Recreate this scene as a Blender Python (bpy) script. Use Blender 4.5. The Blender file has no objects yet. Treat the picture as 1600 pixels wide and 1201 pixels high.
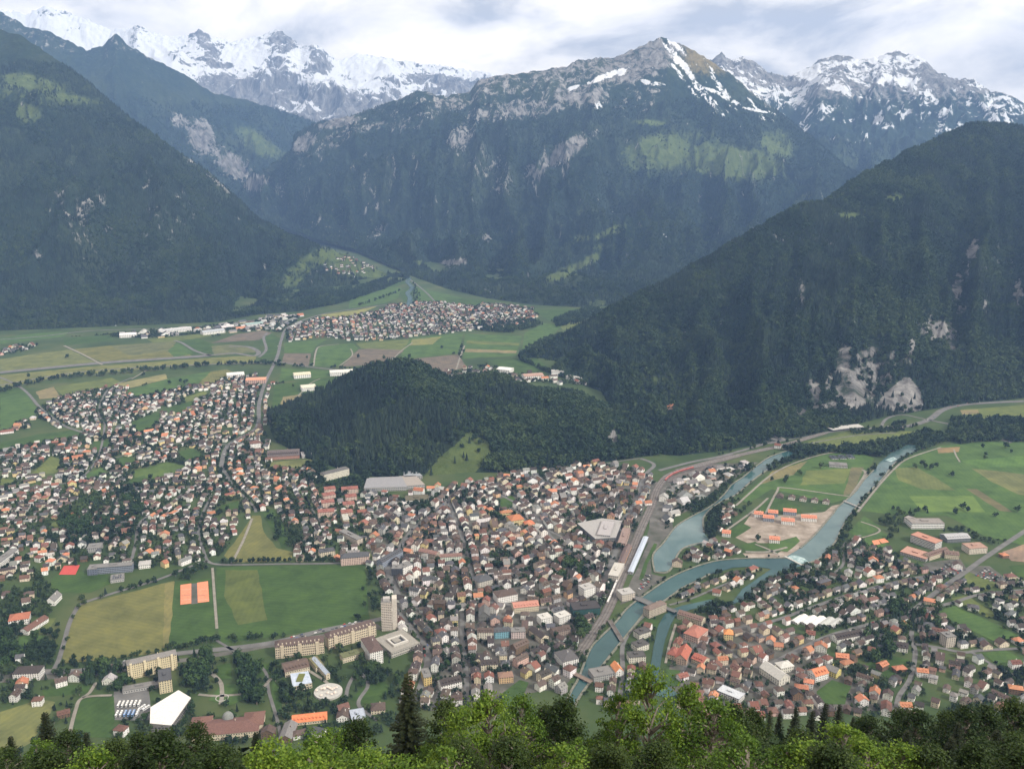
import bpy, bmesh, math, random
import numpy as np
from mathutils import Vector, Matrix

random.seed(7)
RNG = np.random.default_rng(11)
SC = bpy.context.scene
COL = SC.collection
R = math.radians

# ------------------------------------------------------------------ camera
F_PX, PITCH, CAM_Z = 1450.0, R(14.4), 750.0
cam_d = bpy.data.cameras.new('camera')
cam = bpy.data.objects.new('camera', cam_d)
COL.objects.link(cam)
cam_d.sensor_fit = 'HORIZONTAL'
cam_d.sensor_width = 36.0
cam_d.lens = 36.0 * F_PX / 1600.0
cam_d.clip_start = 0.5
cam_d.clip_end = 90000.0
cam.location = (0, 0, CAM_Z)
cam.rotation_euler = (math.pi / 2 - PITCH, 0, 0)
SC.camera = cam

# ------------------------------------------------------------------ sky, sun, exposure
SUN_EL, SUN_AZ = R(38), R(128)      # afternoon sun from the right, veiled by cloud
world = bpy.data.worlds.new('World')
SC.world = world
world.use_nodes = True
nt = world.node_tree
nt.nodes.clear()
def N(tree, kind, **kw):
    n = tree.nodes.new(kind)
    for k, v in kw.items():
        setattr(n, k, v)
    return n
def L(tree, a, b):
    tree.links.new(a, b)
out = N(nt, 'ShaderNodeOutputWorld')
sky = N(nt, 'ShaderNodeTexSky', sky_type='NISHITA', sun_disc=False, sun_elevation=SUN_EL, sun_rotation=SUN_AZ)
sky_bg = N(nt, 'ShaderNodeBackground'); sky_bg.inputs['Strength'].default_value = 0.10
L(nt, sky.outputs[0], sky_bg.inputs['Color'])
tc = N(nt, 'ShaderNodeTexCoord')
mp = N(nt, 'ShaderNodeMapping'); mp.inputs['Scale'].default_value = (3.6, 3.6, 8.0); mp.inputs['Location'].default_value = (2.9, 1.15, 0.7)
L(nt, tc.outputs['Generated'], mp.inputs['Vector'])
n1 = N(nt, 'ShaderNodeTexNoise'); n1.inputs['Scale'].default_value = 1.5; n1.inputs['Detail'].default_value = 9; n1.inputs['Roughness'].default_value = 0.58; n1.inputs['Distortion'].default_value = 0.35
L(nt, mp.outputs[0], n1.inputs['Vector'])
cr = N(nt, 'ShaderNodeValToRGB')
cr.color_ramp.elements[0].position = 0.38; cr.color_ramp.elements[0].color = (0.72, 0.66, 0.60, 1)
cr.color_ramp.elements[1].position = 0.62; cr.color_ramp.elements[1].color = (1.95, 1.70, 1.40, 1)
e = cr.color_ramp.elements.new(0.48); e.color = (1.34, 1.19, 1.00, 1)
L(nt, n1.outputs['Fac'], cr.inputs['Fac'])
cl_bg = N(nt, 'ShaderNodeBackground'); cl_bg.inputs['Strength'].default_value = 0.78
L(nt, cr.outputs[0], cl_bg.inputs['Color'])
mx = N(nt, 'ShaderNodeMixShader'); mx.inputs[0].default_value = 0.93
L(nt, sky_bg.outputs[0], mx.inputs[1]); L(nt, cl_bg.outputs[0], mx.inputs[2])
L(nt, mx.outputs[0], out.inputs['Surface'])

sun_d = bpy.data.lights.new('sun', 'SUN')
sun_d.energy = 3.2
sun_d.angle = R(7)
sun_d.color = (1.0, 0.95, 0.86)
sun = bpy.data.objects.new('sun', sun_d)
COL.objects.link(sun)
sdir = Vector((math.sin(SUN_AZ) * math.cos(SUN_EL), math.cos(SUN_AZ) * math.cos(SUN_EL), math.sin(SUN_EL)))
sun.rotation_euler = sdir.to_track_quat('Z', 'Y').to_euler()
sun.location = (0, 0, 3000)

SC.view_settings.view_transform = 'Standard'
SC.view_settings.look = 'None'
SC.view_settings.exposure = 0.66
SC.view_settings.gamma = 1.0
SC.view_settings.use_curve_mapping = False
try:
    SC.cycles.max_bounces = 5
    SC.cycles.diffuse_bounces = 2
    SC.cycles.glossy_bounces = 2
    SC.cycles.transmission_bounces = 3
    SC.cycles.transparent_max_bounces = 6
    SC.cycles.volume_bounces = 0
    SC.cycles.use_denoising = True
except Exception:
    pass

HAZE_DENSITY = 4.5e-5
HAZE_COLOR = (0.31, 0.53, 1.0, 1)

# ------------------------------------------------------------------ photo pixel -> place
CP, SP = math.cos(PITCH), math.sin(PITCH)
def ray(u, v):
    a = (u - 800.0) / F_PX
    b = (v - 600.5) / F_PX
    return (a, CP - b * SP, -SP - b * CP)
def G(u, v, z=0.0):                 # the point of the level z that pixel (u, v) looks at
    d = ray(u, v)
    t = (z - CAM_Z) / d[2]
    return Vector((d[0] * t, d[1] * t, z))
def at(u, v, y):                    # the point at distance y down the valley
    d = ray(u, v)
    t = y / d[1]
    return Vector((d[0] * t, y, CAM_Z + d[2] * t))
def to_px(P):
    P = np.asarray(P, float)
    x, y, z = P[..., 0], P[..., 1], P[..., 2] - CAM_Z
    f = y * CP - z * SP
    up = y * SP + z * CP
    f = np.where(f < 1, 1, f)
    return 800 + F_PX * x / f, 600.5 - F_PX * up / f

# ------------------------------------------------------------------ noise
def _hash(ix, iy, seed):
    n = (ix.astype(np.int64) * 374761393 + iy.astype(np.int64) * 668265263 + seed * 974634777) & 0x7fffffff
    n = ((n ^ (n >> 13)) * 1274126177) & 0x7fffffff
    n = (n ^ (n >> 16)) & 0xffff
    return n / 65535.0
def vnoise(x, y, seed=0):
    x = np.asarray(x, float); y = np.asarray(y, float)
    ix, iy = np.floor(x), np.floor(y)
    fx, fy = x - ix, y - iy
    fx = fx * fx * fx * (fx * (fx * 6 - 15) + 10); fy = fy * fy * fy * (fy * (fy * 6 - 15) + 10)
    a = _hash(ix, iy, seed); b = _hash(ix + 1, iy, seed)
    c = _hash(ix, iy + 1, seed); d = _hash(ix + 1, iy + 1, seed)
    return (a * (1 - fx) + b * fx) * (1 - fy) + (c * (1 - fx) + d * fx) * fy
def fbm(x, y, octv=5, seed=0, gain=0.5):
    s = 0; amp = 1; tot = 0
    for o in range(octv):
        s = s + amp * vnoise(x * 2 ** o + 17.3 * o, y * 2 ** o - 9.1 * o, seed + o)
        tot += amp; amp *= gain
    return s / tot
def ridged(x, y, octv=5, seed=0, gain=0.5):
    s = 0; amp = 1; tot = 0
    for o in range(octv):
        n = 1 - np.abs(2 * vnoise(x * 2 ** o + 31.7 * o, y * 2 ** o + 5.3 * o, seed + o) - 1)
        s = s + amp * n * n
        tot += amp; amp *= gain
    return s / tot
def sstep(a, b, x):
    t = np.clip((x - a) / (b - a), 0, 1)
    return t * t * (3 - 2 * t)
def in_poly(u, v, poly):
    inside = np.zeros(np.shape(u), bool)
    n = len(poly)
    j = n - 1
    for i in range(n):
        xi, yi = poly[i]; xj, yj = poly[j]
        if yi != yj:
            c = ((yi > v) != (yj > v)) & (u < (xj - xi) * (v - yi) / (yj - yi) + xi)
            inside ^= c
        j = i
    return inside

# ------------------------------------------------------------------ object helpers
def tag(o, label=None, cat=None, group=None, kind=None):
    if label: o['label'] = label
    if cat: o['category'] = cat
    if group: o['group'] = group
    if kind: o['kind'] = kind
    return o
def mesh_np(name, V, Fc, mats=(), smooth=False, mi=None):
    me = bpy.data.meshes.new(name)
    V = np.asarray(V, np.float32)
    me.vertices.add(len(V)); me.vertices.foreach_set('co', V.ravel())
    Fc = np.asarray(Fc, np.int32)
    n, k = Fc.shape
    me.loops.add(n * k); me.loops.foreach_set('vertex_index', Fc.ravel())
    me.polygons.add(n)
    me.polygons.foreach_set('loop_start', np.arange(0, n * k, k, dtype=np.int32))
    me.polygons.foreach_set('loop_total', np.full(n, k, np.int32))
    if smooth: me.polygons.foreach_set('use_smooth', np.ones(n, bool))
    for m in mats: me.materials.append(m)
    if mi is not None: me.polygons.foreach_set('material_index', np.asarray(mi, np.int32))
    me.update(calc_edges=True)
    return me
def mesh_py(name, V, Fc, mats=(), mi=None, smooth=False):
    me = bpy.data.meshes.new(name)
    me.from_pydata([tuple(p) for p in V], [], Fc)
    for m in mats: me.materials.append(m)
    if mi is not None: me.polygons.foreach_set('material_index', np.asarray(mi, np.int32))
    if smooth: me.polygons.foreach_set('use_smooth', np.ones(len(me.polygons), bool))
    me.update()
    return me
def link(name, me, parent=None, color=None):
    o = bpy.data.objects.new(name, me)
    COL.objects.link(o)
    if parent is not None: o.parent = parent
    if color is not None: o.color = (color[0], color[1], color[2], 1)
    return o
def empty(name, loc, rz=0.0):
    o = bpy.data.objects.new(name, None)
    COL.objects.link(o)
    o.location = loc
    o.rotation_euler = (0, 0, rz)
    o.empty_display_size = 1.0
    return o

# ------------------------------------------------------------------ materials
MAT = {}
def new_mat(name):
    m = bpy.data.materials.new(name)
    m.use_nodes = True
    t = m.node_tree
    b = t.nodes['Principled BSDF']
    MAT[name] = m
    return m, t, b
def noise(t, scale, detail=4, rough=0.55, vec=None, dist=0.0):
    n = N(t, 'ShaderNodeTexNoise')
    n.inputs['Scale'].default_value = scale
    n.inputs['Detail'].default_value = detail
    n.inputs['Roughness'].default_value = rough
    n.inputs['Distortion'].default_value = dist
    if vec is not None: L(t, vec, n.inputs['Vector'])
    return n.outputs['Fac']
def geo_pos(t):
    return N(t, 'ShaderNodeNewGeometry').outputs['Position']
def ramp(t, fac, stops):
    r = N(t, 'ShaderNodeValToRGB')
    el = r.color_ramp.elements
    el[0].position, el[0].color = stops[0][0], (*stops[0][1], 1)
    el[1].position, el[1].color = stops[-1][0], (*stops[-1][1], 1)
    for p, c in stops[1:-1]:
        x = el.new(p); x.color = (*c, 1)
    L(t, fac, r.inputs['Fac'])
    return r.outputs['Color']
def mixc(t, fac, a, b, mode='MIX'):
    m = N(t, 'ShaderNodeMix', data_type='RGBA', blend_type=mode)
    for s, x in ((0, fac), (6, a), (7, b)):
        if isinstance(x, (int, float)): m.inputs[s].default_value = x
        elif isinstance(x, tuple): m.inputs[s].default_value = (*x, 1) if len(x) == 3 else x
        else: L(t, x, m.inputs[s])
    return m.outputs[2]
def mth(t, op, a, b=None, c=None, clamp=False):
    m = N(t, 'ShaderNodeMath', operation=op); m.use_clamp = clamp
    for i, x in enumerate((a, b, c)):
        if x is None: continue
        if isinstance(x, (int, float)): m.inputs[i].default_value = x
        else: L(t, x, m.inputs[i])
    return m.outputs[0]
def mrange(t, x, a, b, c=0.0, d=1.0, smooth=True):
    m = N(t, 'ShaderNodeMapRange'); m.clamp = True
    if smooth: m.interpolation_type = 'SMOOTHSTEP'
    L(t, x, m.inputs['Value'])
    for k, val in (('From Min', a), ('From Max', b), ('To Min', c), ('To Max', d)):
        m.inputs[k].default_value = val
    return m.outputs['Result']
def bump(t, h, strength, dist, b):
    n = N(t, 'ShaderNodeBump')
    n.inputs['Strength'].default_value = strength
    n.inputs['Distance'].default_value = dist
    L(t, h, n.inputs['Height']); L(t, n.outputs[0], b.inputs['Normal'])

def surf_mat(name, stops, scale, detail=5, rough=0.9, bump_s=0.0, bump_d=0.2, objcol=False, spec=0.2, second=None):
    m, t, b = new_mat(name)
    p = geo_pos(t)
    f = noise(t, scale, detail, 0.6, p)
    c = ramp(t, f, stops)
    if second:
        f2 = noise(t, second[0], 3, 0.5, p)
        c = mixc(t, mrange(t, f2, second[2], second[3]), c, second[1])
    if objcol:
        oi = N(t, 'ShaderNodeObjectInfo')
        c = mixc(t, 1.0, c, oi.outputs['Color'], 'MULTIPLY')
    L(t, c, b.inputs['Base Color'])
    b.inputs['Roughness'].default_value = rough
    b.inputs['Specular IOR Level'].default_value = spec
    if bump_s: bump(t, noise(t, scale * 6, 4, 0.6, p), bump_s, bump_d, b)
    return m

# ================================================================== GROUND MATERIALS
surf_mat('meadow_ground', [(0.3, (0.026, 0.048, 0.016)), (0.5, (0.045, 0.072, 0.023)), (0.7, (0.082, 0.095, 0.038))], 0.006, 8, bump_s=0.4, bump_d=0.4)
def field_mat():
    m, t, b = new_mat('field_surface')
    p = geo_pos(t)
    oi = N(t, 'ShaderNodeObjectInfo')
    rot = N(t, 'ShaderNodeVectorRotate', rotation_type='Z_AXIS'); L(t, p, rot.inputs['Vector'])
    L(t, mth(t, 'MULTIPLY', oi.outputs['Random'], 3.14), rot.inputs['Angle'])
    wv = N(t, 'ShaderNodeTexWave'); wv.inputs['Scale'].default_value = 0.035; wv.inputs['Distortion'].default_value = 1.2; wv.inputs['Detail'].default_value = 3
    L(t, rot.outputs[0], wv.inputs['Vector'])
    c = ramp(t, noise(t, 0.022, 9, 0.68, p, 0.4), [(0.28, (0.58, 0.63, 0.60)), (0.5, (1, 1, 1)), (0.72, (1.4, 1.32, 1.1))])
    c = mixc(t, 1.0, c, ramp(t, wv.outputs['Fac'], [(0.0, (0.95, 0.955, 0.95)), (1.0, (1.04, 1.035, 1.02))]), 'MULTIPLY')
    c = mixc(t, 1.0, c, oi.outputs['Color'], 'MULTIPLY')
    L(t, c, b.inputs['Base Color']); b.inputs['Roughness'].default_value = 0.9; b.inputs['Specular IOR Level'].default_value = 0.15
    bump(t, noise(t, 0.3, 5, 0.6, p), 0.35, 0.4, b)
field_mat()
surf_mat('asphalt', [(0.3, (0.105, 0.104, 0.102)), (0.7, (0.165, 0.163, 0.158))], 0.05, 6)
surf_mat('gravel', [(0.3, (0.17, 0.16, 0.13)), (0.7, (0.27, 0.25, 0.22))], 0.08, 6)
surf_mat('dirt', [(0.3, (0.15, 0.125, 0.095)), (0.5, (0.25, 0.21, 0.17)), (0.7, (0.37, 0.325, 0.28))], 0.04, 8, bump_s=0.6, bump_d=0.8)
surf_mat('paving', [(0.3, (0.055, 0.062, 0.042)), (0.5, (0.095, 0.092, 0.08)), (0.7, (0.155, 0.148, 0.135))], 0.03, 7)
surf_mat('stone_bank', [(0.3, (0.09, 0.10, 0.065)), (0.7, (0.23, 0.22, 0.19))], 0.3, 5)
surf_mat('concrete_line', [(0.3, (0.5, 0.48, 0.45)), (0.7, (0.6, 0.58, 0.55))], 0.3, 2)
surf_mat('clay_court', [(0.3, (0.52, 0.19, 0.10)), (0.7, (0.66, 0.27, 0.16))], 0.3, 5)
surf_mat('red_court', [(0.3, (0.38, 0.06, 0.05)), (0.7, (0.50, 0.09, 0.075))], 0.3, 5)

def forest_mat(name, stops, transl=0.0):
    m, t, b = new_mat(name)
    oi = N(t, 'ShaderNodeObjectInfo')
    g = N(t, 'ShaderNodeNewGeometry')
    f = mth(t, 'ADD', mth(t, 'MULTIPLY', oi.outputs['Random'], 0.45), mth(t, 'MULTIPLY', mrange(t, noise(t, 0.0045, 8, 0.70, g.outputs['Position']), 0.38, 0.62), 0.55))
    c = ramp(t, f, stops)
    c2 = mixc(t, mth(t, 'MULTIPLY', g.outputs['Random Per Island'], 0.28), c, (0.045, 0.062, 0.026))
    L(t, c2, b.inputs['Base Color'])
    b.inputs['Roughness'].default_value = 0.75
    b.inputs['Specular IOR Level'].default_value = 0.15
    return m
forest_mat('conifer_foliage', [(0.15, (0.003, 0.009, 0.009)), (0.5, (0.009, 0.020, 0.016)), (0.85, (0.026, 0.042, 0.024))])
forest_mat('broadleaf_foliage', [(0.15, (0.009, 0.022, 0.012)), (0.45, (0.020, 0.042, 0.018)), (0.85, (0.050, 0.076, 0.026))])
surf_mat('bark', [(0.3, (0.09, 0.075, 0.06)), (0.7, (0.24, 0.21, 0.18))], 2.0, 5, bump_s=0.5, bump_d=0.05)

# water
m, t, b = new_mat('river_water')
p = geo_pos(t)
c = ramp(t, noise(t, 0.006, 5, 0.6, p, 0.6), [(0.3, (0.013, 0.048, 0.050)), (0.5, (0.027, 0.072, 0.072)), (0.72, (0.060, 0.118, 0.112))])
L(t, c, b.inputs['Base Color'])
b.inputs['Roughness'].default_value = 0.12
b.inputs['IOR'].default_value = 1.333
bump(t, noise(t, 0.25, 5, 0.65, p, 0.8), 0.12, 0.5, b)
m, t, b = new_mat('calm_water')
p = geo_pos(t)
c = ramp(t, noise(t, 0.008, 5, 0.6, p, 0.6), [(0.3, (0.060, 0.110, 0.112)), (0.7, (0.15, 0.205, 0.20))])
L(t, c, b.inputs['Base Color'])
b.inputs['Roughness'].default_value = 0.10
b.inputs['IOR'].default_value = 1.333
bump(t, noise(t, 0.2, 4, 0.6, p, 0.5), 0.05, 0.4, b)
m, t, b = new_mat('milky_water')
p = geo_pos(t)
c = ramp(t, noise(t, 0.01, 6, 0.65, p, 0.8), [(0.3, (0.040, 0.088, 0.090)), (0.7, (0.100, 0.158, 0.152))])
L(t, c, b.inputs['Base Color'])
b.inputs['Roughness'].default_value = 0.2
bump(t, noise(t, 0.25, 5, 0.65, p, 0.8), 0.15, 0.5, b)
m, t, b = new_mat('white_water')
p = geo_pos(t)
c = ramp(t, noise(t, 0.12, 6, 0.7, p, 1.0), [(0.35, (0.10, 0.20, 0.20)), (0.52, (0.26, 0.36, 0.36)), (0.7, (0.62, 0.68, 0.68))])
L(t, c, b.inputs['Base Color']); b.inputs['Roughness'].default_value = 0.5

# mountain cover: forest floor, meadow (with painted sun patches), rock and snow by the vertex attribute 'cov'
m, t, b = new_mat('mountain_cover')
p = geo_pos(t)
at_n = N(t, 'ShaderNodeAttribute', attribute_name='cov')
sx = N(t, 'ShaderNodeSeparateColor'); L(t, at_n.outputs['Color'], sx.inputs[0])
nf = noise(t, 0.022, 9, 0.72, p)
nl = noise(t, 0.0016, 6, 0.6, p)
ns = noise(t, 0.0065, 9, 0.66, p, 0.4)
vm = N(t, 'ShaderNodeMapping'); vm.inputs['Scale'].default_value = (1.0, 1.0, 0.22)
L(t, p, vm.inputs['Vector'])
nr = noise(t, 0.016, 10, 0.72, vm.outputs[0], 0.6)
forest = ramp(t, nf, [(0.30, (0.007, 0.016, 0.013)), (0.5, (0.016, 0.031, 0.021)), (0.70, (0.036, 0.055, 0.028))])
forest = mixc(t, mrange(t, nl, 0.42, 0.66, 0, 0.55), forest, (0.050, 0.066, 0.030))
mead_or_sun = ramp(t, nf, [(0.3, (0.055, 0.085, 0.030)), (0.7, (0.115, 0.145, 0.046))])
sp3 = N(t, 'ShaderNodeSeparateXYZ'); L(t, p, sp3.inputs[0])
mead_or_sun = mixc(t, mrange(t, sp3.outputs[2], 1150, 1450), mead_or_sun, ramp(t, nf, [(0.3, (0.12, 0.10, 0.045)), (0.7, (0.24, 0.19, 0.08))]))
rockc = ramp(t, nr, [(0.30, (0.055, 0.056, 0.060)), (0.48, (0.13, 0.128, 0.125)), (0.68, (0.34, 0.33, 0.315))])
def cover(attr, nz, amp, lo, hi):
    s = mth(t, 'ADD', attr, mth(t, 'MULTIPLY', mth(t, 'SUBTRACT', nz, 0.5), amp))
    return mrange(t, s, lo, hi)
c = mixc(t, cover(sx.outputs[0], nf, 1.1, 0.22, 0.78), forest, mead_or_sun)
c = mixc(t, cover(sx.outputs[1], nr, 3.0, 0.42, 0.72), c, rockc)
ns2 = noise(t, 0.02, 8, 0.7, vm.outputs[0], 0.5)
nsm = mth(t, 'ADD', mth(t, 'MULTIPLY', ns, 0.6), mth(t, 'MULTIPLY', ns2, 0.4))
snowf = cover(sx.outputs[2], nsm, 3.4, 0.46, 0.54)
c = mixc(t, snowf, c, (0.62, 0.64, 0.67))
L(t, c, b.inputs['Base Color'])
b.inputs['Roughness'].default_value = 0.9
b.inputs['Specular IOR Level'].default_value = 0.1
bump(t, nr, 0.9, 26.0, b)

# ================================================================== MOUNTAINS (lofted between traced foot, shoulder and ridge lines)
def P3(c):
    if len(c) == 2: return G(c[0], c[1])
    return at(c[0], c[1], c[2])
def resample(curve, n):
    pts = np.array([P3(c) for c in curve], float)
    us = np.array([c[0] for c in curve], float)
    t = (us - us[0]) / (us[-1] - us[0])
    q = np.linspace(0, 1, n)
    return np.stack([np.interp(q, t, pts[:, k]) for k in range(3)], 1)

TERRAIN = []
def on_terrain(i, u, v):
    P, uu, vp, V = TERRAIN[i]
    k = np.argmin((uu - u) ** 2 + (vp - v) ** 2 + 1e6 * (V > 1.0))
    return P[k]
FORESTS = []           # (points, scale, species) collected from each mountain
def loft(name, curves, vs, n, m, amp, seed, gully=(14, 0.5), scale=700.0, paint=None, edge=6.0, power=1.15, spacing=0, tree_h=20, treeline=1250.0, label=None, rough=0.0, mixcut=0.50):
    """curves: foot .. ridge .. back, vs: their position from 0 to 1 (ridge at 1, back above 1)."""
    C = [resample(c, n) for c in curves]
    vv = np.linspace(0, vs[-1], m)
    out = np.zeros((m, n, 3))
    for j, v in enumerate(vv):
        k = max(i for i in range(len(vs)) if vs[i] <= v + 1e-9)
        k = min(k, len(vs) - 2)
        f = (v - vs[k]) / (vs[k + 1] - vs[k])
        g = f ** power if vs[k + 1] <= 1.0 else f
        out[j, :, :2] = C[k][:, :2] * (1 - f) + C[k + 1][:, :2] * f
        out[j, :, 2] = C[k][:, 2] * (1 - g) + C[k + 1][:, 2] * g
    x, y = out[..., 0], out[..., 1]
    V = np.broadcast_to(vv[:, None], x.shape); S = np.broadcast_to(np.linspace(0, 1, n)[None, :], x.shape)
    env = np.clip(np.sin(np.pi * np.clip(V, 0, 1)), 0, 1) ** 0.8
    top = sstep(0.80, 1.0, V)
    r = ridged(x / scale, y / scale, 6, seed, 0.52) - 0.5
    gl = ridged(S * gully[0] + 1.1 * fbm(x / 700, y / 700, 3, seed + 40), V * gully[1] * 2.2 + 3.1 + 1.5 * fbm(x / 500, y / 500, 3, seed + 41), 3, seed + 20, 0.45) - 0.5
    dz = amp * env * (1.15 * r + 1.2 * gl)
    dz += edge * top * (fbm(x / 45, y / 45, 4, seed + 60) - 0.5) * 2
    dz += rough * sstep(0.55, 1.0, V) * (fbm(x / 330, y / 330, 3, seed + 70) - 0.5) * 2
    out[..., 2] += dz * np.minimum(1, V * 6)
    P = out.reshape(-1, 3)
    uu, vp = to_px(P)
    gz = np.gradient(out[..., 2], axis=0); gd = np.hypot(np.gradient(x, axis=0), np.gradient(y, axis=0)) + 1e-6
    slope = np.abs(gz / gd).reshape(-1)
    cov = np.zeros((len(P), 4)); cov[:, 3] = 1
    if paint: paint(P, uu, vp, slope, V.reshape(-1), S.reshape(-1), cov)
    cov = np.clip(cov, 0, 1)
    TERRAIN.append((P, uu, vp, V.reshape(-1)))
    idx = np.arange(m * n).reshape(m, n)
    Fc = np.stack([idx[:-1, :-1], idx[:-1, 1:], idx[1:, 1:], idx[1:, :-1]], -1).reshape(-1, 4)
    me = mesh_np(name, P, Fc, [MAT['mountain_cover']], smooth=True)
    ca = me.attributes.new('cov', 'FLOAT_COLOR', 'POINT')
    ca.data.foreach_set('color', cov.astype(np.float32).ravel())
    o = link(name, me)
    tag(o, kind='structure')
    if label: o['label'] = label
    if spacing:
        A, B, Cc = P[Fc[:, 0]], P[Fc[:, 1]], P[Fc[:, 3]]
        area = np.linalg.norm(np.cross(B - A, Cc - A), axis=1)
        front = V.reshape(-1)[Fc[:, 0]] < 1.03
        fu, fv = uu[Fc[:, 0]], vp[Fc[:, 0]]
        seen = front & (fu > -60) & (fu < 1660) & (fv < 1230)
        open_ = 1 - np.max(cov[Fc[:, 0], :3] * np.array([1.25, 1.15, 1.6]), axis=1)
        dens = np.clip(open_ * 1.5 - 0.25, 0.035, 1) * (cov[Fc[:, 0], 2] < .3) * (A[:, 2] < treeline + 160 * (fbm(A[:, 0] / 300, A[:, 1] / 300, 3, 5) - 0.5)) * seen
        lam = area / spacing ** 2 * dens
        cnt = RNG.poisson(lam)
        rep = np.repeat(np.arange(len(Fc)), cnt)
        a, b_ = RNG.random(len(rep)), RNG.random(len(rep))
        D = P[Fc[rep, 2]]
        q = A[rep] * ((1 - a) * (1 - b_))[:, None] + B[rep] * (a * (1 - b_))[:, None] + D * (a * b_)[:, None] + Cc[rep] * ((1 - a) * b_)[:, None]
        h = tree_h * (0.5 + 0.85 * RNG.random(len(rep)))
        q[:, 2] -= 0.06 * h
        sel = fbm(q[:, 0] / 210, q[:, 1] / 210, 4, 88) + 0.10 * RNG.normal(size=len(q)) + 0.00008 * q[:, 2]
        cut = {'mountain': mixcut, 'wooded_hill': 0.53}[name]
        FORESTS.append((name, q[sel > cut], h[sel > cut], 'c')); FORESTS.append((name, q[sel <= cut], h[sel <= cut] * .85, 'b'))
    return o

def ell(u, v, cu, cv, ru, rv, ang=0.0, soft=0.35):
    a = R(ang); du, dv = u - cu, v - cv
    x = (du * math.cos(a) + dv * math.sin(a)) / ru; y = (-du * math.sin(a) + dv * math.cos(a)) / rv
    return 1 - sstep(1 - soft, 1 + soft, np.sqrt(x * x + y * y))
def blobs(u, v, lst):
    r = np.zeros(np.shape(u))
    for b in lst: r = np.maximum(r, ell(u, v, *b[:4], b[4] if len(b) > 4 else 0, 0.5) * (b[5] if len(b) > 5 else 1.0))
    return r

def paint_left(P, u, v, sl, V, S, cov):
    n = fbm(P[:, 0] / 220, P[:, 1] / 220, 4, 3)
    mead_or_sun = blobs(u, v, [(45, 130, 45, 14, 10), (110, 155, 48, 7, 8), (45, 180, 22, 18), (25, 140, 40, 22, 0, 0.6), (70, 148, 60, 25, 15, 0.6),
                        (480, 412, 40, 16, -30, .8), (455, 440, 28, 12, -20, .7), (545, 412, 50, 20, 10), (580, 428, 26, 10, 10), (520, 395, 30, 12, 0), (440, 470, 26, 9, -20, .6)])
    cov[:, 0] = mead_or_sun * (0.36 + 0.85 * n)
    rock = blobs(u, v, [(290, 232, 16, 34, -40, .62), (250, 205, 14, 30, -40, .55), (330, 270, 10, 26, -35, .6), (92, 303, 9, 6, 0, .6), (58, 396, 9, 8, 0, .6), (352, 290, 8, 20, -35, .55), (130, 335, 60, 40, 0, .25), (270, 330, 60, 50, 20, .22)])
    cov[:, 1] = rock + 0.12 * sstep(0.9, 1.4, sl)
loft('mountain', [
    [(-330, 555), (-150, 533), (0, 517), (120, 512), (250, 507), (340, 503), (400, 492), (470, 486), (540, 472), (600, 452), (640, 434)],
    [(-330, 300, 5100), (-150, 285, 5000), (0, 270, 4950), (120, 285, 4850), (250, 340, 4850), (340, 395, 4900), (400, 425, 5000), (470, 436, 5050), (540, 438, 5150), (600, 437, 5300), (640, 432, 5420)],
    [(-330, -60, 6900), (-200, -30, 6800), (-80, 25, 6600), (0, 46, 6500), (30, 56, 6400), (60, 76, 6350), (130, 125, 6200), (200, 184, 6000), (270, 236, 5900), (330, 272, 5800), (365, 300, 5750), (400, 336, 5700), (440, 365, 5650), (480, 384, 5600), (540, 402, 5550), (600, 424, 5500), (640, 430, 5460)],
    [(-330, 100, 9000), (0, 150, 8000), (270, 300, 7200), (400, 355, 6900), (500, 392, 6400), (640, 434, 5600)]],
    [0, 0.5, 1.0, 1.25], 340, 300, 210, 21, gully=(12, 0.9), scale=620, paint=paint_left, edge=10, spacing=12, tree_h=21, rough=30, mixcut=0.42,
    label='steep dark wooded mountain rising at the left behind the airfield')

def paint_inner(P, u, v, sl, V, S, cov):
    n = fbm(P[:, 0] / 300, P[:, 1] / 300, 5, 9)
    cov[:, 2] = 0.30 * sstep(1750, 2300, P[:, 2]) * (u < 260)
    cov[:, 0] = blobs(u, v, [(395, 215, 32, 14, 30, .65), (410, 232, 40, 14, 20, .6), (360, 255, 30, 10, 30, .55)])
    cov[:, 1] = blobs(u, v, [(315, 215, 22, 30, -20, .85), (365, 262, 32, 18, 25, .9), (290, 195, 30, 12, 30, .6), (345, 240, 30, 14, 30, .6)]) + 0.35 * sstep(1450, 1900, P[:, 2])
loft('mountain', [
    [(-120, 330, 8300), (150, 335, 8300), (300, 335, 8400), (380, 322, 8700), (430, 300, 9300), (480, 280, 10200), (590, 270, 11200)],
    [(-120, 230, 9200), (150, 230, 9200), (300, 255, 9300), (380, 262, 9600), (430, 252, 10200), (480, 245, 10800), (590, 240, 11600)],
    [(-120, 40, 10800), (0, 18, 10600), (40, 40, 10500), (78, 50, 10500), (110, 66, 10500), (135, 78, 10500), (160, 72, 10500), (180, 50, 10500), (200, 70, 10600), (240, 92, 10700), (290, 116, 10900), (330, 144, 11100), (400, 160, 11400), (450, 176, 11700), (490, 190, 11900), (530, 212, 12000), (590, 235, 12100)],
    [(-120, 200, 12500), (590, 250, 12900)]],
    [0, 0.5, 1.0, 1.25], 300, 160, 260, 33, gully=(15, 0.9), scale=900, paint=paint_inner, edge=22, spacing=30, tree_h=34, treeline=1200,
    label='blue hazy ridge of the side valley behind the left mountain')

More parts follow.
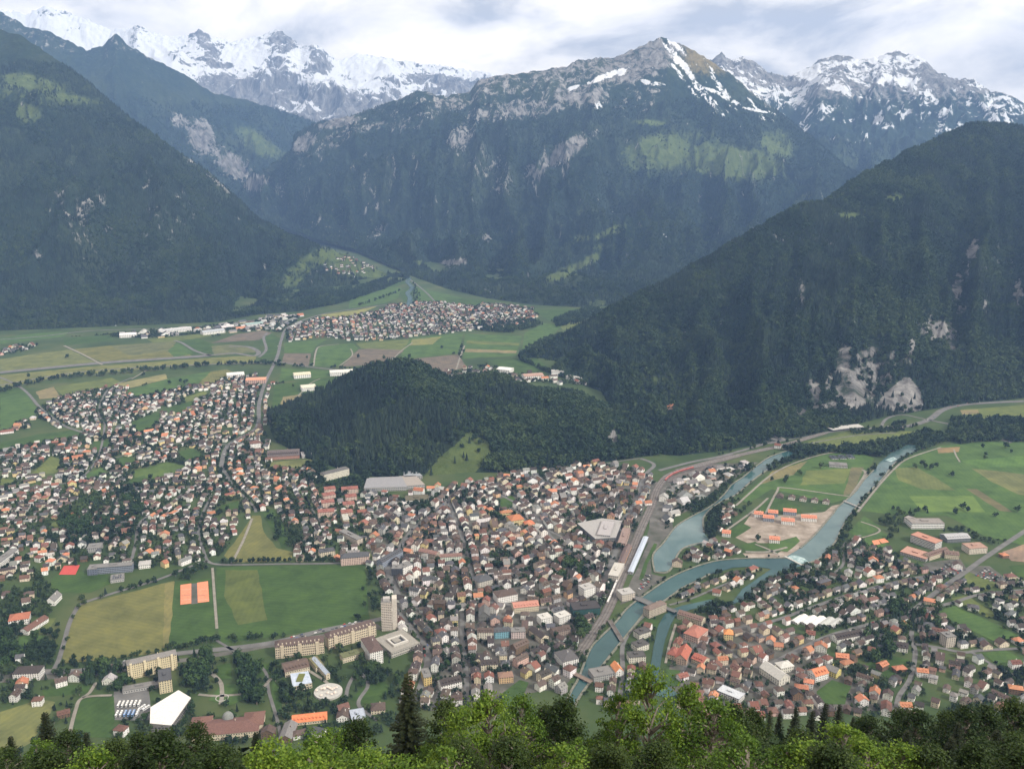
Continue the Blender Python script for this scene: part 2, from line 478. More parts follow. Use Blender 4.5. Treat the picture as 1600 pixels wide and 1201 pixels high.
def paint_snowwall(P, u, v, sl, V, S, cov):
    n = fbm(P[:, 0] / 500, P[:, 2] / 260, 5, 12)
    cov[:, 1] = 0.95
    hgt = sstep(150, 95, v)
    low = sstep(195, 150, v + 18 * (n - .5))
    s = 0.50 * low + 0.34 * hgt
    dark = blobs(u, v, [(312, 62, 26, 30, 0, .85), (300, 90, 40, 24, 20, .75), (345, 110, 26, 34, -30, .8), (215, 58, 14, 18, 0, .7), (440, 75, 22, 34, 15, .62), (500, 90, 22, 22, 30, .9), (400, 118, 60, 10, 15, .45), (470, 140, 90, 14, 8, .45), (380, 140, 40, 18, 20, .6), (560, 165, 60, 22, 20, .55), (620, 105, 60, 12, 20, .4), (690, 120, 50, 14, 20, .45)])
    white = blobs(u, v, [(260, 80, 60, 22, 5, .5), (300, 100, 40, 12, 20, .4), (380, 90, 30, 26, 0, .5), (570, 110, 50, 30, 0, .4), (560, 140, 40, 20, 30, .35), (60, 55, 70, 26, 10, .5), (130, 60, 50, 30, 0, .4)])
    band = 0.22 * np.sin(P[:, 2] / 80.0 + 7 * n + P[:, 0] / 700.0) - 0.28 * sstep(0.75, 1.5, sl) + 0.06
    cov[:, 2] = np.clip(s - .02 + .9 * white - .6 * dark + band, 0, 1)
loft('mountain', [
    [(-150, 250, 12500), (300, 245, 12500), (500, 225, 12600), (650, 215, 12800), (860, 200, 13000)],
    [(-150, 150, 14600), (300, 150, 14600), (500, 158, 14600), (650, 160, 14700), (860, 150, 15000)],
    [(-150, 5, 16400), (0, 14, 16200), (40, 22, 16200), (70, 10, 16200), (105, 18, 16300), (135, 30, 16200), (170, 46, 16200), (200, 46, 16100), (214, 37, 16000), (232, 48, 16000), (265, 58, 16000), (290, 56, 16000), (312, 46, 16000), (334, 58, 16000), (360, 64, 16200), (400, 58, 16300), (432, 46, 16300), (448, 54, 16200), (468, 70, 16200), (484, 72, 16000), (494, 68, 16000), (510, 82, 16000), (530, 96, 16300), (560, 84, 16500), (610, 92, 16600), (660, 100, 16600), (700, 104, 16600), (760, 116, 16700), (860, 125, 16700)],
    [(-150, 120, 18500), (860, 160, 18500)]],
    [0, 0.45, 1.0, 1.2], 520, 260, 380, 55, gully=(12, 1.2), scale=1300, paint=paint_snowwall, edge=45, power=1.25,
    label='snow covered rock wall under the clouds at the upper left')

def paint_central(P, u, v, sl, V, S, cov):
    n = fbm(P[:, 0] / 260, P[:, 1] / 260, 5, 15)
    z = P[:, 2]
    mead_or_sun = blobs(u, v, [(893, 422, 46, 9, -22), (925, 405, 16, 8, -30), (955, 362, 32, 7, -22, .9), (905, 372, 20, 6, 0, .8), (1012, 192, 28, 5, 3, .9), (940, 385, 30, 6, -10, .6),
                        (1030, 240, 60, 32, -10, .95), (1140, 254, 84, 28, 8, 1.0), (1215, 225, 30, 22, 20, .9), (1080, 235, 60, 26, 0, .6), (1000, 265, 30, 12, 0, .5), (1095, 215, 46, 14, 10, .6), (655, 410, 12, 4, 0, .8),  # patches of sun on the slope, painted in as pale meadow green
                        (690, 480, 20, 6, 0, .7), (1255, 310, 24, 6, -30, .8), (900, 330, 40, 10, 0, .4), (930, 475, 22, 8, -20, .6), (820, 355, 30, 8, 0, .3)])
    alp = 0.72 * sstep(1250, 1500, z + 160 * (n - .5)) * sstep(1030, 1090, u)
    cov[:, 0] = np.maximum(mead_or_sun * (0.42 + 0.75 * n), alp)
    rock = blobs(u, v, [(880, 238, 56, 16, -32, .75), (838, 268, 20, 14, -30, .7), (720, 215, 30, 22, -60, .6), (705, 412, 30, 7, -8, .95), (475, 225, 24, 14, -40, .8), (530, 192, 40, 8, -12, .9),
                        (402, 287, 20, 14, -20, .85), (555, 205, 60, 10, -15, .5), (640, 190, 50, 14, -10, .45), (760, 250, 40, 28, -50, .42), (785, 280, 26, 24, -50, .45), (500, 240, 50, 12, -30, .45), (590, 362, 22, 8, -40, .6), (760, 372, 8, 8, 0, .7), (530, 345, 60, 30, 0, .25), (820, 170, 70, 16, -5, .62), (760, 180, 40, 14, 0, .58), (700, 165, 40, 14, -10, .55), (905, 150, 50, 22, 0, .62), (1000, 150, 46, 30, -30, .35)])
    crag = 0.60 * sstep(120, 0, v - np.interp(u, [378, 460, 655, 760, 900, 1035, 1220], [240, 150, 100, 95, 80, 50, 140])) * (u < 1000) * (0.55 + 0.7 * n)
    cov[:, 1] = np.maximum(np.maximum(rock, crag), 0.26 * sstep(1.1, 1.8, sl)) + 0.12 * sstep(900, 1500, z) * (u < 960)
    # snow lies in long tongues on the sunny flank of the summit and in hollows left of it
    a = R(52)
    q = (u - 1040) * math.cos(a) + (v - 60) * math.sin(a); w = -(u - 1040) * math.sin(a) + (v - 60) * math.cos(a)
    streak = 0.65 * vnoise(w / 5.0 + 0.9 * fbm(q / 30, w / 30, 3, 2), q / 60.0, 77) + 0.35 * vnoise(w / 2.2 + fbm(q / 20, w / 20, 3, 2), q / 30.0, 78)
    flank = ell(u, v, 1115, 125, 118, 42, 38, 0.3) * (u > 1030)
    flank2 = ell(u, v, 1060, 95, 46, 20, 62, 0.3)
    snow = np.maximum(flank * (0.06 + 0.50 * sstep(0.46, 0.62, streak)), flank2 * (0.12 + 0.5 * sstep(0.42, 0.6, streak)))
    snow = np.maximum(snow, blobs(u, v, [(950, 118, 40, 5, -22, .72), (970, 112, 12, 6, 0, .7), (895, 138, 12, 4, -20, .6), (1020, 130, 22, 5, 10, .55), (935, 165, 7, 7, 0, .6), (560, 186, 24, 3, -10, .35), (1180, 172, 22, 3, 12, .75), (1130, 150, 40, 4, 25, .6)]))
    cov[:, 2] = snow
    cov[:, 1] = np.maximum(cov[:, 1], 0.6 * ell(u, v, 1165, 120, 80, 16, 42, .4))
    cov[:, 1] = np.maximum(cov[:, 1], 0.75 * ell(u, v, 1000, 95, 80, 30, -20, .4))
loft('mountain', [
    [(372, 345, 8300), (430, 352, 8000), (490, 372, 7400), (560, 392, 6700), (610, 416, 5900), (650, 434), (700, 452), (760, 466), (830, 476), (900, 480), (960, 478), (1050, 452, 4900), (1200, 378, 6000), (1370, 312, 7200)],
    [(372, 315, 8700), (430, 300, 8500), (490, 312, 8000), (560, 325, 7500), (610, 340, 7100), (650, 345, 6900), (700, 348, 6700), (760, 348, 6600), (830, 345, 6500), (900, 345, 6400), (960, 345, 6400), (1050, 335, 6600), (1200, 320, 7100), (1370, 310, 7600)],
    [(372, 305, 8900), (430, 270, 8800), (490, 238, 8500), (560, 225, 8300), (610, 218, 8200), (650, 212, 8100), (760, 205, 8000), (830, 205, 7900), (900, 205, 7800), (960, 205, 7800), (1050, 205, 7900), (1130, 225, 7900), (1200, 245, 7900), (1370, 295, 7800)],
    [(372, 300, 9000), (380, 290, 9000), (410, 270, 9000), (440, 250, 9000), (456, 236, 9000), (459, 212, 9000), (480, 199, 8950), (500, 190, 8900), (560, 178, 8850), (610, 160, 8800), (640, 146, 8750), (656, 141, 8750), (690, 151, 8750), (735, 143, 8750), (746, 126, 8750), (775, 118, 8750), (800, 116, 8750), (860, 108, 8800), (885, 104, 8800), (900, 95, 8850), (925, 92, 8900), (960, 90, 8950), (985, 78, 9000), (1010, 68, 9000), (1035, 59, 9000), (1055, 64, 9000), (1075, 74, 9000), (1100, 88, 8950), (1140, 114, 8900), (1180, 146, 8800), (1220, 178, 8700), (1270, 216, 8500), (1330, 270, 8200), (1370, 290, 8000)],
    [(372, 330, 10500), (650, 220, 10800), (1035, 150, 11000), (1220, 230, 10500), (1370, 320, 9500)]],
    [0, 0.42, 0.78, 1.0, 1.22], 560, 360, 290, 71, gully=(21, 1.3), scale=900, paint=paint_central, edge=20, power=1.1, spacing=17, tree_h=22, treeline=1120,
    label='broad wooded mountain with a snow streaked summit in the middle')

def paint_rightsnow(P, u, v, sl, V, S, cov):
    n = fbm(P[:, 0] / 330, P[:, 1] / 330, 5, 19)
    cov[:, 1] = 0.85 * sstep(1050, 1500, P[:, 2] + 200 * (n - .5)) * sstep(330, 200, v)
    top = np.interp(u, [1080, 1120, 1200, 1260, 1320, 1400, 1460, 1500, 1560, 1600, 1700], [90, 90, 108, 104, 88, 80, 110, 128, 142, 158, 190])
    d = v - top
    s = 0.66 * sstep(34, 4, d + 20 * (n - .5)) * (u > 1195) * sstep(1480, 1440, u)
    s = np.maximum(s, 0.50 * sstep(105, 40, d))
    s = np.maximum(s, 0.40 * sstep(160, 90, d))
    s = np.maximum(s, blobs(u, v, [(1310, 138, 30, 7, 10, .85), (1285, 125, 40, 9, 10, .85), (1400, 126, 40, 10, 5, .75), (1452, 130, 18, 6, -20, .8), (1370, 188, 26, 12, 20, .7), (1345, 200, 50, 8, 25, .5), (1250, 165, 26, 16, 30, .62), (1530, 165, 40, 8, 5, .78), (1240, 140, 40, 10, 10, .6), (1225, 108, 16, 6, 0, .6), (1390, 195, 30, 9, -20, .65)]))
    s -= blobs(u, v, [(1128, 88, 14, 8, 0, .5), (1170, 100, 14, 10, 0, .4), (1455, 112, 18, 16, 40, .5), (1320, 92, 14, 4, 0, .4), (1400, 84, 18, 4, 0, .4), (1500, 150, 40, 26, 20, .2)])
    cov[:, 2] = s - 0.25 * sstep(0.5, 0.62, n)
    cov[:, 0] = 0.35 * sstep(200, 260, v)
loft('mountain', [
    [(1040, 300, 8600), (1200, 330, 8300), (1350, 345, 8000), (1500, 330, 8000), (1720, 300, 8200)],
    [(1040, 200, 10200), (1200, 240, 9800), (1350, 245, 9600), (1500, 235, 9600), (1720, 250, 9800)],
    [(1040, 120, 12000), (1085, 104, 12000), (1114, 92, 12000), (1128, 81, 12000), (1142, 96, 12000), (1158, 88, 12000), (1180, 97, 12000), (1200, 112, 12000), (1230, 121, 12100), (1258, 108, 12100), (1280, 94, 12100), (1318, 86, 12100), (1345, 92, 12100), (1372, 90, 12100), (1398, 79, 12100), (1420, 84, 12100), (1445, 92, 12000), (1462, 112, 11800), (1490, 124, 11700), (1520, 123, 11600), (1548, 143, 11500), (1570, 146, 11500), (1600, 160, 11500), (1720, 205, 11500)],
    [(1040, 170, 14500), (1720, 240, 14500)]],
    [0, 0.5, 1.0, 1.2], 420, 240, 380, 95, gully=(12, 1.3), scale=1000, paint=paint_rightsnow, edge=34, power=1.2, spacing=34, tree_h=36, treeline=800,
    label='snowy rock ridge behind the right mountain')

def paint_right(P, u, v, sl, V, S, cov):
    n = fbm(P[:, 0] / 160, P[:, 1] / 160, 5, 25)
    rock = blobs(u, v, [(1520, 395, 13, 26, 25, .80), (1495, 450, 10, 28, 8, .80), (1503, 485, 10, 8, 0, .85), (1590, 460, 10, 26, 0, .8), (1575, 420, 10, 20, 0, .55),
                        (1470, 520, 30, 18, 10, .8), (1488, 545, 8, 14, -20, .8), (1440, 516, 14, 14, 0, .62), (1360, 550, 36, 10, -25, .8), (1318, 568, 14, 32, 5, .8), (1350, 582, 42, 15, -20, .72), (1330, 612, 34, 26, -10, .82),
                        (1382, 598, 12, 24, 10, .6), (1272, 615, 10, 26, -6, .86), (1250, 648, 12, 10, -20, .75), (1300, 635, 20, 10, -10, .7), (1345, 630, 26, 8, -10, .7), (1210, 690, 26, 8, -10, .7), (1295, 600, 6, 22, 5, .75), (1345, 560, 6, 20, 0, .75), (1365, 600, 6, 26, 5, .75), (1395, 560, 6, 16, 0, .7), (1425, 545, 6, 18, 5, .75), (1455, 500, 6, 20, 5, .7), (1510, 430, 6, 22, 5, .7), (1540, 470, 6, 24, 0, .6), (1560, 400, 6, 24, 0, .6), (958, 683, 8, 14, 0, .85), (1110, 715, 50, 8, -5, .6), (1400, 570, 30, 20, 10, .4), (1540, 400, 30, 40, 10, .3)])
    rock = np.maximum(rock, 1.3 * in_poly(u, v, [(1365, 636), (1385, 612), (1412, 590), (1422, 590), (1440, 612), (1442, 641), (1400, 644)]))
    cov[:, 1] = 0.95 * rock
    cov[:, 0] = blobs(u, v, [(1145, 372, 34, 5, -28, .95), (1190, 352, 10, 4, -25), (1325, 338, 20, 6, 0, .85), (1395, 310, 20, 6, 0, .85), (1090, 398, 16, 4, -28, .8), (1040, 425, 22, 4, -25, .6), (1110, 605, 40, 7, 5, .4), (1000, 590, 60, 7, 5, .42), (1140, 465, 60, 6, -6, .45), (1080, 520, 50, 20, 0, .38)])
    cov[:, 0] *= 0.6 + 0.7 * n
    cov[:, 1] = np.maximum(cov[:, 1], 0.55 * blobs(u, v, [(1250, 450, 8, 42, -14), (1230, 370, 26, 10, 0, .8), (1068, 528, 14, 12, 0, .9), (1285, 378, 20, 8, 20, .8), (1245, 490, 14, 14, 0, .8)]))
loft('mountain', [
    [(812, 562), (850, 580), (900, 597), (940, 612), (965, 660), (1000, 706), (1060, 712), (1130, 704), (1200, 692), (1260, 682), (1300, 673), (1380, 652), (1440, 642), (1500, 632), (1600, 622), (1760, 610)],
    [(812, 558, 3280), (850, 565, 3180), (900, 560, 3200), (940, 568, 3120), (965, 590, 2980), (1000, 600, 2850), (1060, 590, 2850), (1130, 570, 2850), (1200, 540, 2900), (1260, 520, 2950), (1300, 500, 3000), (1380, 460, 3150), (1440, 430, 3250), (1500, 410, 3400), (1600, 400, 3450), (1760, 390, 3450)],
    [(812, 556, 3320), (830, 546, 3330), (880, 520, 3350), (930, 490, 3380), (1000, 455, 3420), (1060, 424, 3480), (1100, 402, 3520), (1140, 382, 3580), (1180, 361, 3650), (1250, 322, 3820), (1300, 300, 3950), (1330, 285, 4050), (1380, 258, 4250), (1420, 238, 4450), (1460, 219, 4650), (1490, 205, 4800), (1515, 194, 4900), (1540, 190, 4950), (1570, 193, 5000), (1600, 195, 5000), (1680, 180, 5050), (1760, 165, 5100)],
    [(812, 560, 3500), (1000, 500, 4100), (1180, 430, 4600), (1330, 380, 5200), (1540, 320, 6300), (1760, 300, 6500)]],
    [0, 0.45, 1.0, 1.25], 420, 330, 125, 121, gully=(13, 0.8), scale=520, paint=paint_right, edge=7, power=1.05, spacing=8.8, tree_h=20, rough=34, mixcut=0.57,
    label='wooded mountain with pale cliffs on the right')

CLEARING = [(668, 738), (684, 716), (712, 694), (732, 673), (764, 690), (767, 712), (738, 742), (700, 752)]
def paint_hill(P, u, v, sl, V, S, cov):
    cov[:, 0] = np.maximum(1.0 * in_poly(u, v, CLEARING), blobs(u, v, [(690, 735, 30, 10, -30)]))
    cov[:, 1] = blobs(u, v, [(958, 686, 7, 14, 0, .85)])
loft('wooded_hill', [
    [(418, 652), (432, 690), (480, 716), (560, 742), (620, 748), (680, 742), (730, 738), (790, 738), (860, 732), (930, 724), (985, 716), (1030, 710)],
    [(418, 650, 2480), (432, 660, 2380), (480, 655, 2330), (560, 652, 2310), (620, 648, 2300), (680, 652, 2300), (730, 656, 2320), (790, 652, 2330), (860, 655, 2330), (930, 662, 2320), (985, 680, 2300), (1030, 700, 2280)],
    [(418, 648, 2540), (440, 640, 2540), (470, 627, 2560), (520, 602, 2580), (560, 584, 2590), (585, 573, 2590), (610, 568, 2590), (635, 566, 2590), (660, 572, 2590), (685, 586, 2590), (702, 596, 2590), (735, 592, 2600), (770, 588, 2600), (800, 597, 2600), (830, 610, 2610), (870, 616, 2620), (900, 616, 2630), (950, 640, 2620), (985, 668, 2550), (1030, 698, 2440)],
    [(418, 640), (520, 604), (640, 598), (780, 600), (870, 606), (950, 640, 2800), (1030, 690, 2600)]],
    [0, 0.5, 1.0, 1.4], 260, 200, 26, 151, gully=(9, 0.7), scale=240, paint=paint_hill, edge=3, power=0.9, spacing=7.6, tree_h=21,
    label='low round wooded hill between the town and the fields')

# ground sheet
me = mesh_py('ground', [(-20000, -3000, 0), (20000, -3000, 0), (20000, 20000, 0), (-20000, 20000, 0)], [(0, 1, 2, 3)], [MAT['meadow_ground']])
tag(link('ground', me), kind='structure')

# near slope under the viewpoint
def slope_z(x, y):
    x = np.asarray(x, float); y = np.asarray(y, float)
    z = 738 - 0.765 * np.maximum(y - 6, 0) - 0.05 * np.maximum(y - 500, 0) - np.maximum(0, 6 - y) * 0.15
    return np.maximum(z + 5 * (fbm(x / 45 + 3, y / 45, 4, 8) - 0.5) * np.clip((y - 4) / 40, 0, 1), -2)
gx, gy = np.meshgrid(np.linspace(-900, 900, 181), np.linspace(-60, 1010, 160))
gz = slope_z(gx, gy)
idx = np.arange(gx.size).reshape(gx.shape)
Fc = np.stack([idx[:-1, :-1], idx[:-1, 1:], idx[1:, 1:], idx[1:, :-1]], -1).reshape(-1, 4)
surf_mat('forest_floor', [(0.3, (0.022, 0.030, 0.012)), (0.6, (0.05, 0.06, 0.022)), (0.8, (0.09, 0.075, 0.045))], 0.2, 6, bump_s=0.5)
tag(link('hillside', mesh_np('hillside', np.stack([gx, gy, gz], -1).reshape(-1, 3), Fc, [MAT['forest_floor']], True)), kind='structure')

# ================================================================== FAR FOREST (uncountable, one mass per mountain)
def leafball(seed, n, rx, rz, z0, cell, mat, name, trunk=True):
    """a crown of many leaf-clump faces spread through the volume, on a tapering trunk"""
    rs = np.random.default_rng(seed)
    V, Fc, MI = [], [], []
    lobes = [(rs.normal(0, .38, 2).tolist() + [rs.uniform(-.45, .5)], rs.uniform(.45, .75)) for _ in range(7)] + [([0, 0, 0], .8)]
    for i in range(n):
        c, r = lobes[rs.integers(len(lobes))]
        d = rs.normal(0, 1, 3); d /= np.linalg.norm(d)
        rad = r * rs.uniform(.75, 1.0)
        p = np.array([(c[0] + d[0] * rad) * rx, (c[1] + d[1] * rad) * rx, z0 + rz + (c[2] + d[2] * rad) * rz])
        nrm = d + rs.normal(0, .45, 3); nrm /= np.linalg.norm(nrm)
        a = np.cross(nrm, rs.normal(0, 1, 3)); a /= np.linalg.norm(a) + 1e-9
        b_ = np.cross(nrm, a)
        s = cell * rs.uniform(.6, 1.3)
        k = len(V)
        V += [p + a * s, p + b_ * s * .8 + nrm * s * .25, p - a * s * .9, p - b_ * s * .8 + nrm * s * .2]
        Fc.append((k, k + 1, k + 2, k + 3)); MI.append(0)
    return V, Fc, MI
def conifer(seed, h, r, tiers, seg, name):
    rs = np.random.default_rng(seed)
    V, Fc = [], []
    for k in range(tiers):
        f = k / tiers
        zb = h * (0.12 + 0.80 * f); zt = min(h, zb + h * (0.30 - 0.10 * f))
        rr = r * (1 - f) ** 0.85 + 0.05 * r
        base = len(V)
        off = rs.uniform(0, 6.28)
        for i in range(seg):
            a = off + 6.283 * i / seg
            q = rr * (rs.uniform(.95, 1.15) if i % 2 else rs.uniform(.55, .75))
            V.append((q * math.cos(a), q * math.sin(a), zb - (0.035 * h if i % 2 else -0.01 * h)))
        V.append((rs.normal(0, .02 * r), rs.normal(0, .02 * r), zt))
        for i in range(seg):
            Fc.append((base + i, base + (i + 1) % seg, base + seg))
    return V, Fc
def trunk_geo(V, Fc, MI, h, r, seg=6, mi=1, lean=0.0):
    k = len(V)
    for j, (z, q) in enumerate(((-1.0, r * 1.3), (h * .3, r), (h, r * .35))):
        for i in range(seg):
            a = 6.283 * i / seg
            V.append((q * math.cos(a) + lean * z, q * math.sin(a), z))
    for j in range(2):
        for i in range(seg):
            a0, a1 = k + j * seg + i, k + j * seg + (i + 1) % seg
            Fc.append((a0, a1, a1 + seg, a0 + seg)); MI.append(mi)

PROTO = {}
def proto(name, V, Fc, mats, MI=None):
    me = mesh_py(name, V, Fc, mats, MI)
    o = bpy.data.objects.new(name, me)
    PROTO.setdefault(name.split('.')[0], []).append(o)
    return o
for s in range(4):                                      # unit-high trees
    V, Fc = conifer(100 + s, 1.0, 0.17 + 0.02 * s, 6, 10, 'c')
    proto('far_conifer', V, Fc, [MAT['conifer_foliage']])
for s in range(4):
    V, Fc, MI = leafball(200 + s, 90, 0.36, 0.38, 0.18, 0.13, None, 'b')
    trunk_geo(V, Fc, MI, 0.6, 0.03, 5)
    proto('far_broadleaf', V, Fc, [MAT['broadleaf_foliage'], MAT['bark']], MI)

def scatter(name, pts, h, rot, protos, label=None, cat=None):
    """one uncountable mass of trees: geometry-node instances on a cloud of points"""
    me = bpy.data.meshes.new(name)
    me.vertices.add(len(pts)); me.vertices.foreach_set('co', np.asarray(pts, np.float32).ravel())
    for an, val in (('scl', h), ('rot', rot)):
        a = me.attributes.new(an, 'FLOAT', 'POINT'); a.data.foreach_set('value', np.asarray(val, np.float32))
    o = link(name, me)
    g = bpy.data.node_groups.new(name + '_nodes', 'GeometryNodeTree')
    g.interface.new_socket('Geometry', in_out='INPUT', socket_type='NodeSocketGeometry')
    g.interface.new_socket('Geometry', in_out='OUTPUT', socket_type='NodeSocketGeometry')
    gi, go = N(g, 'NodeGroupInput'), N(g, 'NodeGroupOutput')
    jn = N(g, 'GeometryNodeJoinGeometry')
    for pr in protos:
        oi = N(g, 'GeometryNodeObjectInfo'); oi.inputs['Object'].default_value = pr; oi.inputs['As Instance'].default_value = True
        L(g, oi.outputs['Geometry'], jn.inputs[0])
    ip = N(g, 'GeometryNodeInstanceOnPoints'); ip.inputs['Pick Instance'].default_value = True
    a1 = N(g, 'GeometryNodeInputNamedAttribute', data_type='FLOAT'); a1.inputs['Name'].default_value = 'scl'
    a2 = N(g, 'GeometryNodeInputNamedAttribute', data_type='FLOAT'); a2.inputs['Name'].default_value = 'rot'
    cx = N(g, 'ShaderNodeCombineXYZ')
    L(g, a2.outputs[0], cx.inputs[2])
    L(g, gi.outputs[0], ip.inputs['Points']); L(g, jn.outputs[0], ip.inputs['Instance'])
    L(g, cx.outputs[0], ip.inputs['Rotation']); L(g, a1.outputs[0], ip.inputs['Scale'])
    L(g, ip.outputs[0], go.inputs[0])
    md = o.modifiers.new('scatter', 'NODES'); md.node_group = g
    tag(o, label, cat, kind='stuff')
    return o
FL = {'mountain': ' massed in the forest on the mountain side', 'wooded_hill': ' massed in the forest on the low round hill'}
NTREE = 0
for nm, q, h, sp in FORESTS:
    scatter('forest', q, h, RNG.random(len(q)) * 6.28, PROTO['far_conifer' if sp == 'c' else 'far_broadleaf'], ('dark conifers' if sp == 'c' else 'paler leafy trees') + FL[nm], 'forest')
    NTREE += len(q)
print('FOREST TREES', NTREE, [len(f[1]) for f in FORESTS])

# ================================================================== TOWN: ground plan
OX, OY, OC, ON = -2400.0, 950.0, 3.0, 1600
OCC = np.zeros((ON, ON), np.uint8)           # [iy, ix] 0 free, 1 water/road, 2 field, 3 building, 4 wood
CX = OX + (np.arange(ON) + 0.5) * OC
CY = OY + (np.arange(ON) + 0.5) * OC
def mark(poly, val, only_free=False):
    xs = [p[0] for p in poly]; ys = [p[1] for p in poly]
    i0, i1 = int((min(xs) - OX) / OC) - 1, int((max(xs) - OX) / OC) + 2
    j0, j1 = int((min(ys) - OY) / OC) - 1, int((max(ys) - OY) / OC) + 2
    i0, j0 = max(i0, 0), max(j0, 0); i1, j1 = min(i1, ON), min(j1, ON)
    if i1 <= i0 or j1 <= j0: return
    X, Y = np.meshgrid(CX[i0:i1], CY[j0:j1])
    m_ = in_poly(X, Y, [(p[0], p[1]) for p in poly])
    sub = OCC[j0:j1, i0:i1]
    if only_free: m_ &= sub == 0
    sub[m_] = val
def occ(x, y):
    i, j = int((x - OX) / OC), int((y - OY) / OC)
    return int(OCC[j, i]) if 0 <= i < ON and 0 <= j < ON else 9
def catmull(pts, sub=6, closed=False):
    out_ = []
    n = len(pts)
    for i in range(n if closed else n - 1):
        p = [pts[(i + k) % n] if closed else pts[min(max(i + k, 0), n - 1)] for k in (-1, 0, 1, 2)]
        for s in range(sub):
            t_ = s / sub
            out_.append(0.5 * ((2 * p[1]) + (p[2] - p[0]) * t_ + (2 * p[0] - 5 * p[1] + 4 * p[2] - p[3]) * t_ * t_ + (3 * p[1] - p[0] - 3 * p[2] + p[3]) * t_ ** 3))
    if not closed: out_.append(pts[-1])
    return out_
_zlift = [0]
def sheet(name, px, mat, val, color=None, z=None, smooth=True, thick=0.0, label=None):
    """a level sheet of ground traced on the valley floor"""
    pts = [G(*q) for q in px]
    if smooth:                                   # soften the outline a little
        fine = []
        for i in range(len(pts)):
            a, b_ = pts[i], pts[(i + 1) % len(pts)]
            k = max(1, int((b_ - a).length / 25))
            for s in range(k):
                q = a.lerp(b_, s / k)
                w = 1.6 if 0 < s < k else 0
                fine.append(q + Vector((random.uniform(-w, w), random.uniform(-w, w), 0)))
        pts = fine
    _zlift[0] += 1
    zz = z if z is not None else 0.10 + 0.004 * _zlift[0]
    me = mesh_py(name, [(p.x, p.y, zz) for p in pts], [list(range(len(pts)))], [MAT[mat]])
    me.validate()
    if me.polygons and me.polygons[0].normal.z < 0: me.flip_normals()
    o = link(name, me, color=color)
    tag(o, kind='structure')
    if label: o['label'] = label
    if val: mark(pts, val)
    return o
ROADSEG = []
def strip(name, px, width, mat, val=1, z=0.6, sub=6, color=None, world=False, h=0.0, zfun=None):
    """a road, path, wall or bank of even width along a traced line"""
    pts = [Vector((q[0], q[1], 0)) if world else G(*q) for q in px]
    pts = catmull(pts, sub)
    Lf, Rt = [], []
    for i, p in enumerate(pts):
        d = pts[min(i + 1, len(pts) - 1)] - pts[max(i - 1, 0)]
        d.z = 0
        d.normalize() if d.length > 0 else None
        nrm = Vector((-d.y, d.x, 0))
        Lf.append(p + nrm * width / 2); Rt.append(p - nrm * width / 2)
    V, Fc = [], []
    n = len(pts)
    for i in range(n):
        zz = z if zfun is None else zfun(i / (n - 1))
        V += [(Lf[i].x, Lf[i].y, zz), (Rt[i].x, Rt[i].y, zz)]
    if h:
        for i in range(n):
            zz = z if zfun is None else zfun(i / (n - 1))
            V += [(Lf[i].x, Lf[i].y, zz - h), (Rt[i].x, Rt[i].y, zz - h)]
    for i in range(n - 1):
        Fc.append((2 * i + 1, 2 * i + 3, 2 * i + 2, 2 * i))
        if h:
            k = 2 * n
            Fc.append((2 * i, 2 * i + 2, k + 2 * i + 2, k + 2 * i)); Fc.append((2 * i + 3, 2 * i + 1, k + 2 * i + 1, k + 2 * i + 3))
    if h:
        k = 2 * n
        Fc += [(1, 0, k, k + 1), (2 * n - 2, 2 * n - 1, k + 2 * n - 1, k + 2 * n - 2)]
    me = mesh_py(name, V, Fc, [MAT[mat]])
    o = link(name, me, color=color)
    if val:
        for i in range(n - 1):
            mark([Lf[i], Lf[i + 1], Rt[i + 1], Rt[i]], val)
    tag(o, kind='structure')
    return o

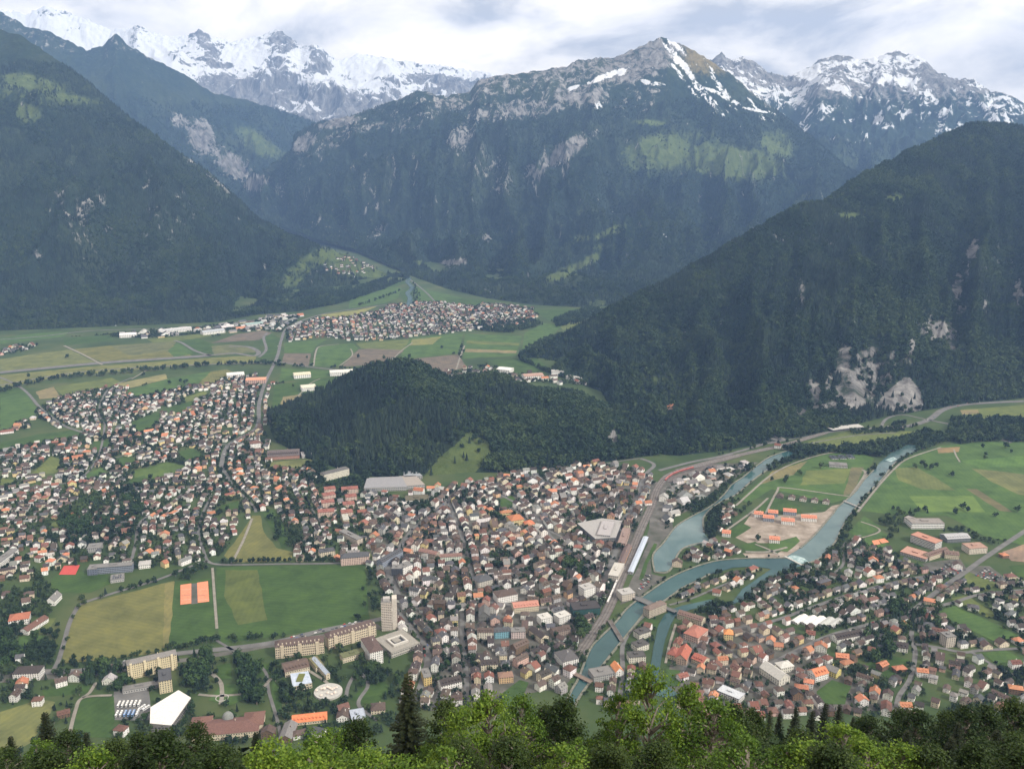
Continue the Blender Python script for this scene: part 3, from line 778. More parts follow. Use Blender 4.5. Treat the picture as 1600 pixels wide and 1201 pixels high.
G1, G2, YG, Y_, T_, B_ = (0.042, 0.078, 0.021), (0.058, 0.104, 0.030), (0.098, 0.122, 0.040), (0.122, 0.124, 0.045), (0.18, 0.155, 0.085), (0.125, 0.105, 0.082)
OL = (0.105, 0.115, 0.055)
FIELDS = [
 ([(998, 905), (1006, 880), (1022, 848), (1027, 850), (1012, 880), (1004, 906)], G1),
 ([(338, 886), (450, 884), (570, 882), (578, 966), (520, 980), (440, 993), (346, 1004), (340, 980)], G1), ([(352, 890), (402, 890), (410, 930), (418, 968), (372, 976), (350, 930)], (0.078, 0.098, 0.030)),
 ([(274, 908), (332, 903), (337, 984), (330, 1000), (262, 1018), (266, 960)], G1), ([(127, 944), (190, 928), (250, 912), (272, 907), (266, 960), (260, 1018), (180, 1028), (97, 1036), (102, 1000), (112, 965)], Y_), ([(258, 912), (273, 908), (264, 1010), (255, 1012)], (0.155, 0.145, 0.058)),
 ([(350, 868), (372, 838), (394, 805), (407, 805), (412, 830), (432, 856), (458, 862), (455, 876), (365, 879)], Y_),
 ([(0, 1112), (62, 1092), (86, 1096), (70, 1130), (48, 1160), (0, 1185)], (0.13, 0.14, 0.055)), ([(126, 1090), (178, 1088), (180, 1120), (172, 1152), (108, 1152)], G1), ([(66, 1078), (105, 1070), (140, 1068), (138, 1082), (70, 1088)], G1), ([(30, 994), (70, 992), (64, 1010), (24, 1014)], G2), ([(56, 966), (88, 965), (74, 990), (52, 992)], YG),
 ([(0, 561), (60, 552), (110, 546), (152, 567), (70, 575), (0, 582)], (0.118, 0.132, 0.052)), ([(110, 546), (170, 540), (262, 535), (300, 556), (160, 566)], Y_), ([(174, 541), (230, 536), (280, 531), (262, 548), (205, 556)], OL), ([(262, 548), (282, 532), (302, 553), (272, 558)], G2), ([(268, 530), (298, 525), (335, 538), (332, 550), (305, 553)], G1),
 ([(0, 586), (160, 571), (330, 559), (402, 555), (396, 566), (250, 574), (100, 588), (0, 606)], (0.13, 0.138, 0.050)), ([(330, 541), (360, 538), (396, 542), (400, 550), (335, 556)], OL), ([(330, 536), (370, 522), (410, 516), (425, 520), (405, 531)], B_), ([(405, 531), (424, 521), (440, 530), (436, 556), (404, 562), (418, 546)], G1),
 ([(0, 620), (40, 612), (56, 636), (54, 648), (0, 674)], G2), ([(0, 692), (60, 678), (130, 670), (126, 682), (60, 692), (0, 704)], G1), ([(56, 612), (84, 604), (94, 620), (62, 624)], T_), ([(84, 604), (175, 590), (196, 600), (97, 618)], YG), ([(198, 610), (262, 592), (330, 580), (352, 583), (310, 600), (214, 621)], G2), ([(178, 600), (258, 584), (262, 592), (204, 606)], (0.19, 0.18, 0.085)), ([(330, 580), (354, 577), (366, 582), (332, 600), (308, 602)], Y_), ([(0, 612), (28, 605), (40, 612), (0, 622)], G1),
 ([(205, 660), (246, 644), (252, 650), (240, 668), (214, 674)], G1), ([(55, 735), (80, 712), (95, 718), (90, 738), (45, 745)], YG), ([(0, 746), (26, 750), (22, 757), (0, 760)], YG), ([(145, 690), (172, 686), (170, 700), (148, 704)], G1), ([(80, 905), (100, 890), (168, 898), (172, 912), (140, 926), (80, 925)], G1), ([(180, 716), (205, 710), (212, 722), (190, 730)], G1), ([(210, 735), (262, 722), (300, 730), (250, 748), (210, 748)], (0.07, 0.11, 0.03)), ([(278, 706), (300, 700), (322, 712), (290, 722)], G1), ([(200, 750), (226, 742), (230, 752), (205, 758)], G1), ([(285, 622), (322, 610), (325, 618), (290, 632)], YG), ([(255, 640), (300, 626), (302, 636), (262, 648)], G1), ([(78, 818), (100, 810), (110, 822), (85, 830)], YG), ([(132, 742), (160, 730), (168, 740), (140, 750)], G2),
 ([(444, 536), (512, 530), (494, 540), (488, 552), (444, 551)], G2), ([(444, 552), (486, 552), (482, 572), (440, 566)], B_), ([(496, 541), (552, 536), (560, 545), (530, 572), (486, 572)], G2), ([(560, 546), (618, 540), (632, 548), (600, 568), (534, 573)], B_), ([(556, 536), (640, 530), (632, 547), (564, 544)], YG), ([(642, 528), (724, 520), (716, 552), (622, 562)], G2), ([(644, 530), (690, 526), (676, 538), (640, 540)], (0.16, 0.165, 0.06)), ([(618, 563), (716, 554), (730, 574), (690, 582), (620, 572)], B_), ([(726, 521), (816, 525), (806, 556), (724, 560)], G2), ([(730, 532), (812, 536), (810, 540), (728, 537)], YG), ([(728, 545), (808, 548), (806, 552), (726, 550)], T_),
 ([(428, 602), (480, 594), (554, 585), (520, 610), (470, 630), (424, 642)], G1), ([(442, 620), (472, 616), (466, 628), (438, 632)], T_), ([(440, 575), (520, 580), (560, 584), (480, 592), (436, 597)], G2), ([(760, 562), (840, 560), (860, 578), (800, 585)], G1), ([(820, 520), (850, 505), (880, 508), (842, 540), (815, 548)], G2),
 ([(548, 458), (600, 446), (628, 450), (622, 466), (600, 474), (545, 482)], G2), ([(640, 446), (676, 454), (724, 466), (700, 472), (655, 472), (648, 460)], G2), ([(690, 464), (772, 470), (740, 478), (706, 474)], G1), ([(868, 502), (920, 500), (965, 492), (940, 505), (880, 516)], YG), ([(830, 484), (900, 482), (940, 490), (860, 502)], G1), ([(500, 492), (560, 484), (590, 478), (560, 492), (510, 498)], (0.19, 0.19, 0.07)), ([(0, 528), (60, 520), (108, 518), (100, 526), (0, 538)], G2), ([(100, 528), (170, 524), (180, 532), (100, 540)], G1), ([(230, 530), (330, 520), (360, 520), (300, 530), (240, 536)], YG), ([(560, 450), (610, 440), (640, 440), (620, 448)], G1), ([(625, 455), (640, 450), (652, 470), (630, 473)], G1),
 ([(1156, 782), (1182, 756), (1206, 736), (1290, 709), (1340, 706), (1366, 716), (1345, 752), (1330, 776), (1300, 786), (1206, 764), (1170, 786)], G2), ([(1206, 736), (1262, 720), (1240, 742), (1184, 758)], (0.16, 0.145, 0.07)), ([(1330, 730), (1350, 730), (1335, 770), (1318, 775)], (0.115, 0.11, 0.06)), ([(1260, 735), (1330, 732), (1320, 755), (1250, 758)], (0.115, 0.14, 0.045)),
 ([(1184, 792), (1210, 775), (1250, 790), (1252, 800), (1190, 800)], G1), ([(1136, 832), (1158, 816), (1174, 824), (1148, 840)], G1), ([(1200, 850), (1244, 838), (1250, 845), (1230, 862), (1202, 858)], G2), ([(1156, 852), (1180, 846), (1196, 856), (1170, 864)], G1), ([(1270, 790), (1292, 788), (1290, 797), (1270, 797)], G1),
 ([(1412, 716), (1470, 696), (1540, 690), (1640, 690), (1680, 850), (1600, 852), (1540, 838), (1480, 806), (1412, 806), (1345, 798), (1378, 752)], G2), ([(1398, 732), (1432, 730), (1462, 746), (1492, 766), (1440, 764), (1404, 750)], (0.105, 0.125, 0.045)), ([(1518, 732), (1560, 736), (1640, 746), (1640, 780), (1590, 772), (1548, 752)], (0.12, 0.13, 0.055)), ([(1510, 764), (1526, 764), (1582, 800), (1562, 798)], (0.115, 0.105, 0.055)), ([(1464, 700), (1500, 698), (1498, 706), (1466, 708)], (0.19, 0.14, 0.075)), ([(1500, 720), (1600, 712), (1640, 730), (1530, 730)], (0.07, 0.13, 0.034)), ([(1420, 775), (1520, 775), (1540, 800), (1440, 800)], (0.10, 0.155, 0.042)),
 ([(1326, 832), (1350, 806), (1374, 822), (1370, 829), (1343, 841)], G2), ([(1350, 842), (1376, 830), (1392, 840), (1380, 856), (1352, 852)], G2), ([(1262, 690), (1320, 676), (1380, 673), (1440, 674), (1400, 690), (1320, 700), (1266, 706)], YG), ([(1500, 640), (1640, 630), (1640, 652), (1520, 655)], YG), ([(1500, 641), (1528, 640), (1530, 646), (1504, 648)], T_), ([(1566, 862), (1600, 850), (1620, 880), (1580, 876)], (0.22, 0.16, 0.12)), ([(1575, 884), (1620, 880), (1620, 905), (1590, 900)], G1),
 ([(1462, 955), (1492, 946), (1540, 968), (1592, 994), (1556, 1003), (1520, 986)], G2), ([(1534, 1020), (1572, 1016), (1602, 1032), (1592, 1041), (1562, 1041)], G2), ([(1350, 1042), (1376, 1020), (1420, 1030), (1412, 1050), (1388, 1060)], G1), ([(1276, 1080), (1300, 1062), (1330, 1072), (1320, 1100), (1280, 1100)], G1), ([(1510, 892), (1560, 912), (1540, 924), (1505, 908)], YG), ([(1485, 935), (1510, 930), (1560, 960), (1545, 966)], YG),
 ([(782, 1085), (812, 1062), (826, 1066), (815, 1095), (790, 1105)], G1), ([(570, 1070), (600, 1062), (612, 1080), (580, 1102), (548, 1092)], G1), ([(780, 780), (800, 774), (812, 788), (785, 797)], G1), ([(425, 1060), (442, 1080), (440, 1112), (424, 1112)], G1), ([(345, 1070), (380, 1068), (385, 1090), (360, 1102), (326, 1094)], G2), ([(338, 1040), (360, 1036), (362, 1060), (342, 1062)], G1), ([(395, 1040), (424, 1036), (422, 1052), (398, 1058)], G1), ([(962, 985), (985, 972), (945, 1010), (930, 1020)], G1), ([(1010, 966), (1030, 968), (1028, 982), (1004, 976)], G1), ([(1040, 1045), (1070, 1048), (1062, 1072), (1042, 1072)], G1), ([(1076, 938), (1108, 928), (1118, 934), (1084, 944)], G1),
 ([(425, 722), (500, 716), (498, 722), (470, 732), (420, 730)], (0.13, 0.14, 0.055)), ([(345, 790), (372, 782), (378, 796), (350, 800)], G1), ([(410, 800), (428, 796), (460, 850), (440, 856)], G1),
]
PAVED = [
 ([(560, 800), (620, 780), (720, 760), (860, 740), (1000, 735), (1030, 755), (1005, 800), (985, 850), (960, 910), (935, 960), (900, 1050), (880, 1075), (700, 1100), (655, 1092), (664, 1040), (625, 962), (590, 900)], 'paving'),
 ([(1044, 1050), (1062, 990), (1100, 965), (1200, 975), (1280, 1002), (1300, 1040), (1390, 1090), (1400, 1110), (1100, 1115), (1044, 1080)], 'paving'),
 ([(1025, 762), (1060, 742), (1120, 724), (1185, 722), (1140, 752), (1090, 790), (1050, 810), (1030, 830), (1010, 850)], 'paving'),
 ([(0, 1050), (60, 1044), (132, 1048), (300, 1026), (590, 974), (598, 982), (300, 1032), (150, 1056), (60, 1062), (0, 1066)], 'paving'),
 ([(178, 1080), (232, 1076), (236, 1124), (176, 1124)], 'asphalt'), ([(1440, 880), (1500, 872), (1512, 892), (1490, 902), (1462, 900)], 'paving'), ([(1516, 884), (1546, 884), (1572, 904), (1552, 912), (1515, 900)], 'paving'),
 ([(1146, 838), (1176, 800), (1200, 806), (1284, 800), (1300, 797), (1262, 840), (1230, 846), (1200, 848), (1168, 848)], 'dirt'),
 ([(1160, 864), (1215, 864), (1244, 846), (1274, 812), (1300, 790), (1318, 786), (1300, 806), (1272, 838), (1250, 858), (1227, 871), (1170, 873)], 'dirt'), ([(1290, 712), (1340, 709), (1342, 728), (1300, 736), (1288, 728)], 'paving'), ([(968, 945), (992, 895), (1012, 850), (1030, 815), (1046, 808), (1052, 824), (1034, 846), (1017, 868), (1018, 896), (1040, 902), (1002, 930)], 'paving'),
]
for px, mt in PAVED: sheet('pavement' if mt != 'dirt' else 'gravel_ground', px, mt, 0 if mt == 'paving' else 2)
for px, c in FIELDS: sheet('field', px, 'field_surface', 2, color=c)
for px in ([(282, 914), (299, 911.5), (299, 943), (282, 945)], [(308, 910.5), (325, 908), (327, 940), (309, 942)]):
    sheet('clay_tennis_court', px, 'clay_court', 2, smooth=False, z=0.9)
sheet('court_path', [(299, 912), (308, 911), (309, 943), (299, 944)], 'paving', 2, smooth=False, z=0.8)
for v_ in (921, 930, 937):
    for u_ in (283, 309): strip('court_net', [(u_, v_ + 1), (u_ + 15, v_ - .6)], 1.1 if v_ == 930 else .5, 'asphalt' if v_ == 930 else 'concrete_line', 0, z=1.1)
sheet('red_sports_court', [(92, 898), (100, 884), (125, 883), (118, 898)], 'red_court', 2, smooth=False, z=0.9)
sheet('clay_tennis_court', [(1362, 845), (1372, 843), (1376, 850), (1366, 852)], 'clay_court', 2, smooth=False, z=0.9)
sheet('clay_tennis_court', [(1372, 843), (1382, 841), (1389, 847), (1378, 849)], 'clay_court', 2, smooth=False, z=0.9)

# water
MAIN_L = [(872, 1130), (891, 1083), (904, 1060), (922, 1015), (940, 994), (959, 976), (981, 950), (1007, 930), (1049, 902), (1089, 885), (1123, 876), (1165, 873), (1228, 872)]
MAIN_R = [(890, 1130), (901, 1097), (922, 1066), (950, 1029), (970, 1004), (993, 976), (1015, 950), (1038, 939), (1066, 919), (1089, 908), (1109, 897), (1146, 887), (1180, 885), (1205, 889), (1180, 906), (1160, 920), (1148, 936), (1140, 946), (1160, 938), (1185, 918), (1215, 900), (1252, 884)]
sheet('river', MAIN_L + MAIN_R[::-1], 'river_water', 1, smooth=False, z=0.85)
UP_L = [(1227, 871), (1250, 857), (1272, 837), (1300, 805), (1310, 792), (1335, 770), (1350, 750), (1365, 735), (1375, 722), (1392, 708), (1420, 694)]
UP_R = [(1253, 883), (1282, 872), (1305, 847), (1320, 817), (1340, 790), (1360, 767), (1380, 747), (1397, 725), (1415, 712), (1445, 698)]
sheet('river', UP_L + UP_R[::-1], 'milky_water', 1, smooth=False, z=1.1)
sheet('weir_foam', [(1228, 872), (1254, 882), (1264, 879), (1256, 872), (1244, 868), (1236, 868)], 'white_water', 1, z=1.25)
sheet('weir_foam', [(1383, 719), (1392, 722), (1402, 718), (1396, 714)], 'white_water', 1, z=1.25)
CAN_L = [(1023, 894), (1020, 868), (1037, 848), (1056, 823), (1081, 807), (1109, 792), (1131, 773), (1144, 757), (1162, 745), (1181, 729), (1203, 714), (1232, 704)]
CAN_R = [(1046, 892), (1066, 858), (1109, 846), (1100, 832), (1100, 808), (1119, 789), (1150, 773), (1172, 754), (1197, 736), (1225, 722), (1250, 712)]
sheet('canal_basin', CAN_L[:6] + [(1119, 789)] + CAN_R[4::-1], 'calm_water', 1, smooth=False, z=0.85)
sheet('canal', CAN_L[5:] + CAN_R[:4:-1], 'river_water', 1, smooth=False, z=0.8)
sheet('river_channel', [(1010, 1060), (1017, 1038), (1021, 1012), (1028, 978), (1038, 961), (1050, 952), (1066, 946), (1109, 937), (1125, 938), (1110, 946), (1080, 952), (1056, 962), (1047, 978), (1038, 1004), (1032, 1038), (1028, 1060), (1060, 1085), (1040, 1090), (1010, 1082)], 'river_water', 1, smooth=False, z=0.83)
strip('mountain_stream', [(638, 478), (641, 466), (637, 458), (644, 450), (637, 441), (640, 434)], 26, 'calm_water', 1, z=1.4)
strip('mountain_stream', [(608, 416), (600, 409), (597, 404), (592, 400)], 22, 'calm_water', 1, z=1.4)
for a in (MAIN_L, UP_L[1:8], UP_R[:9], CAN_L, CAN_R[3:], [(1023, 894), (1046, 892), (1066, 858), (1109, 846)], MAIN_R[:11]):
    strip('river_bank', a, 3.2, 'stone_bank', 1, z=1.9, h=1.9)

# roads, paths, railway
ROADS = [
 ([(640, 472), (560, 482), (500, 492), (452, 510), (440, 530), (433, 558), (415, 596), (405, 630), (402, 666), (376, 683), (357, 695), (349, 712), (347, 730), (357, 748)], 15),
 ([(-10, 586), (20, 598), (42, 613), (60, 634), (76, 648), (102, 666), (132, 676)], 11), ([(206, 590), (172, 606), (158, 628), (155, 648), (164, 662)], 8),
 ([(720, 760), (700, 782), (672, 806), (645, 828), (630, 848), (614, 872), (606, 890), (622, 930)], 13), ([(700, 784), (707, 800), (715, 820), (724, 846), (731, 872), (737, 900), (744, 922)], 9), ([(722, 958), (722, 985), (724, 1012), (728, 1050), (730, 1095)], 9),
 ([(60, 1050), (132, 1047), (196, 1036), (270, 1022), (366, 1012), (430, 1003), (508, 984), (590, 968), (618, 958)], 16), ([(84, 1046), (92, 1030), (101, 1000), (108, 975), (118, 954), (130, 942), (192, 922), (248, 905), (300, 884), (324, 876)], 9), ([(324, 876), (345, 882), (440, 881), (520, 880), (575, 878), (600, 884)], 8),
 ([(618, 952), (640, 978), (658, 1000), (668, 1012), (667, 1040), (654, 1080), (640, 1110)], 12), ([(700, 1060), (686, 1085), (676, 1110)], 9), ([(945, 905), (955, 880), (965, 850), (970, 820), (985, 797), (998, 772), (1008, 742), (1022, 726), (1000, 716)], 12), ([(620, 930), (700, 945), (760, 940), (840, 950), (900, 935), (945, 905)], 10),
 ([(760, 800), (800, 795), (830, 820), (860, 830), (905, 855), (950, 890)], 8), ([(560, 800), (600, 800), (645, 828)], 7), ([(484, 790), (476, 775), (490, 800), (500, 815)], 7), ([(780, 772), (830, 800), (850, 825), (880, 860)], 8),
 ([(1000, 716), (960, 722), (880, 738), (800, 745), (740, 752), (720, 760)], 8),
 ([(1140, 985), (1208, 970), (1265, 950), (1333, 927), (1404, 908), (1457, 898)], 10), ([(1200, 1040), (1285, 998), (1350, 978), (1401, 963), (1423, 956), (1463, 925), (1500, 899), (1548, 865), (1610, 824)], 13), ([(1423, 956), (1486, 942), (1525, 930), (1570, 924), (1620, 920)], 10), ([(1425, 985), (1424, 998), (1430, 1021), (1422, 1060), (1404, 1089), (1400, 1120)], 9), ([(1428, 1006), (1463, 1011), (1505, 1019), (1531, 1016), (1570, 1014), (1620, 1012)], 9), ([(1520, 1020), (1556, 1041), (1610, 1066)], 7), ([(1302, 896), (1318, 880), (1316, 855), (1332, 842), (1345, 836)], 7),
 ([(1060, 1062), (1092, 1000), (1110, 985), (1140, 985)], 8), ([(1012, 955), (990, 978), (976, 1000), (972, 1018), (973, 1050), (968, 1090)], 9), ([(1090, 985), (1130, 1010), (1170, 1040), (1200, 1040)], 8), ([(1046, 945), (1080, 935), (1120, 918), (1150, 905)], 6),
 ([(300, 760), (260, 790), (220, 815), (212, 850), (205, 876)], 8), ([(357, 748), (370, 765), (395, 790), (400, 800)], 8), ([(164, 662), (160, 690), (150, 720), (120, 750), (60, 760), (0, 770)], 7), ([(357, 748), (330, 760), (300, 760), (240, 765), (170, 780), (150, 800)], 7), ([(357, 695), (300, 690), (240, 700), (180, 715), (120, 725)], 7), ([(330, 775), (318, 800), (310, 830), (318, 860), (324, 876)], 7),
 ([(1200, 692), (1250, 682), (1320, 671), (1375, 669), (1415, 666), (1440, 660), (1456, 653), (1472, 641), (1500, 633), (1550, 629), (1620, 626), (1720, 622)], 24), ([(1452, 656), (1470, 660), (1500, 666), (1546, 680), (1580, 692)], 14), ([(1376, 669), (1382, 657), (1395, 650), (1412, 648), (1432, 652), (1450, 656)], 11), ([(1330, 665), (1365, 651), (1395, 642), (1408, 648)], 11), ([(1030, 735), (1080, 722), (1130, 712), (1200, 692)], 14), ([(1220, 702), (1280, 690), (1340, 680), (1400, 676)], 6),
 ([(440, 566), (490, 574), (560, 580), (640, 582)], 14), ([(0, 602), (120, 582), (260, 572), (440, 566)], 14), ([(-20, 532), (60, 526), (110, 520), (160, 516), (300, 511), (400, 500), (470, 492)], 16),
 ([(0, 582), (72, 575), (158, 567), (230, 562), (305, 557), (330, 555)], 46), ([(330, 556), (305, 548), (285, 536), (272, 532)], 16), ([(330, 555), (365, 552), (396, 556), (404, 550), (388, 542), (358, 541)], 22), ([(405, 558), (416, 546), (412, 528), (418, 520)], 14), ([(640, 436), (665, 456), (680, 472)], 12),
 ([(338, 1000), (395, 1035), (415, 1050), (420, 1080), (432, 1120), (440, 1155)], 6), ([(540, 1095), (545, 1070), (560, 1050), (575, 1070), (560, 1100), (590, 1125)], 7),
]
for px, w in ROADS:
    strip('road', px, w * .78, 'asphalt', 1)
    q_ = catmull([G(*k_) for k_ in px], 5)
    ROADSEG += [((a.x + b_.x) / 2, (a.y + b_.y) / 2, math.atan2(b_.y - a.y, b_.x - a.x)) for a, b_ in zip(q_, q_[1:])]
ROADSEG = np.array(ROADSEG)
PATHS = [
 ([(332, 887), (335, 930), (339, 982)], 4.5), ([(1150, 790), (1172, 770), (1205, 742), (1240, 724), (1290, 709), (1340, 704)], 5), ([(1190, 815), (1214, 768), (1224, 762), (1300, 772), (1330, 776)], 5), ([(1130, 832), (1180, 796), (1200, 778)], 5), ([(1330, 775), (1352, 742), (1348, 734)], 8), ([(1345, 815), (1370, 824), (1372, 832), (1340, 842)], 4), ([(1340, 800), (1372, 760), (1398, 732), (1420, 716), (1470, 699)], 5), ([(1180, 850), (1200, 858), (1215, 866)], 5), ([(1165, 862), (1200, 862), (1230, 855)], 6),
 ([(128, 1090), (140, 1082), (150, 1066)], 5), ([(108, 1150), (118, 1110), (130, 1090), (175, 1086)], 5), ([(490, 572), (494, 548), (502, 541), (530, 538)], 6), ([(530, 572), (550, 556), (548, 545)], 5), ([(610, 566), (625, 550), (645, 535)], 5), ([(712, 580), (720, 555), (726, 540)], 6), ([(460, 625), (484, 600), (500, 592)], 5), ([(206, 592), (230, 578)], 5), ([(100, 540), (130, 554), (160, 570)], 8), ([(1490, 702), (1494, 712), (1500, 722)], 4), ([(1580, 895), (1600, 910)], 4), ([(362, 880), (380, 845), (394, 810)], 5), ([(300, 1030), (340, 1060), (347, 1080), (345, 1100)], 6), ([(424, 1060), (400, 1080), (346, 1087), (310, 1085)], 5), ([(520, 1075), (505, 1062), (470, 1040)], 5), ([(1040, 1036), (1046, 1008), (1056, 975)], 4),
]
for px, w in PATHS: strip('path', px, w, 'gravel', 1, z=0.75)
RAIL = [(905, 1022), (925, 992), (945, 962), (962, 925), (980, 880), (1000, 830), (1018, 790), (1028, 762), (1046, 742), (1082, 730), (1132, 717), (1172, 707), (1222, 696), (1290, 676)]
surf_mat('ballast', [(0.3, (0.085, 0.074, 0.066)), (0.7, (0.15, 0.132, 0.12))], 0.1, 5)
surf_mat('rail_steel', [(0.3, (0.20, 0.19, 0.18)), (0.7, (0.32, 0.31, 0.30))], 0.1, 3)
strip('railway_bed', RAIL, 17, 'ballast', 1, z=0.9, h=0.8)
for off in (-5, 0, 5):
    w = [G(*q) for q in RAIL]
    for s in (-.75, .75):
        ps = []
        for i, p in enumerate(w):
            d = w[min(i + 1, len(w) - 1)] - w[max(i - 1, 0)]; d.normalize()
            ps.append((p.x - d.y * (off + s), p.y + d.x * (off + s)))
        strip('rail', ps, 0.35, 'rail_steel', 0, z=1.15, world=True, h=0.2)
for px, w in (([(1042, 752), (1080, 737), (1120, 727)], 20), ([(1060, 736), (1100, 725), (1150, 712)], 26)): strip('railway_yard', px, w, 'ballast', 1, z=0.8)

# ================================================================== BUILDINGS
def paint_mat(name, attr, stops, scale, rough=0.85, dirt=0.35):
    m, t, b = new_mat(name)
    p = geo_pos(t)
    if attr:
        src = N(t, 'ShaderNodeAttribute', attribute_name=attr).outputs['Color']
    else:
        src = N(t, 'ShaderNodeObjectInfo').outputs['Color']
    c = mixc(t, 1.0, src, ramp(t, noise(t, scale, 5, 0.65, p), stops), 'MULTIPLY')
    L(t, c, b.inputs['Base Color'])
    b.inputs['Roughness'].default_value = rough
    b.inputs['Specular IOR Level'].default_value = 0.2
    return m
WS = [(0.3, (0.72, 0.71, 0.69)), (0.6, (1, 1, 1))]
RS = [(0.3, (0.75, 0.75, 0.76)), (0.5, (0.97, 0.97, 0.97)), (0.7, (1.16, 1.14, 1.12))]
paint_mat('wall_plaster', None, WS, 0.5); paint_mat('wall_plaster_far', 'Col', WS, 0.3)
paint_mat('roof_tiles', None, RS, 0.45, 0.8); paint_mat('roof_tiles_far', 'Col', RS, 0.3, 0.8)
m, t, b = new_mat('window_glass')
c = ramp(t, noise(t, 0.6, 2, 0.5, geo_pos(t)), [(0.35, (0.018, 0.022, 0.028)), (0.65, (0.07, 0.075, 0.08))])
L(t, c, b.inputs['Base Color']); b.inputs['Roughness'].default_value = 0.15
m, t, b = new_mat('glass_roof')
L(t, ramp(t, noise(t, 0.3, 3, 0.5, geo_pos(t)), [(0.3, (0.30, 0.36, 0.45)), (0.7, (0.48, 0.53, 0.62))]), b.inputs['Base Color']); b.inputs['Roughness'].default_value = 0.2
surf_mat('concrete', [(0.3, (0.34, 0.33, 0.31)), (0.7, (0.48, 0.47, 0.44))], 0.3, 5)

def gq(V, Fc, pts):
    k = len(V); V.extend(pts); Fc.append(tuple(range(k, k + len(pts))))
def gbox(V, Fc, x0, x1, y0, y1, z0, z1, bottom=True):
    k = len(V)
    V.extend([(x0, y0, z0), (x1, y0, z0), (x1, y1, z0), (x0, y1, z0), (x0, y0, z1), (x1, y0, z1), (x1, y1, z1), (x0, y1, z1)])
    Fc.extend([(k + 4, k + 5, k + 6, k + 7), (k, k + 1, k + 5, k + 4), (k + 1, k + 2, k + 6, k + 5), (k + 2, k + 3, k + 7, k + 6), (k + 3, k, k + 4, k + 7)])
    if bottom: Fc.append((k + 3, k + 2, k + 1, k))
def slab(V, Fc, a, b_, c, d, th):
    """a sloping roof panel a-b-c-d with thickness th"""
    k = len(V)
    V.extend([a, b_, c, d]); V.extend([(p[0], p[1], p[2] - th) for p in (a, b_, c, d)])
    Fc.extend([(k, k + 1, k + 2, k + 3), (k + 7, k + 6, k + 5, k + 4)])
    for i in range(4):
        j = (i + 1) % 4
        Fc.append((k + j, k + i, k + 4 + i, k + 4 + j))
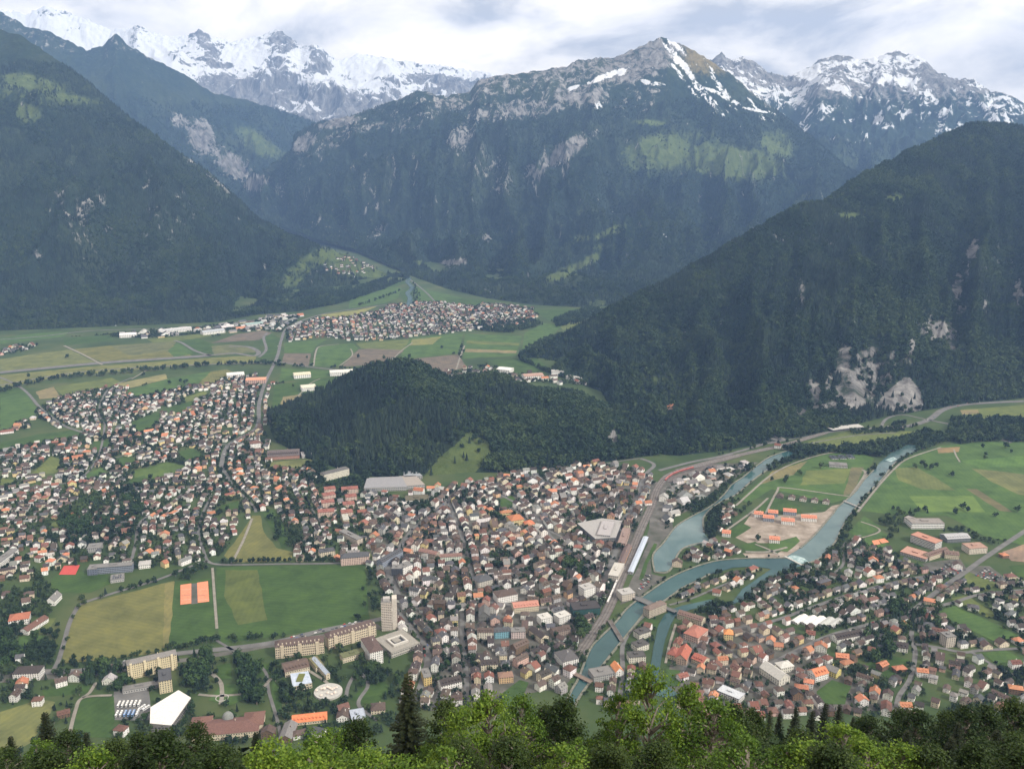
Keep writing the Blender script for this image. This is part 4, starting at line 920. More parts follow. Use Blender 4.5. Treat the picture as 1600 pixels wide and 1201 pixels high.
def house_geo(w, d, h, roof, rh, oh=0.8, floors=2, win=(1.3, 1.5, 3.2), chim=True, lod=1):
    """walls, roof, glazing and chimney of one building; front faces -y"""
    W, Rf, Gl, Ch = ([], []), ([], []), ([], []), ([], [])
    x, y = w / 2, d / 2
    V, Fc = W
    gq(V, Fc, [(-x, -y, -.5), (x, -y, -.5), (x, -y, h), (-x, -y, h)]); gq(V, Fc, [(x, y, -.5), (-x, y, -.5), (-x, y, h), (x, y, h)])
    gq(V, Fc, [(x, -y, -.5), (x, y, -.5), (x, y, h), (x, -y, h)]); gq(V, Fc, [(-x, y, -.5), (-x, -y, -.5), (-x, -y, h), (-x, y, h)])
    RV, RF = Rf
    if roof == 'gable_x':                      # ridge along x
        gq(V, Fc, [(x, -y, h), (x, y, h), (x, 0, h + rh)]); gq(V, Fc, [(-x, y, h), (-x, -y, h), (-x, 0, h + rh)])
        ez = h - oh * rh / y
        slab(RV, RF, (-x - oh, -y - oh, ez + .35), (x + oh, -y - oh, ez + .35), (x + oh, 0, h + rh + .35), (-x - oh, 0, h + rh + .35), .33)
        slab(RV, RF, (x + oh, y + oh, ez + .352), (-x - oh, y + oh, ez + .352), (-x - oh, 0.002, h + rh + .352), (x + oh, 0.002, h + rh + .352), .33)
        if lod and w > 11:                     # dormers in the front slope
            for i in range(int(w / 5)):
                cx_ = -x + (i + .75) * w / (int(w / 5) + .5)
                gbox(RV, RF, cx_ - .9, cx_ + .9, -y * .78, -y * .25, h + rh * .2, h + rh * .72)
    elif roof == 'gable_y':                    # ridge along y, gable to the front
        gq(V, Fc, [(-x, -y, h), (x, -y, h), (0, -y, h + rh)]); gq(V, Fc, [(x, y, h), (-x, y, h), (0, y, h + rh)])
        ez = h - oh * rh / x
        slab(RV, RF, (x + oh, -y - oh, ez + .35), (x + oh, y + oh, ez + .35), (0, y + oh, h + rh + .35), (0, -y - oh, h + rh + .35), .33)
        slab(RV, RF, (-x - oh, y + oh, ez + .352), (-x - oh, -y - oh, ez + .352), (-0.002, -y - oh, h + rh + .352), (-0.002, y + oh, h + rh + .352), .33)
    elif roof == 'hip':
        X, Y = x + oh, y + oh
        k = len(RV)
        if w >= d: r1, r2 = (-x + y * .9, 0, h + rh), (x - y * .9, 0, h + rh)
        else: r1, r2 = (0, -y + x * .9, h + rh), (0, y - x * .9, h + rh)
        RV.extend([(-X, -Y, h), (X, -Y, h), (X, Y, h), (-X, Y, h), r1, r2, (-X, -Y, h - .3), (X, -Y, h - .3), (X, Y, h - .3), (-X, Y, h - .3)])
        if w >= d: RF.extend([(k, k + 1, k + 5, k + 4), (k + 1, k + 2, k + 5), (k + 2, k + 3, k + 4, k + 5), (k + 3, k, k + 4)])
        else: RF.extend([(k, k + 1, k + 4), (k + 1, k + 2, k + 5, k + 4), (k + 2, k + 3, k + 5), (k + 3, k, k + 4, k + 5)])
        for i in range(4):
            j = (i + 1) % 4
            RF.append((k + j, k + i, k + 6 + i, k + 6 + j))
    else:                                      # flat, with a parapet and a plant box
        gbox(RV, RF, -x - .3, x + .3, -y - .3, y + .3, h - .4, h + .25)
        for a in ((-x - .32, x + .32, -y - .32, -y + .1), (-x - .32, x + .32, y - .1, y + .32), (-x - .32, -x + .1, -y + .1, y - .1), (x - .1, x + .32, -y + .1, y - .1)):
            gbox(RV, RF, a[0], a[1], a[2], a[3], h - .38, h + .75)
        if lod and w > 8: gbox(RV, RF, -x * .3, x * .15, -y * .2, y * .35, h + .2, h + 2.4)
    GV, GF = Gl
    ww, wh, st = win
    fh = h / floors
    for f in range(floors):
        z = f * fh + 0.28 * fh
        zt = min(z + wh, (f + 1) * fh - .35)
        n = max(1, int((w - 1.2) / st))
        for i in range(n):
            cx_ = (i + .5) * w / n - x
            gq(GV, GF, [(cx_ - ww / 2, -y - .06, z), (cx_ + ww / 2, -y - .06, z), (cx_ + ww / 2, -y - .06, zt), (cx_ - ww / 2, -y - .06, zt)])
            if lod > 1: gq(GV, GF, [(cx_ + ww / 2, y + .06, z), (cx_ - ww / 2, y + .06, z), (cx_ - ww / 2, y + .06, zt), (cx_ + ww / 2, y + .06, zt)])
        n = max(1, int((d - 1.2) / st))
        for i in range(n):
            cy_ = (i + .5) * d / n - y
            gq(GV, GF, [(x + .06, cy_ - ww / 2, z), (x + .06, cy_ + ww / 2, z), (x + .06, cy_ + ww / 2, zt), (x + .06, cy_ - ww / 2, zt)])
            gq(GV, GF, [(-x - .06, cy_ + ww / 2, z), (-x - .06, cy_ - ww / 2, z), (-x - .06, cy_ - ww / 2, zt), (-x - .06, cy_ + ww / 2, zt)])
    if chim and roof != 'flat':
        gbox(Ch[0], Ch[1], x * .25, x * .25 + .9, y * .15, y * .15 + .9, h + rh * .4, h + rh + 1.1)
    return {'wall': W, 'roof': Rf, 'glazing': Gl, 'chimney': Ch}

ROOF = {'brown': (0.098, 0.072, 0.060), 'dark brown': (0.058, 0.048, 0.044), 'red': (0.20, 0.088, 0.066), 'orange': (0.40, 0.175, 0.10), 'grey': (0.19, 0.185, 0.178), 'slate': (0.082, 0.084, 0.09), 'pale': (0.38, 0.37, 0.355), 'rust': (0.145, 0.078, 0.060)}
WALL = {'white': (0.80, 0.785, 0.75), 'cream': (0.60, 0.53, 0.40), 'pink': (0.58, 0.40, 0.34), 'yellow': (0.64, 0.52, 0.27), 'timber': (0.17, 0.11, 0.07), 'grey': (0.40, 0.395, 0.385), 'peach': (0.66, 0.42, 0.27), 'blue-grey': (0.27, 0.30, 0.36)}
def jit(c, a=0.12):
    f = 1 + random.uniform(-a, a)
    return tuple(min(1, q * f * (1 + random.uniform(-.04, .04))) for q in c)

MESHC = {}
def part_mesh(key, name, geo, mat):
    k = (key, name)
    if k not in MESHC: MESHC[k] = mesh_py(name, geo[0], geo[1], [MAT[mat]])
    return MESHC[k]
def assemble(root, key, geo, wcol, rcol, roofmat='roof_tiles'):
    w_ = link('wall', part_mesh(key, 'wall', geo['wall'], 'wall_plaster'), root, wcol)
    r_ = link('roof', part_mesh(key, 'roof', geo['roof'], roofmat), root, rcol)
    if geo['glazing'][1]:
        g_ = link('glazing', part_mesh(key, 'glazing', geo['glazing'], 'window_glass'), w_)
        g_['kind'] = 'stuff'
    if geo['chimney'][1]: link('chimney', part_mesh(key, 'chimney', geo['chimney'], 'wall_plaster'), r_, wcol)
    return w_, r_
ANCHORS = []
def axis_edge(pa, pb, width):
    """front edge pixels and depth of a long building running from pixel pa to pixel pb"""
    a, b_ = G(*pa), G(*pb)
    d = b_ - a
    n = Vector((d.y, -d.x, 0)).normalized() * width / 2
    q0, q1 = to_px(np.array(a - n)), to_px(np.array(a + n))
    return (float(q0[0]), float(q0[1])), (float(q1[0]), float(q1[1])), d.length

def footprint(p, w, d, rz, grow=0.0):
    c, s = math.cos(rz), math.sin(rz)
    x, y = w / 2 + grow, d / 2 + grow
    return [(p[0] + a * c - b_ * s, p[1] + a * s + b_ * c) for a, b_ in ((-x, -y), (x, -y), (x, y), (-x, y))]
def building(name, label, cat, p0, p1, depth, h, roof, rh, wcol, rcol, floors=4, win=(1.4, 1.7, 3.1), roofmat='roof_tiles', group=None, oh=0.7, chim=True, grow=3, z=0.0, anchor=None):
    """front base edge from pixel p0 to pixel p1, the rest behind it"""
    a, b_ = G(p0[0], p0[1], z), G(p1[0], p1[1], z)
    e_ = b_ - a
    w = e_.length
    rz = math.atan2(e_.y, e_.x)
    nrm = Vector((-e_.y, e_.x, 0)).normalized()
    c = (a + b_) / 2 + nrm * depth / 2
    root = empty(name, c, rz)
    geo = house_geo(w, depth, h, roof, rh, oh, floors, win, chim, 2)
    assemble(root, ('b', name, label), geo, wcol, rcol, roofmat)
    tag(root, label, cat, group)
    mark(footprint(c, w, depth, rz, grow), 3)
    if anchor: ANCHORS.append((anchor, c.x, c.y))
    return root
def local_part(root, name, V, Fc, mat, col=None, kind=None, label=None):
    o = link(name, mesh_py(name, V, Fc, [MAT[mat]]), root, col)
    if kind: o['kind'] = kind
    if label: o['label'] = label
    return o
def prism(name, label, cat, px, z0, z1, wcol, rcol, roofmat='roof_tiles', anchor=None, parapet=0.6, tops=None):
    """a flat-roofed hall of any outline; px is the outline of its base"""
    pts = [G(*q) for q in px]
    c = sum(pts, Vector()) / len(pts)
    ar = sum(pts[i].x * pts[(i + 1) % len(pts)].y - pts[(i + 1) % len(pts)].x * pts[i].y for i in range(len(pts)))
    if ar < 0: pts = pts[::-1]; tops = tops[::-1] if tops else None
    n = len(pts)
    root = empty(name, (c.x, c.y, 0))
    zt = tops or [z1] * n
    V = [(p.x - c.x, p.y - c.y, z0 - .5) for p in pts] + [(p.x - c.x, p.y - c.y, zt[i]) for i, p in enumerate(pts)]
    Fc = [(i, (i + 1) % n, n + (i + 1) % n, n + i) for i in range(n)]
    local_part(root, 'wall', V, Fc, 'wall_plaster', wcol)
    V = [(p.x - c.x, p.y - c.y) for p in pts]
    RV = [(a * 1.01, b_ * 1.01, zt[i] + .1) for i, (a, b_) in enumerate(V)] + [(a * 1.01, b_ * 1.01, zt[i] + parapet) for i, (a, b_) in enumerate(V)]
    RF = [(i, (i + 1) % n, n + (i + 1) % n, n + i) for i in range(n)] + [tuple(range(n, 2 * n)), tuple(range(n - 1, -1, -1))]
    local_part(root, 'roof', RV, RF, roofmat, rcol)
    GV, GF = [], []
    for i in range(n):
        a, b_ = Vector(V[i]), Vector(V[(i + 1) % n])
        e_ = (b_ - a); ln = e_.length
        if ln < 5: continue
        e_.normalize(); o_ = Vector((e_.y, -e_.x)) * .07
        k = max(1, int(ln / 4))
        hh = min(zt[i], zt[(i + 1) % n]) - z0
        for f in range(max(1, int(hh / 4))):
            zb = z0 + f * 4 + 1.2
            for s in range(k):
                q0 = a + e_ * (s * ln / k + .7) + o_; q1 = a + e_ * ((s + 1) * ln / k - .7) + o_
                gq(GV, GF, [(q0.x, q0.y, zb), (q1.x, q1.y, zb), (q1.x, q1.y, zb + 1.7), (q0.x, q0.y, zb + 1.7)])
    local_part(root, 'glazing', GV, GF, 'window_glass', None, 'stuff')
    tag(root, label, cat)
    mark([(p.x + (p.x - c.x) * .06, p.y + (p.y - c.y) * .06) for p in pts], 3)
    if anchor: ANCHORS.append((anchor, c.x, c.y))
    return root

W_, C_, PK, YL, GY, PC = WALL['white'], WALL['cream'], WALL['pink'], WALL['yellow'], WALL['grey'], WALL['peach']
RB, RD, RR, RO, RG, RSL, RP, RU = (ROOF[k] for k in ('brown', 'dark brown', 'red', 'orange', 'grey', 'slate', 'pale', 'rust'))
# --- tower hotel and its podium
t1 = building('tower_hotel', 'tall slim beige concrete tower hotel, the highest building in town', 'tower', (597, 986), (613, 985), 16, 50, 'flat', 0, (0.46, 0.41, 0.36), RG, 17, (1.9, 1.3, 2.6), anchor='the tall tower hotel')
V, Fc = [], []
gbox(V, Fc, 8.8, 16.5, -5, 9, -.5, 54); local_part(t1, 'stair_shaft', V, Fc, 'wall_plaster', (0.58, 0.53, 0.47))
V, Fc = [], []
for k in range(17): gbox(V, Fc, -8.6, 8.6, -9.1, -8.05, 2.94 * k + 2.2, 2.94 * k + 2.9)
local_part(t1, 'balcony', V, Fc, 'wall_plaster', (0.55, 0.50, 0.44), 'stuff')
V, Fc = [], []
gbox(V, Fc, -5, 6, -4, 5, 50.3, 54.5); local_part(t1, 'plant_room', V, Fc, 'wall_plaster', (0.40, 0.38, 0.36))
pod = building('hotel_podium', 'low flat concrete podium with square roof court beside the tower hotel', 'building', (612, 1028), (656, 1012), 52, 9, 'flat', 0, (0.44, 0.42, 0.38), (0.28, 0.265, 0.235), 2, (2.6, 1.2, 3.2))
V, Fc = [], []
gbox(V, Fc, -14, 12, -14, -11, 9.2, 12.5); gbox(V, Fc, -14, 12, 6, 9, 9.2, 12.5); gbox(V, Fc, -14, -11, -11, 6, 9.2, 12.5); gbox(V, Fc, 9, 12, -11, 6, 9.2, 12.5)
local_part(pod, 'roof_court', V, Fc, 'wall_plaster', (0.52, 0.50, 0.46))
V, Fc = [], []
gbox(V, Fc, -11, 9, -11, 6, 9.1, 9.8); local_part(pod, 'court_glass', V, Fc, 'window_glass')
# --- grand hotels along the park
def grand(label, p0, p1, depth, h, anchor=None, wc=(0.56, 0.48, 0.36)):
    r = building('grand_hotel', label, 'hotel', p0, p1, depth, h, 'hip', 6.5, wc, (0.105, 0.075, 0.066), 5, (1.3, 2.1, 2.9), anchor=anchor)
    w = (G(*p1) - G(*p0)).length
    V, Fc = [], []
    for f in range(1, 5): gbox(V, Fc, -w / 2 - .1, w / 2 + .1, -depth / 2 - .9, -depth / 2 - .15, f * h / 5 - .25, f * h / 5 + .05)
    local_part(r, 'balcony_rows', V, Fc, 'wall_plaster', (0.62, 0.55, 0.43), 'stuff')
    V, Fc = [], []
    for i in range(int(w / 6)):
        cx_ = -w / 2 + 4 + i * 6
        if cx_ < w / 2 - 3: gbox(V, Fc, cx_, cx_ + 1.8, -depth / 2 + 1.2, -depth / 2 + 4.0, h + .4, h + 3.2)
    local_part(r, 'dormer_row', V, Fc, 'wall_plaster', (0.48, 0.42, 0.34), 'stuff')
    for s in (-1, 0, 1):
        V, Fc = [], []
        gbox(V, Fc, s * w * .36 - 2.6, s * w * .36 + 2.6, -depth / 2 - 1.6, -depth / 2 - .05, -.5, h + 1.2)
        local_part(r, 'bay', V, Fc, 'wall_plaster', wc)
    return r
grand('long cream grand hotel with brown hipped roof facing the park, left half', (431, 1029), (507, 1020), 17, 20, 'the grand hotel')
grand('long cream grand hotel with brown roof next to the tower hotel', (514, 1015), (588, 993), 17, 20)
building('hotel_wing', 'white hotel wing with brown hip roof, end on, in front of the tower hotel', 'hotel', (579, 1040), (599, 1035), 46, 22, 'hip', 5, W_, (0.115, 0.08, 0.07), 6, (1.3, 1.9, 2.8))
building('hotel_hall', 'brown roofed hotel hall with pale skylight strips behind the glass court', 'hall', (446, 1058), (484, 1049), 26, 9, 'gable_x', 5, C_, (0.12, 0.085, 0.07), 2)
gc = prism('glass_court', 'square hall with bluish glass roof round a planted strip', 'hall', [(458, 1080), (488, 1074), (482, 1056), (454, 1060)], 0, 8, C_, (1, 1, 1), 'glass_roof', anchor='the glass roofed court')
V, Fc = [], []
gbox(V, Fc, -5, 4, -9, 11, 8.3, 9.6); local_part(gc, 'roof_garden', V, Fc, 'field_surface', (0.15, 0.16, 0.05))
building('glass_gallery', 'long narrow glazed gallery running between the grand hotel wings', 'gallery', (510, 1062), (516, 1060), 52, 9, 'gable_y', 2.5, C_, (0.8, 0.85, 1), 2, roofmat='glass_roof')
building('hotel_annex', 'low flat hotel annex with planted roof in the hotel garden', 'building', (494, 1050), (507, 1046), 30, 8, 'flat', 0, C_, (0.17, 0.16, 0.08), 2)
building('hotel_annex', 'low cream link building between grand hotel and white wing', 'building', (536, 1036), (572, 1026), 14, 9, 'flat', 0, C_, (0.13, 0.14, 0.07), 2)
tr = empty('round_terrace', G(513, 1082))
V, Fc = [], []
ring = [(20 * math.cos(k * math.pi / 12), 20 * math.sin(k * math.pi / 12)) for k in range(24)]
V = [(x, y, -.5) for x, y in ring] + [(x, y, 3.2) for x, y in ring]
Fc = [(i, (i + 1) % 24, 24 + (i + 1) % 24, 24 + i) for i in range(24)] + [tuple(range(24, 48))]
local_part(tr, 'terrace_floor', V, Fc, 'concrete')
for k in range(16):
    V, Fc = [], []
    a, rr = random.uniform(0, 6.28), random.uniform(4, 17)
    X, Y = rr * math.cos(a), rr * math.sin(a)
    gbox(V, Fc, X - .08, X + .08, Y - .08, Y + .08, 3.2, 5.4)
    n0 = len(V)
    V += [(X + 2.1 * math.cos(q * math.pi / 4), Y + 2.1 * math.sin(q * math.pi / 4), 5.2) for q in range(8)] + [(X, Y, 6.1)]
    Fc += [(n0 + q, n0 + (q + 1) % 8, n0 + 8) for q in range(8)]
    local_part(tr, 'parasol', V, Fc, 'wall_plaster', (0.70, 0.60, 0.52))
tag(tr, 'round hotel terrace crowded with cream parasols', 'terrace'); mark(footprint(tr.location, 44, 44, 0), 3)
# --- left foreground
pr = prism('exhibition_hall', 'large white hall with slanting five-cornered roof at lower left', 'hall', [(236, 1143), (269, 1143), (299, 1099), (280, 1090), (237, 1120)], 0, 11, (0.20, 0.19, 0.18), (0.64, 0.62, 0.59), anchor='the white five-cornered hall', tops=[13, 10, 9, 12, 15])
cr_ = building('hotel_slab', 'long cream hotel slab with ribbed front and grey roof above the bus park', 'hotel', (201, 1062), (278, 1044), 15, 24, 'hip', 3.5, (0.66, 0.57, 0.38), (0.20, 0.19, 0.18), 7, (1.2, 1.5, 2.7), anchor='the cream hotel slab')
w = (G(278, 1044) - G(201, 1062)).length
for k in range(4):
    V, Fc = [], []
    cx_ = -w / 2 + 5 + k * (w - 8) / 3.2
    gbox(V, Fc, cx_ - 1.6, cx_ + 1.6, -9.2, -7.55, -.5, 25.5); local_part(cr_, 'front_rib', V, Fc, 'wall_plaster', (0.70, 0.61, 0.42))
building('hotel_block', 'cream end block with dark flat roof joined to the hotel slab', 'hotel', (250, 1084), (270, 1080), 32, 20, 'flat', 0, (0.64, 0.56, 0.38), RSL, 6)
building('hotel_podium', 'low flat hotel podium with terraces beneath the cream slab', 'building', (192, 1084), (248, 1074), 12, 5, 'flat', 0, GY, RG, 1)
building('hotel', 'white hotel with dark brown mansard roof at far left road bend', 'hotel', (21, 1064), (62, 1062), 20, 12, 'hip', 6, W_, RD, 4)
building('villa', 'large villa with red hipped roof in left garden', 'villa', (14, 979), (46, 974), 24, 10, 'hip', 6, W_, (0.34, 0.13, 0.08), 3, anchor='the red roofed villa')
building('villa_wing', 'long white wing with rust roof below the red roofed villa', 'villa', (32, 990), (44, 992), 45, 7, 'gable_y', 4, W_, RU, 2)
building('chapel', 'white chapel with steep grey roof near the park corner', 'chapel', (72, 946), (86, 946), 26, 8, 'gable_y', 7, W_, RG, 1)
building('school', 'long blue-grey school block with ribbon windows beyond the yellow field', 'school', (150, 897), (207, 893), 15, 13, 'flat', 0, (0.25, 0.28, 0.34), RG, 4, (2.4, 1.5, 2.8), anchor='the blue-grey school')
building('school_hall', 'dark blue school hall projecting from the long school block', 'school', (137, 899), (152, 898), 20, 12, 'flat', 0, (0.15, 0.17, 0.22), RG, 3)
sp_ = building('school_annex', 'low school annex with dark solar panels on its roof', 'school', (173, 911), (194, 908), 22, 6, 'flat', 0, GY, RG, 1)
V, Fc = [], []
for k in range(4): gbox(V, Fc, -8 + 4 * k, -5 + 4 * k, -8, 7, 6.5, 6.9)
local_part(sp_, 'solar_panels', V, Fc, 'window_glass', None, 'stuff')
building('pavilion', 'white cube house with pale pyramid roof beside the school', 'house', (217, 889), (235, 887), 18, 8, 'hip', 2.5, W_, RP, 2)
building('apartment_block', 'long white apartment block with flat roof at left edge', 'apartment block', (2, 887), (30, 866), 14, 12, 'flat', 0, W_, RG, 4, (2.0, 1.4, 3))
building('apartment_block', 'grey flat roofed block behind the school', 'apartment block', (136, 864), (158, 862), 24, 9, 'flat', 0, GY, RG, 3)
# kursaal: wide red-brown roofs round a dome
kr = building('kursaal', 'sprawling red-brown roofed casino hall with a grey dome by the fountain garden', 'hall', (300, 1160), (404, 1150), 34, 9, 'hip', 6, C_, (0.155, 0.085, 0.07), 2, anchor='the casino hall')
V, Fc = [], []
for j in range(7):
    a = j / 6 * math.pi / 2
    V += [(7.5 * math.cos(a) * math.cos(k * math.pi / 8), 15 + 7.5 * math.cos(a) * math.sin(k * math.pi / 8), 11 + 9 * math.sin(a)) for k in range(16)]
for j in range(6): Fc += [(j * 16 + k, j * 16 + (k + 1) % 16, (j + 1) * 16 + (k + 1) % 16, (j + 1) * 16 + k) for k in range(16)]
local_part(kr, 'dome', V, Fc, 'roof_tiles', (0.20, 0.21, 0.20))
for s in (-1, 1):
    V, Fc = [], []
    g2 = house_geo(26, 30, 10, 'hip', 6, .8, 2)
    wg = link('side_pavilion', mesh_py('side_pavilion', *g2['wall'], [MAT['wall_plaster']]), kr, C_); wg.location = (s * 34, 10, 0)
    rg = link('side_roof', mesh_py('side_roof', *g2['roof'], [MAT['roof_tiles']]), kr, (0.165, 0.09, 0.07)); rg.location = (s * 34, 10, 0)
ft = empty('fountain', G(347, 1090))
V = [(9 * math.cos(k * math.pi / 10), 9 * math.sin(k * math.pi / 10), z_) for z_ in (-.2, .9) for k in range(20)] + [(8 * math.cos(k * math.pi / 10), 8 * math.sin(k * math.pi / 10), z_) for z_ in (.9, .5) for k in range(20)]
Fc = [(i, (i + 1) % 20, 20 + (i + 1) % 20, 20 + i) for i in range(20)] + [(20 + i, 20 + (i + 1) % 20, 40 + (i + 1) % 20, 40 + i) for i in range(20)] + [(40 + i, 40 + (i + 1) % 20, 60 + (i + 1) % 20, 60 + i) for i in range(20)]
local_part(ft, 'basin_rim', V, Fc, 'concrete')
local_part(ft, 'basin_water', [(8 * math.cos(k * math.pi / 10), 8 * math.sin(k * math.pi / 10), .55) for k in range(20)], [tuple(range(20))], 'calm_water')
tag(ft, 'round fountain basin in the formal hotel garden', 'fountain'); mark(footprint(ft.location, 30, 30, 0), 2)
building('long_house', 'long house with bright orange tiled roof near the lower trees', 'house', (457, 1134), (511, 1128), 18, 5, 'gable_x', 5, C_, (0.60, 0.20, 0.09), 1, anchor='the long orange roof')
building('barn', 'grey roofed barn end-on beside the garden lane', 'barn', (436, 1160), (456, 1160), 34, 6, 'gable_y', 5, WALL['timber'], (0.19, 0.185, 0.18), 2)
building('modern_house', 'modern house with bluish metal roofs at the lane end', 'house', (550, 1132), (572, 1128), 22, 8, 'flat', 0, W_, (0.36, 0.40, 0.47), 2)
building('chalet', 'white chalet with wide brown roof below the hotel garden', 'house', (526, 1128), (546, 1127), 18, 6, 'gable_y', 5, W_, RB, 2)
building('chalet', 'pale chalet with brown hip roof beside the dark spruce', 'house', (580, 1116), (602, 1114), 18, 6, 'hip', 5, C_, RB, 2)
# --- centre and left
building('hotel', 'pinkish hotel with slate mansard roof at the top of the park', 'hotel', (533, 884), (577, 880), 18, 15, 'hip', 6, (0.60, 0.45, 0.39), RSL, 5, anchor='the pink hotel')
building('office_block', 'black cube office block at the park corner', 'office block', (612, 900), (628, 900), 16, 15, 'flat', 0, (0.06, 0.065, 0.075), RG, 4)
building('office_block', 'white block joined to the black cube at the park corner', 'office block', (630, 898), (645, 892), 16, 14, 'flat', 0, W_, RG, 4)
building('apartment_block', 'blue-grey long block with pitched slate roof behind the black cube', 'apartment block', (598, 888), (630, 870), 14, 13, 'gable_x', 4, WALL['blue-grey'], RSL, 4)
building('apartment_block', 'cream apartment block with balconies left of the pink hotel', 'apartment block', (500, 872), (524, 868), 16, 11, 'flat', 0, C_, RSL, 4)
building('apartment_block', 'long beige apartment block in two steps above the pink hotel', 'apartment block', (530, 838), (558, 852), 14, 12, 'flat', 0, (0.58, 0.50, 0.42), RG, 4)
for i, (a, b_) in enumerate((((497, 809), (523, 807)), ((503, 794), (523, 792)), ((506, 783), (525, 780)), ((508, 773), (525, 771)))):
    building('terraced_block', ['lowest', 'second', 'third', 'topmost'][i] + ' of the left red roofed stepped apartment rows', 'apartment block', a, b_, 18, 12, 'flat', 0, (0.62, 0.48, 0.40), (0.27, 0.115, 0.09), 4, group='red stepped apartment rows')
for i, (a, b_) in enumerate((((534, 810), (552, 808)), ((537, 797), (555, 795)), ((541, 785), (558, 783)), ((534, 773), (560, 771)))):
    building('terraced_block', ['lowest', 'second', 'third', 'topmost'][i] + ' of the right red roofed stepped apartment rows', 'apartment block', a, b_, 18, 12, 'flat', 0, (0.62, 0.48, 0.40), (0.27, 0.115, 0.09), 4, group='red stepped apartment rows')
building('hillside_hotel', 'long pale hotel with dark roof at the foot of the wooded hill', 'hotel', (507, 752), (546, 742), 18, 17, 'hip', 4, (0.68, 0.64, 0.54), (0.11, 0.105, 0.10), 5, anchor='the pale hillside hotel')
building('barracks', 'long barn with wide dark brown roof left of the wooded hill', 'barn', (418, 719), (468, 716), 40, 9, 'gable_x', 10, (0.40, 0.22, 0.17), (0.115, 0.095, 0.09), 2, anchor='the long dark barn')
building('workshop', 'grey shed with rounded pale roof right of the dark barn', 'shed', (472, 716), (490, 714), 34, 8, 'gable_x', 3, GY, (0.30, 0.29, 0.29), 1)
building('hotel', 'tall white inn near the dark barn', 'hotel', (392, 704), (408, 702), 20, 18, 'hip', 5, W_, RU, 5)
prism('factory', 'grey flat factory with sheet roof under the wooded hill', 'factory', [(569, 768), (636, 766), (628, 750), (574, 752)], 0, 9, GY, (0.25, 0.25, 0.26), anchor='the grey factory')
prism('factory', 'pale factory extension with light roof right of the grey factory', 'factory', [(636, 764), (664, 762), (650, 748), (624, 749)], 0, 8, GY, (0.30, 0.27, 0.24))
prism('factory', 'long grey workshop with blue-grey roof tucked below the clearing', 'factory', [(632, 750), (660, 748), (648, 738), (628, 740)], 0, 8, GY, (0.27, 0.29, 0.31))
building('depot', 'low hall with olive green flat roof beside the car park', 'depot', (634, 786), (670, 784), 30, 6, 'flat', 0, W_, (0.115, 0.105, 0.07), 1)
building('apartment_block', 'mint and white block with brown roof on the straight avenue', 'apartment block', (688, 878), (722, 876), 14, 10, 'gable_x', 3, (0.62, 0.68, 0.58), (0.20, 0.12, 0.10), 3)
building('apartment_block', 'beige block with brown roof below the orange town house', 'apartment block', (654, 868), (681, 874), 14, 10, 'gable_x', 3, (0.45, 0.37, 0.30), (0.22, 0.13, 0.11), 4)
for i, u in enumerate((698, 712)):
    building('gabled_house', ['left', 'right'][i] + ' one of the twin white gabled houses on the avenue', 'house', (u, 864), (u + 10, 864), 24, 10, 'gable_y', 4, (0.78, 0.77, 0.74), RB, 3, group='twin white gabled houses')
building('school', 'large yellow school with orange-red hip roof in the town centre', 'school', (799, 822), (819, 819), 28, 12, 'hip', 7, YL, (0.40, 0.16, 0.08), 3, anchor='the yellow school')
building('school', 'long yellow wing left of the big yellow school', 'school', (783, 808), (802, 806), 12, 9, 'hip', 4, YL, (0.36, 0.17, 0.09), 3)
building('house', 'house with bright red-orange hip roof right of the yellow school', 'house', (822, 824), (836, 822), 18, 6, 'hip', 6, C_, (0.50, 0.17, 0.09), 2)
building('white_block', 'white long building pointing at the yellow school', 'building', (788, 824), (796, 826), 34, 8, 'gable_y', 3, W_, RG, 2)
prism('shopping_hall', 'grey wedge shaped shopping hall with flat sheet roof near the station', 'hall', [(902, 824), (930, 848), (962, 846), (972, 820), (940, 816)], 0, 9, (0.18, 0.18, 0.18), (0.33, 0.32, 0.31), anchor='the grey wedge hall')
building('roof_storey', 'raised ribbed roof block on top of the wedge shaped hall', 'building', *axis_edge((943, 838), (951, 816), 26), 3, 'flat', 0, GY, (0.36, 0.34, 0.34), 1, z=9.7)
_a = axis_edge((985, 897), (1009, 842), 9)
cp = building('platform_roof', 'long narrow bluish platform roof beside the railway tracks', 'platform roof', _a[0], _a[1], _a[2], 5, 'gable_y', 1.2, (0.35, 0.35, 0.36), (0.42, 0.47, 0.55), 1, anchor='the station platform roof')
_a = axis_edge((971, 856), (979, 832), 15)
building('station_building', 'station building with brown roof beside the tracks', 'station', _a[0], _a[1], _a[2], 10, 'flat', 0, (0.50, 0.36, 0.30), (0.26, 0.19, 0.165), 3)
_a = axis_edge((970, 884), (982, 856), 12)
building('station_annex', 'long brown roofed station annex with orange awning', 'station', _a[0], _a[1], _a[2], 6, 'gable_y', 3, (0.60, 0.36, 0.20), (0.15, 0.11, 0.10), 2)
building('town_block', 'pale flat roofed block between street and platform roof', 'building', *axis_edge((958, 908), (968, 888), 18), 11, 'flat', 0, (0.55, 0.50, 0.44), (0.46, 0.44, 0.40), 3)
building('town_block', 'white tall block left of the railway curve', 'building', (913, 935), (930, 930), 18, 17, 'flat', 0, W_, RP, 5)
building('green_block', 'dark green glazed block with black roof left of the railway curve', 'building', (896, 964), (938, 960), 26, 13, 'flat', 0, (0.025, 0.085, 0.075), (0.055, 0.05, 0.05), 4, anchor='the dark green block')
for i, (a, b_) in enumerate((((846, 978), (863, 974)), ((874, 976), (892, 970)))):
    building('villa_block', ['left', 'right'][i] + ' one of two white cube villas below the dark green block', 'house', a, b_, 17, 12, 'flat', 0, W_, (0.50, 0.49, 0.46), 4, group='white cube villas')
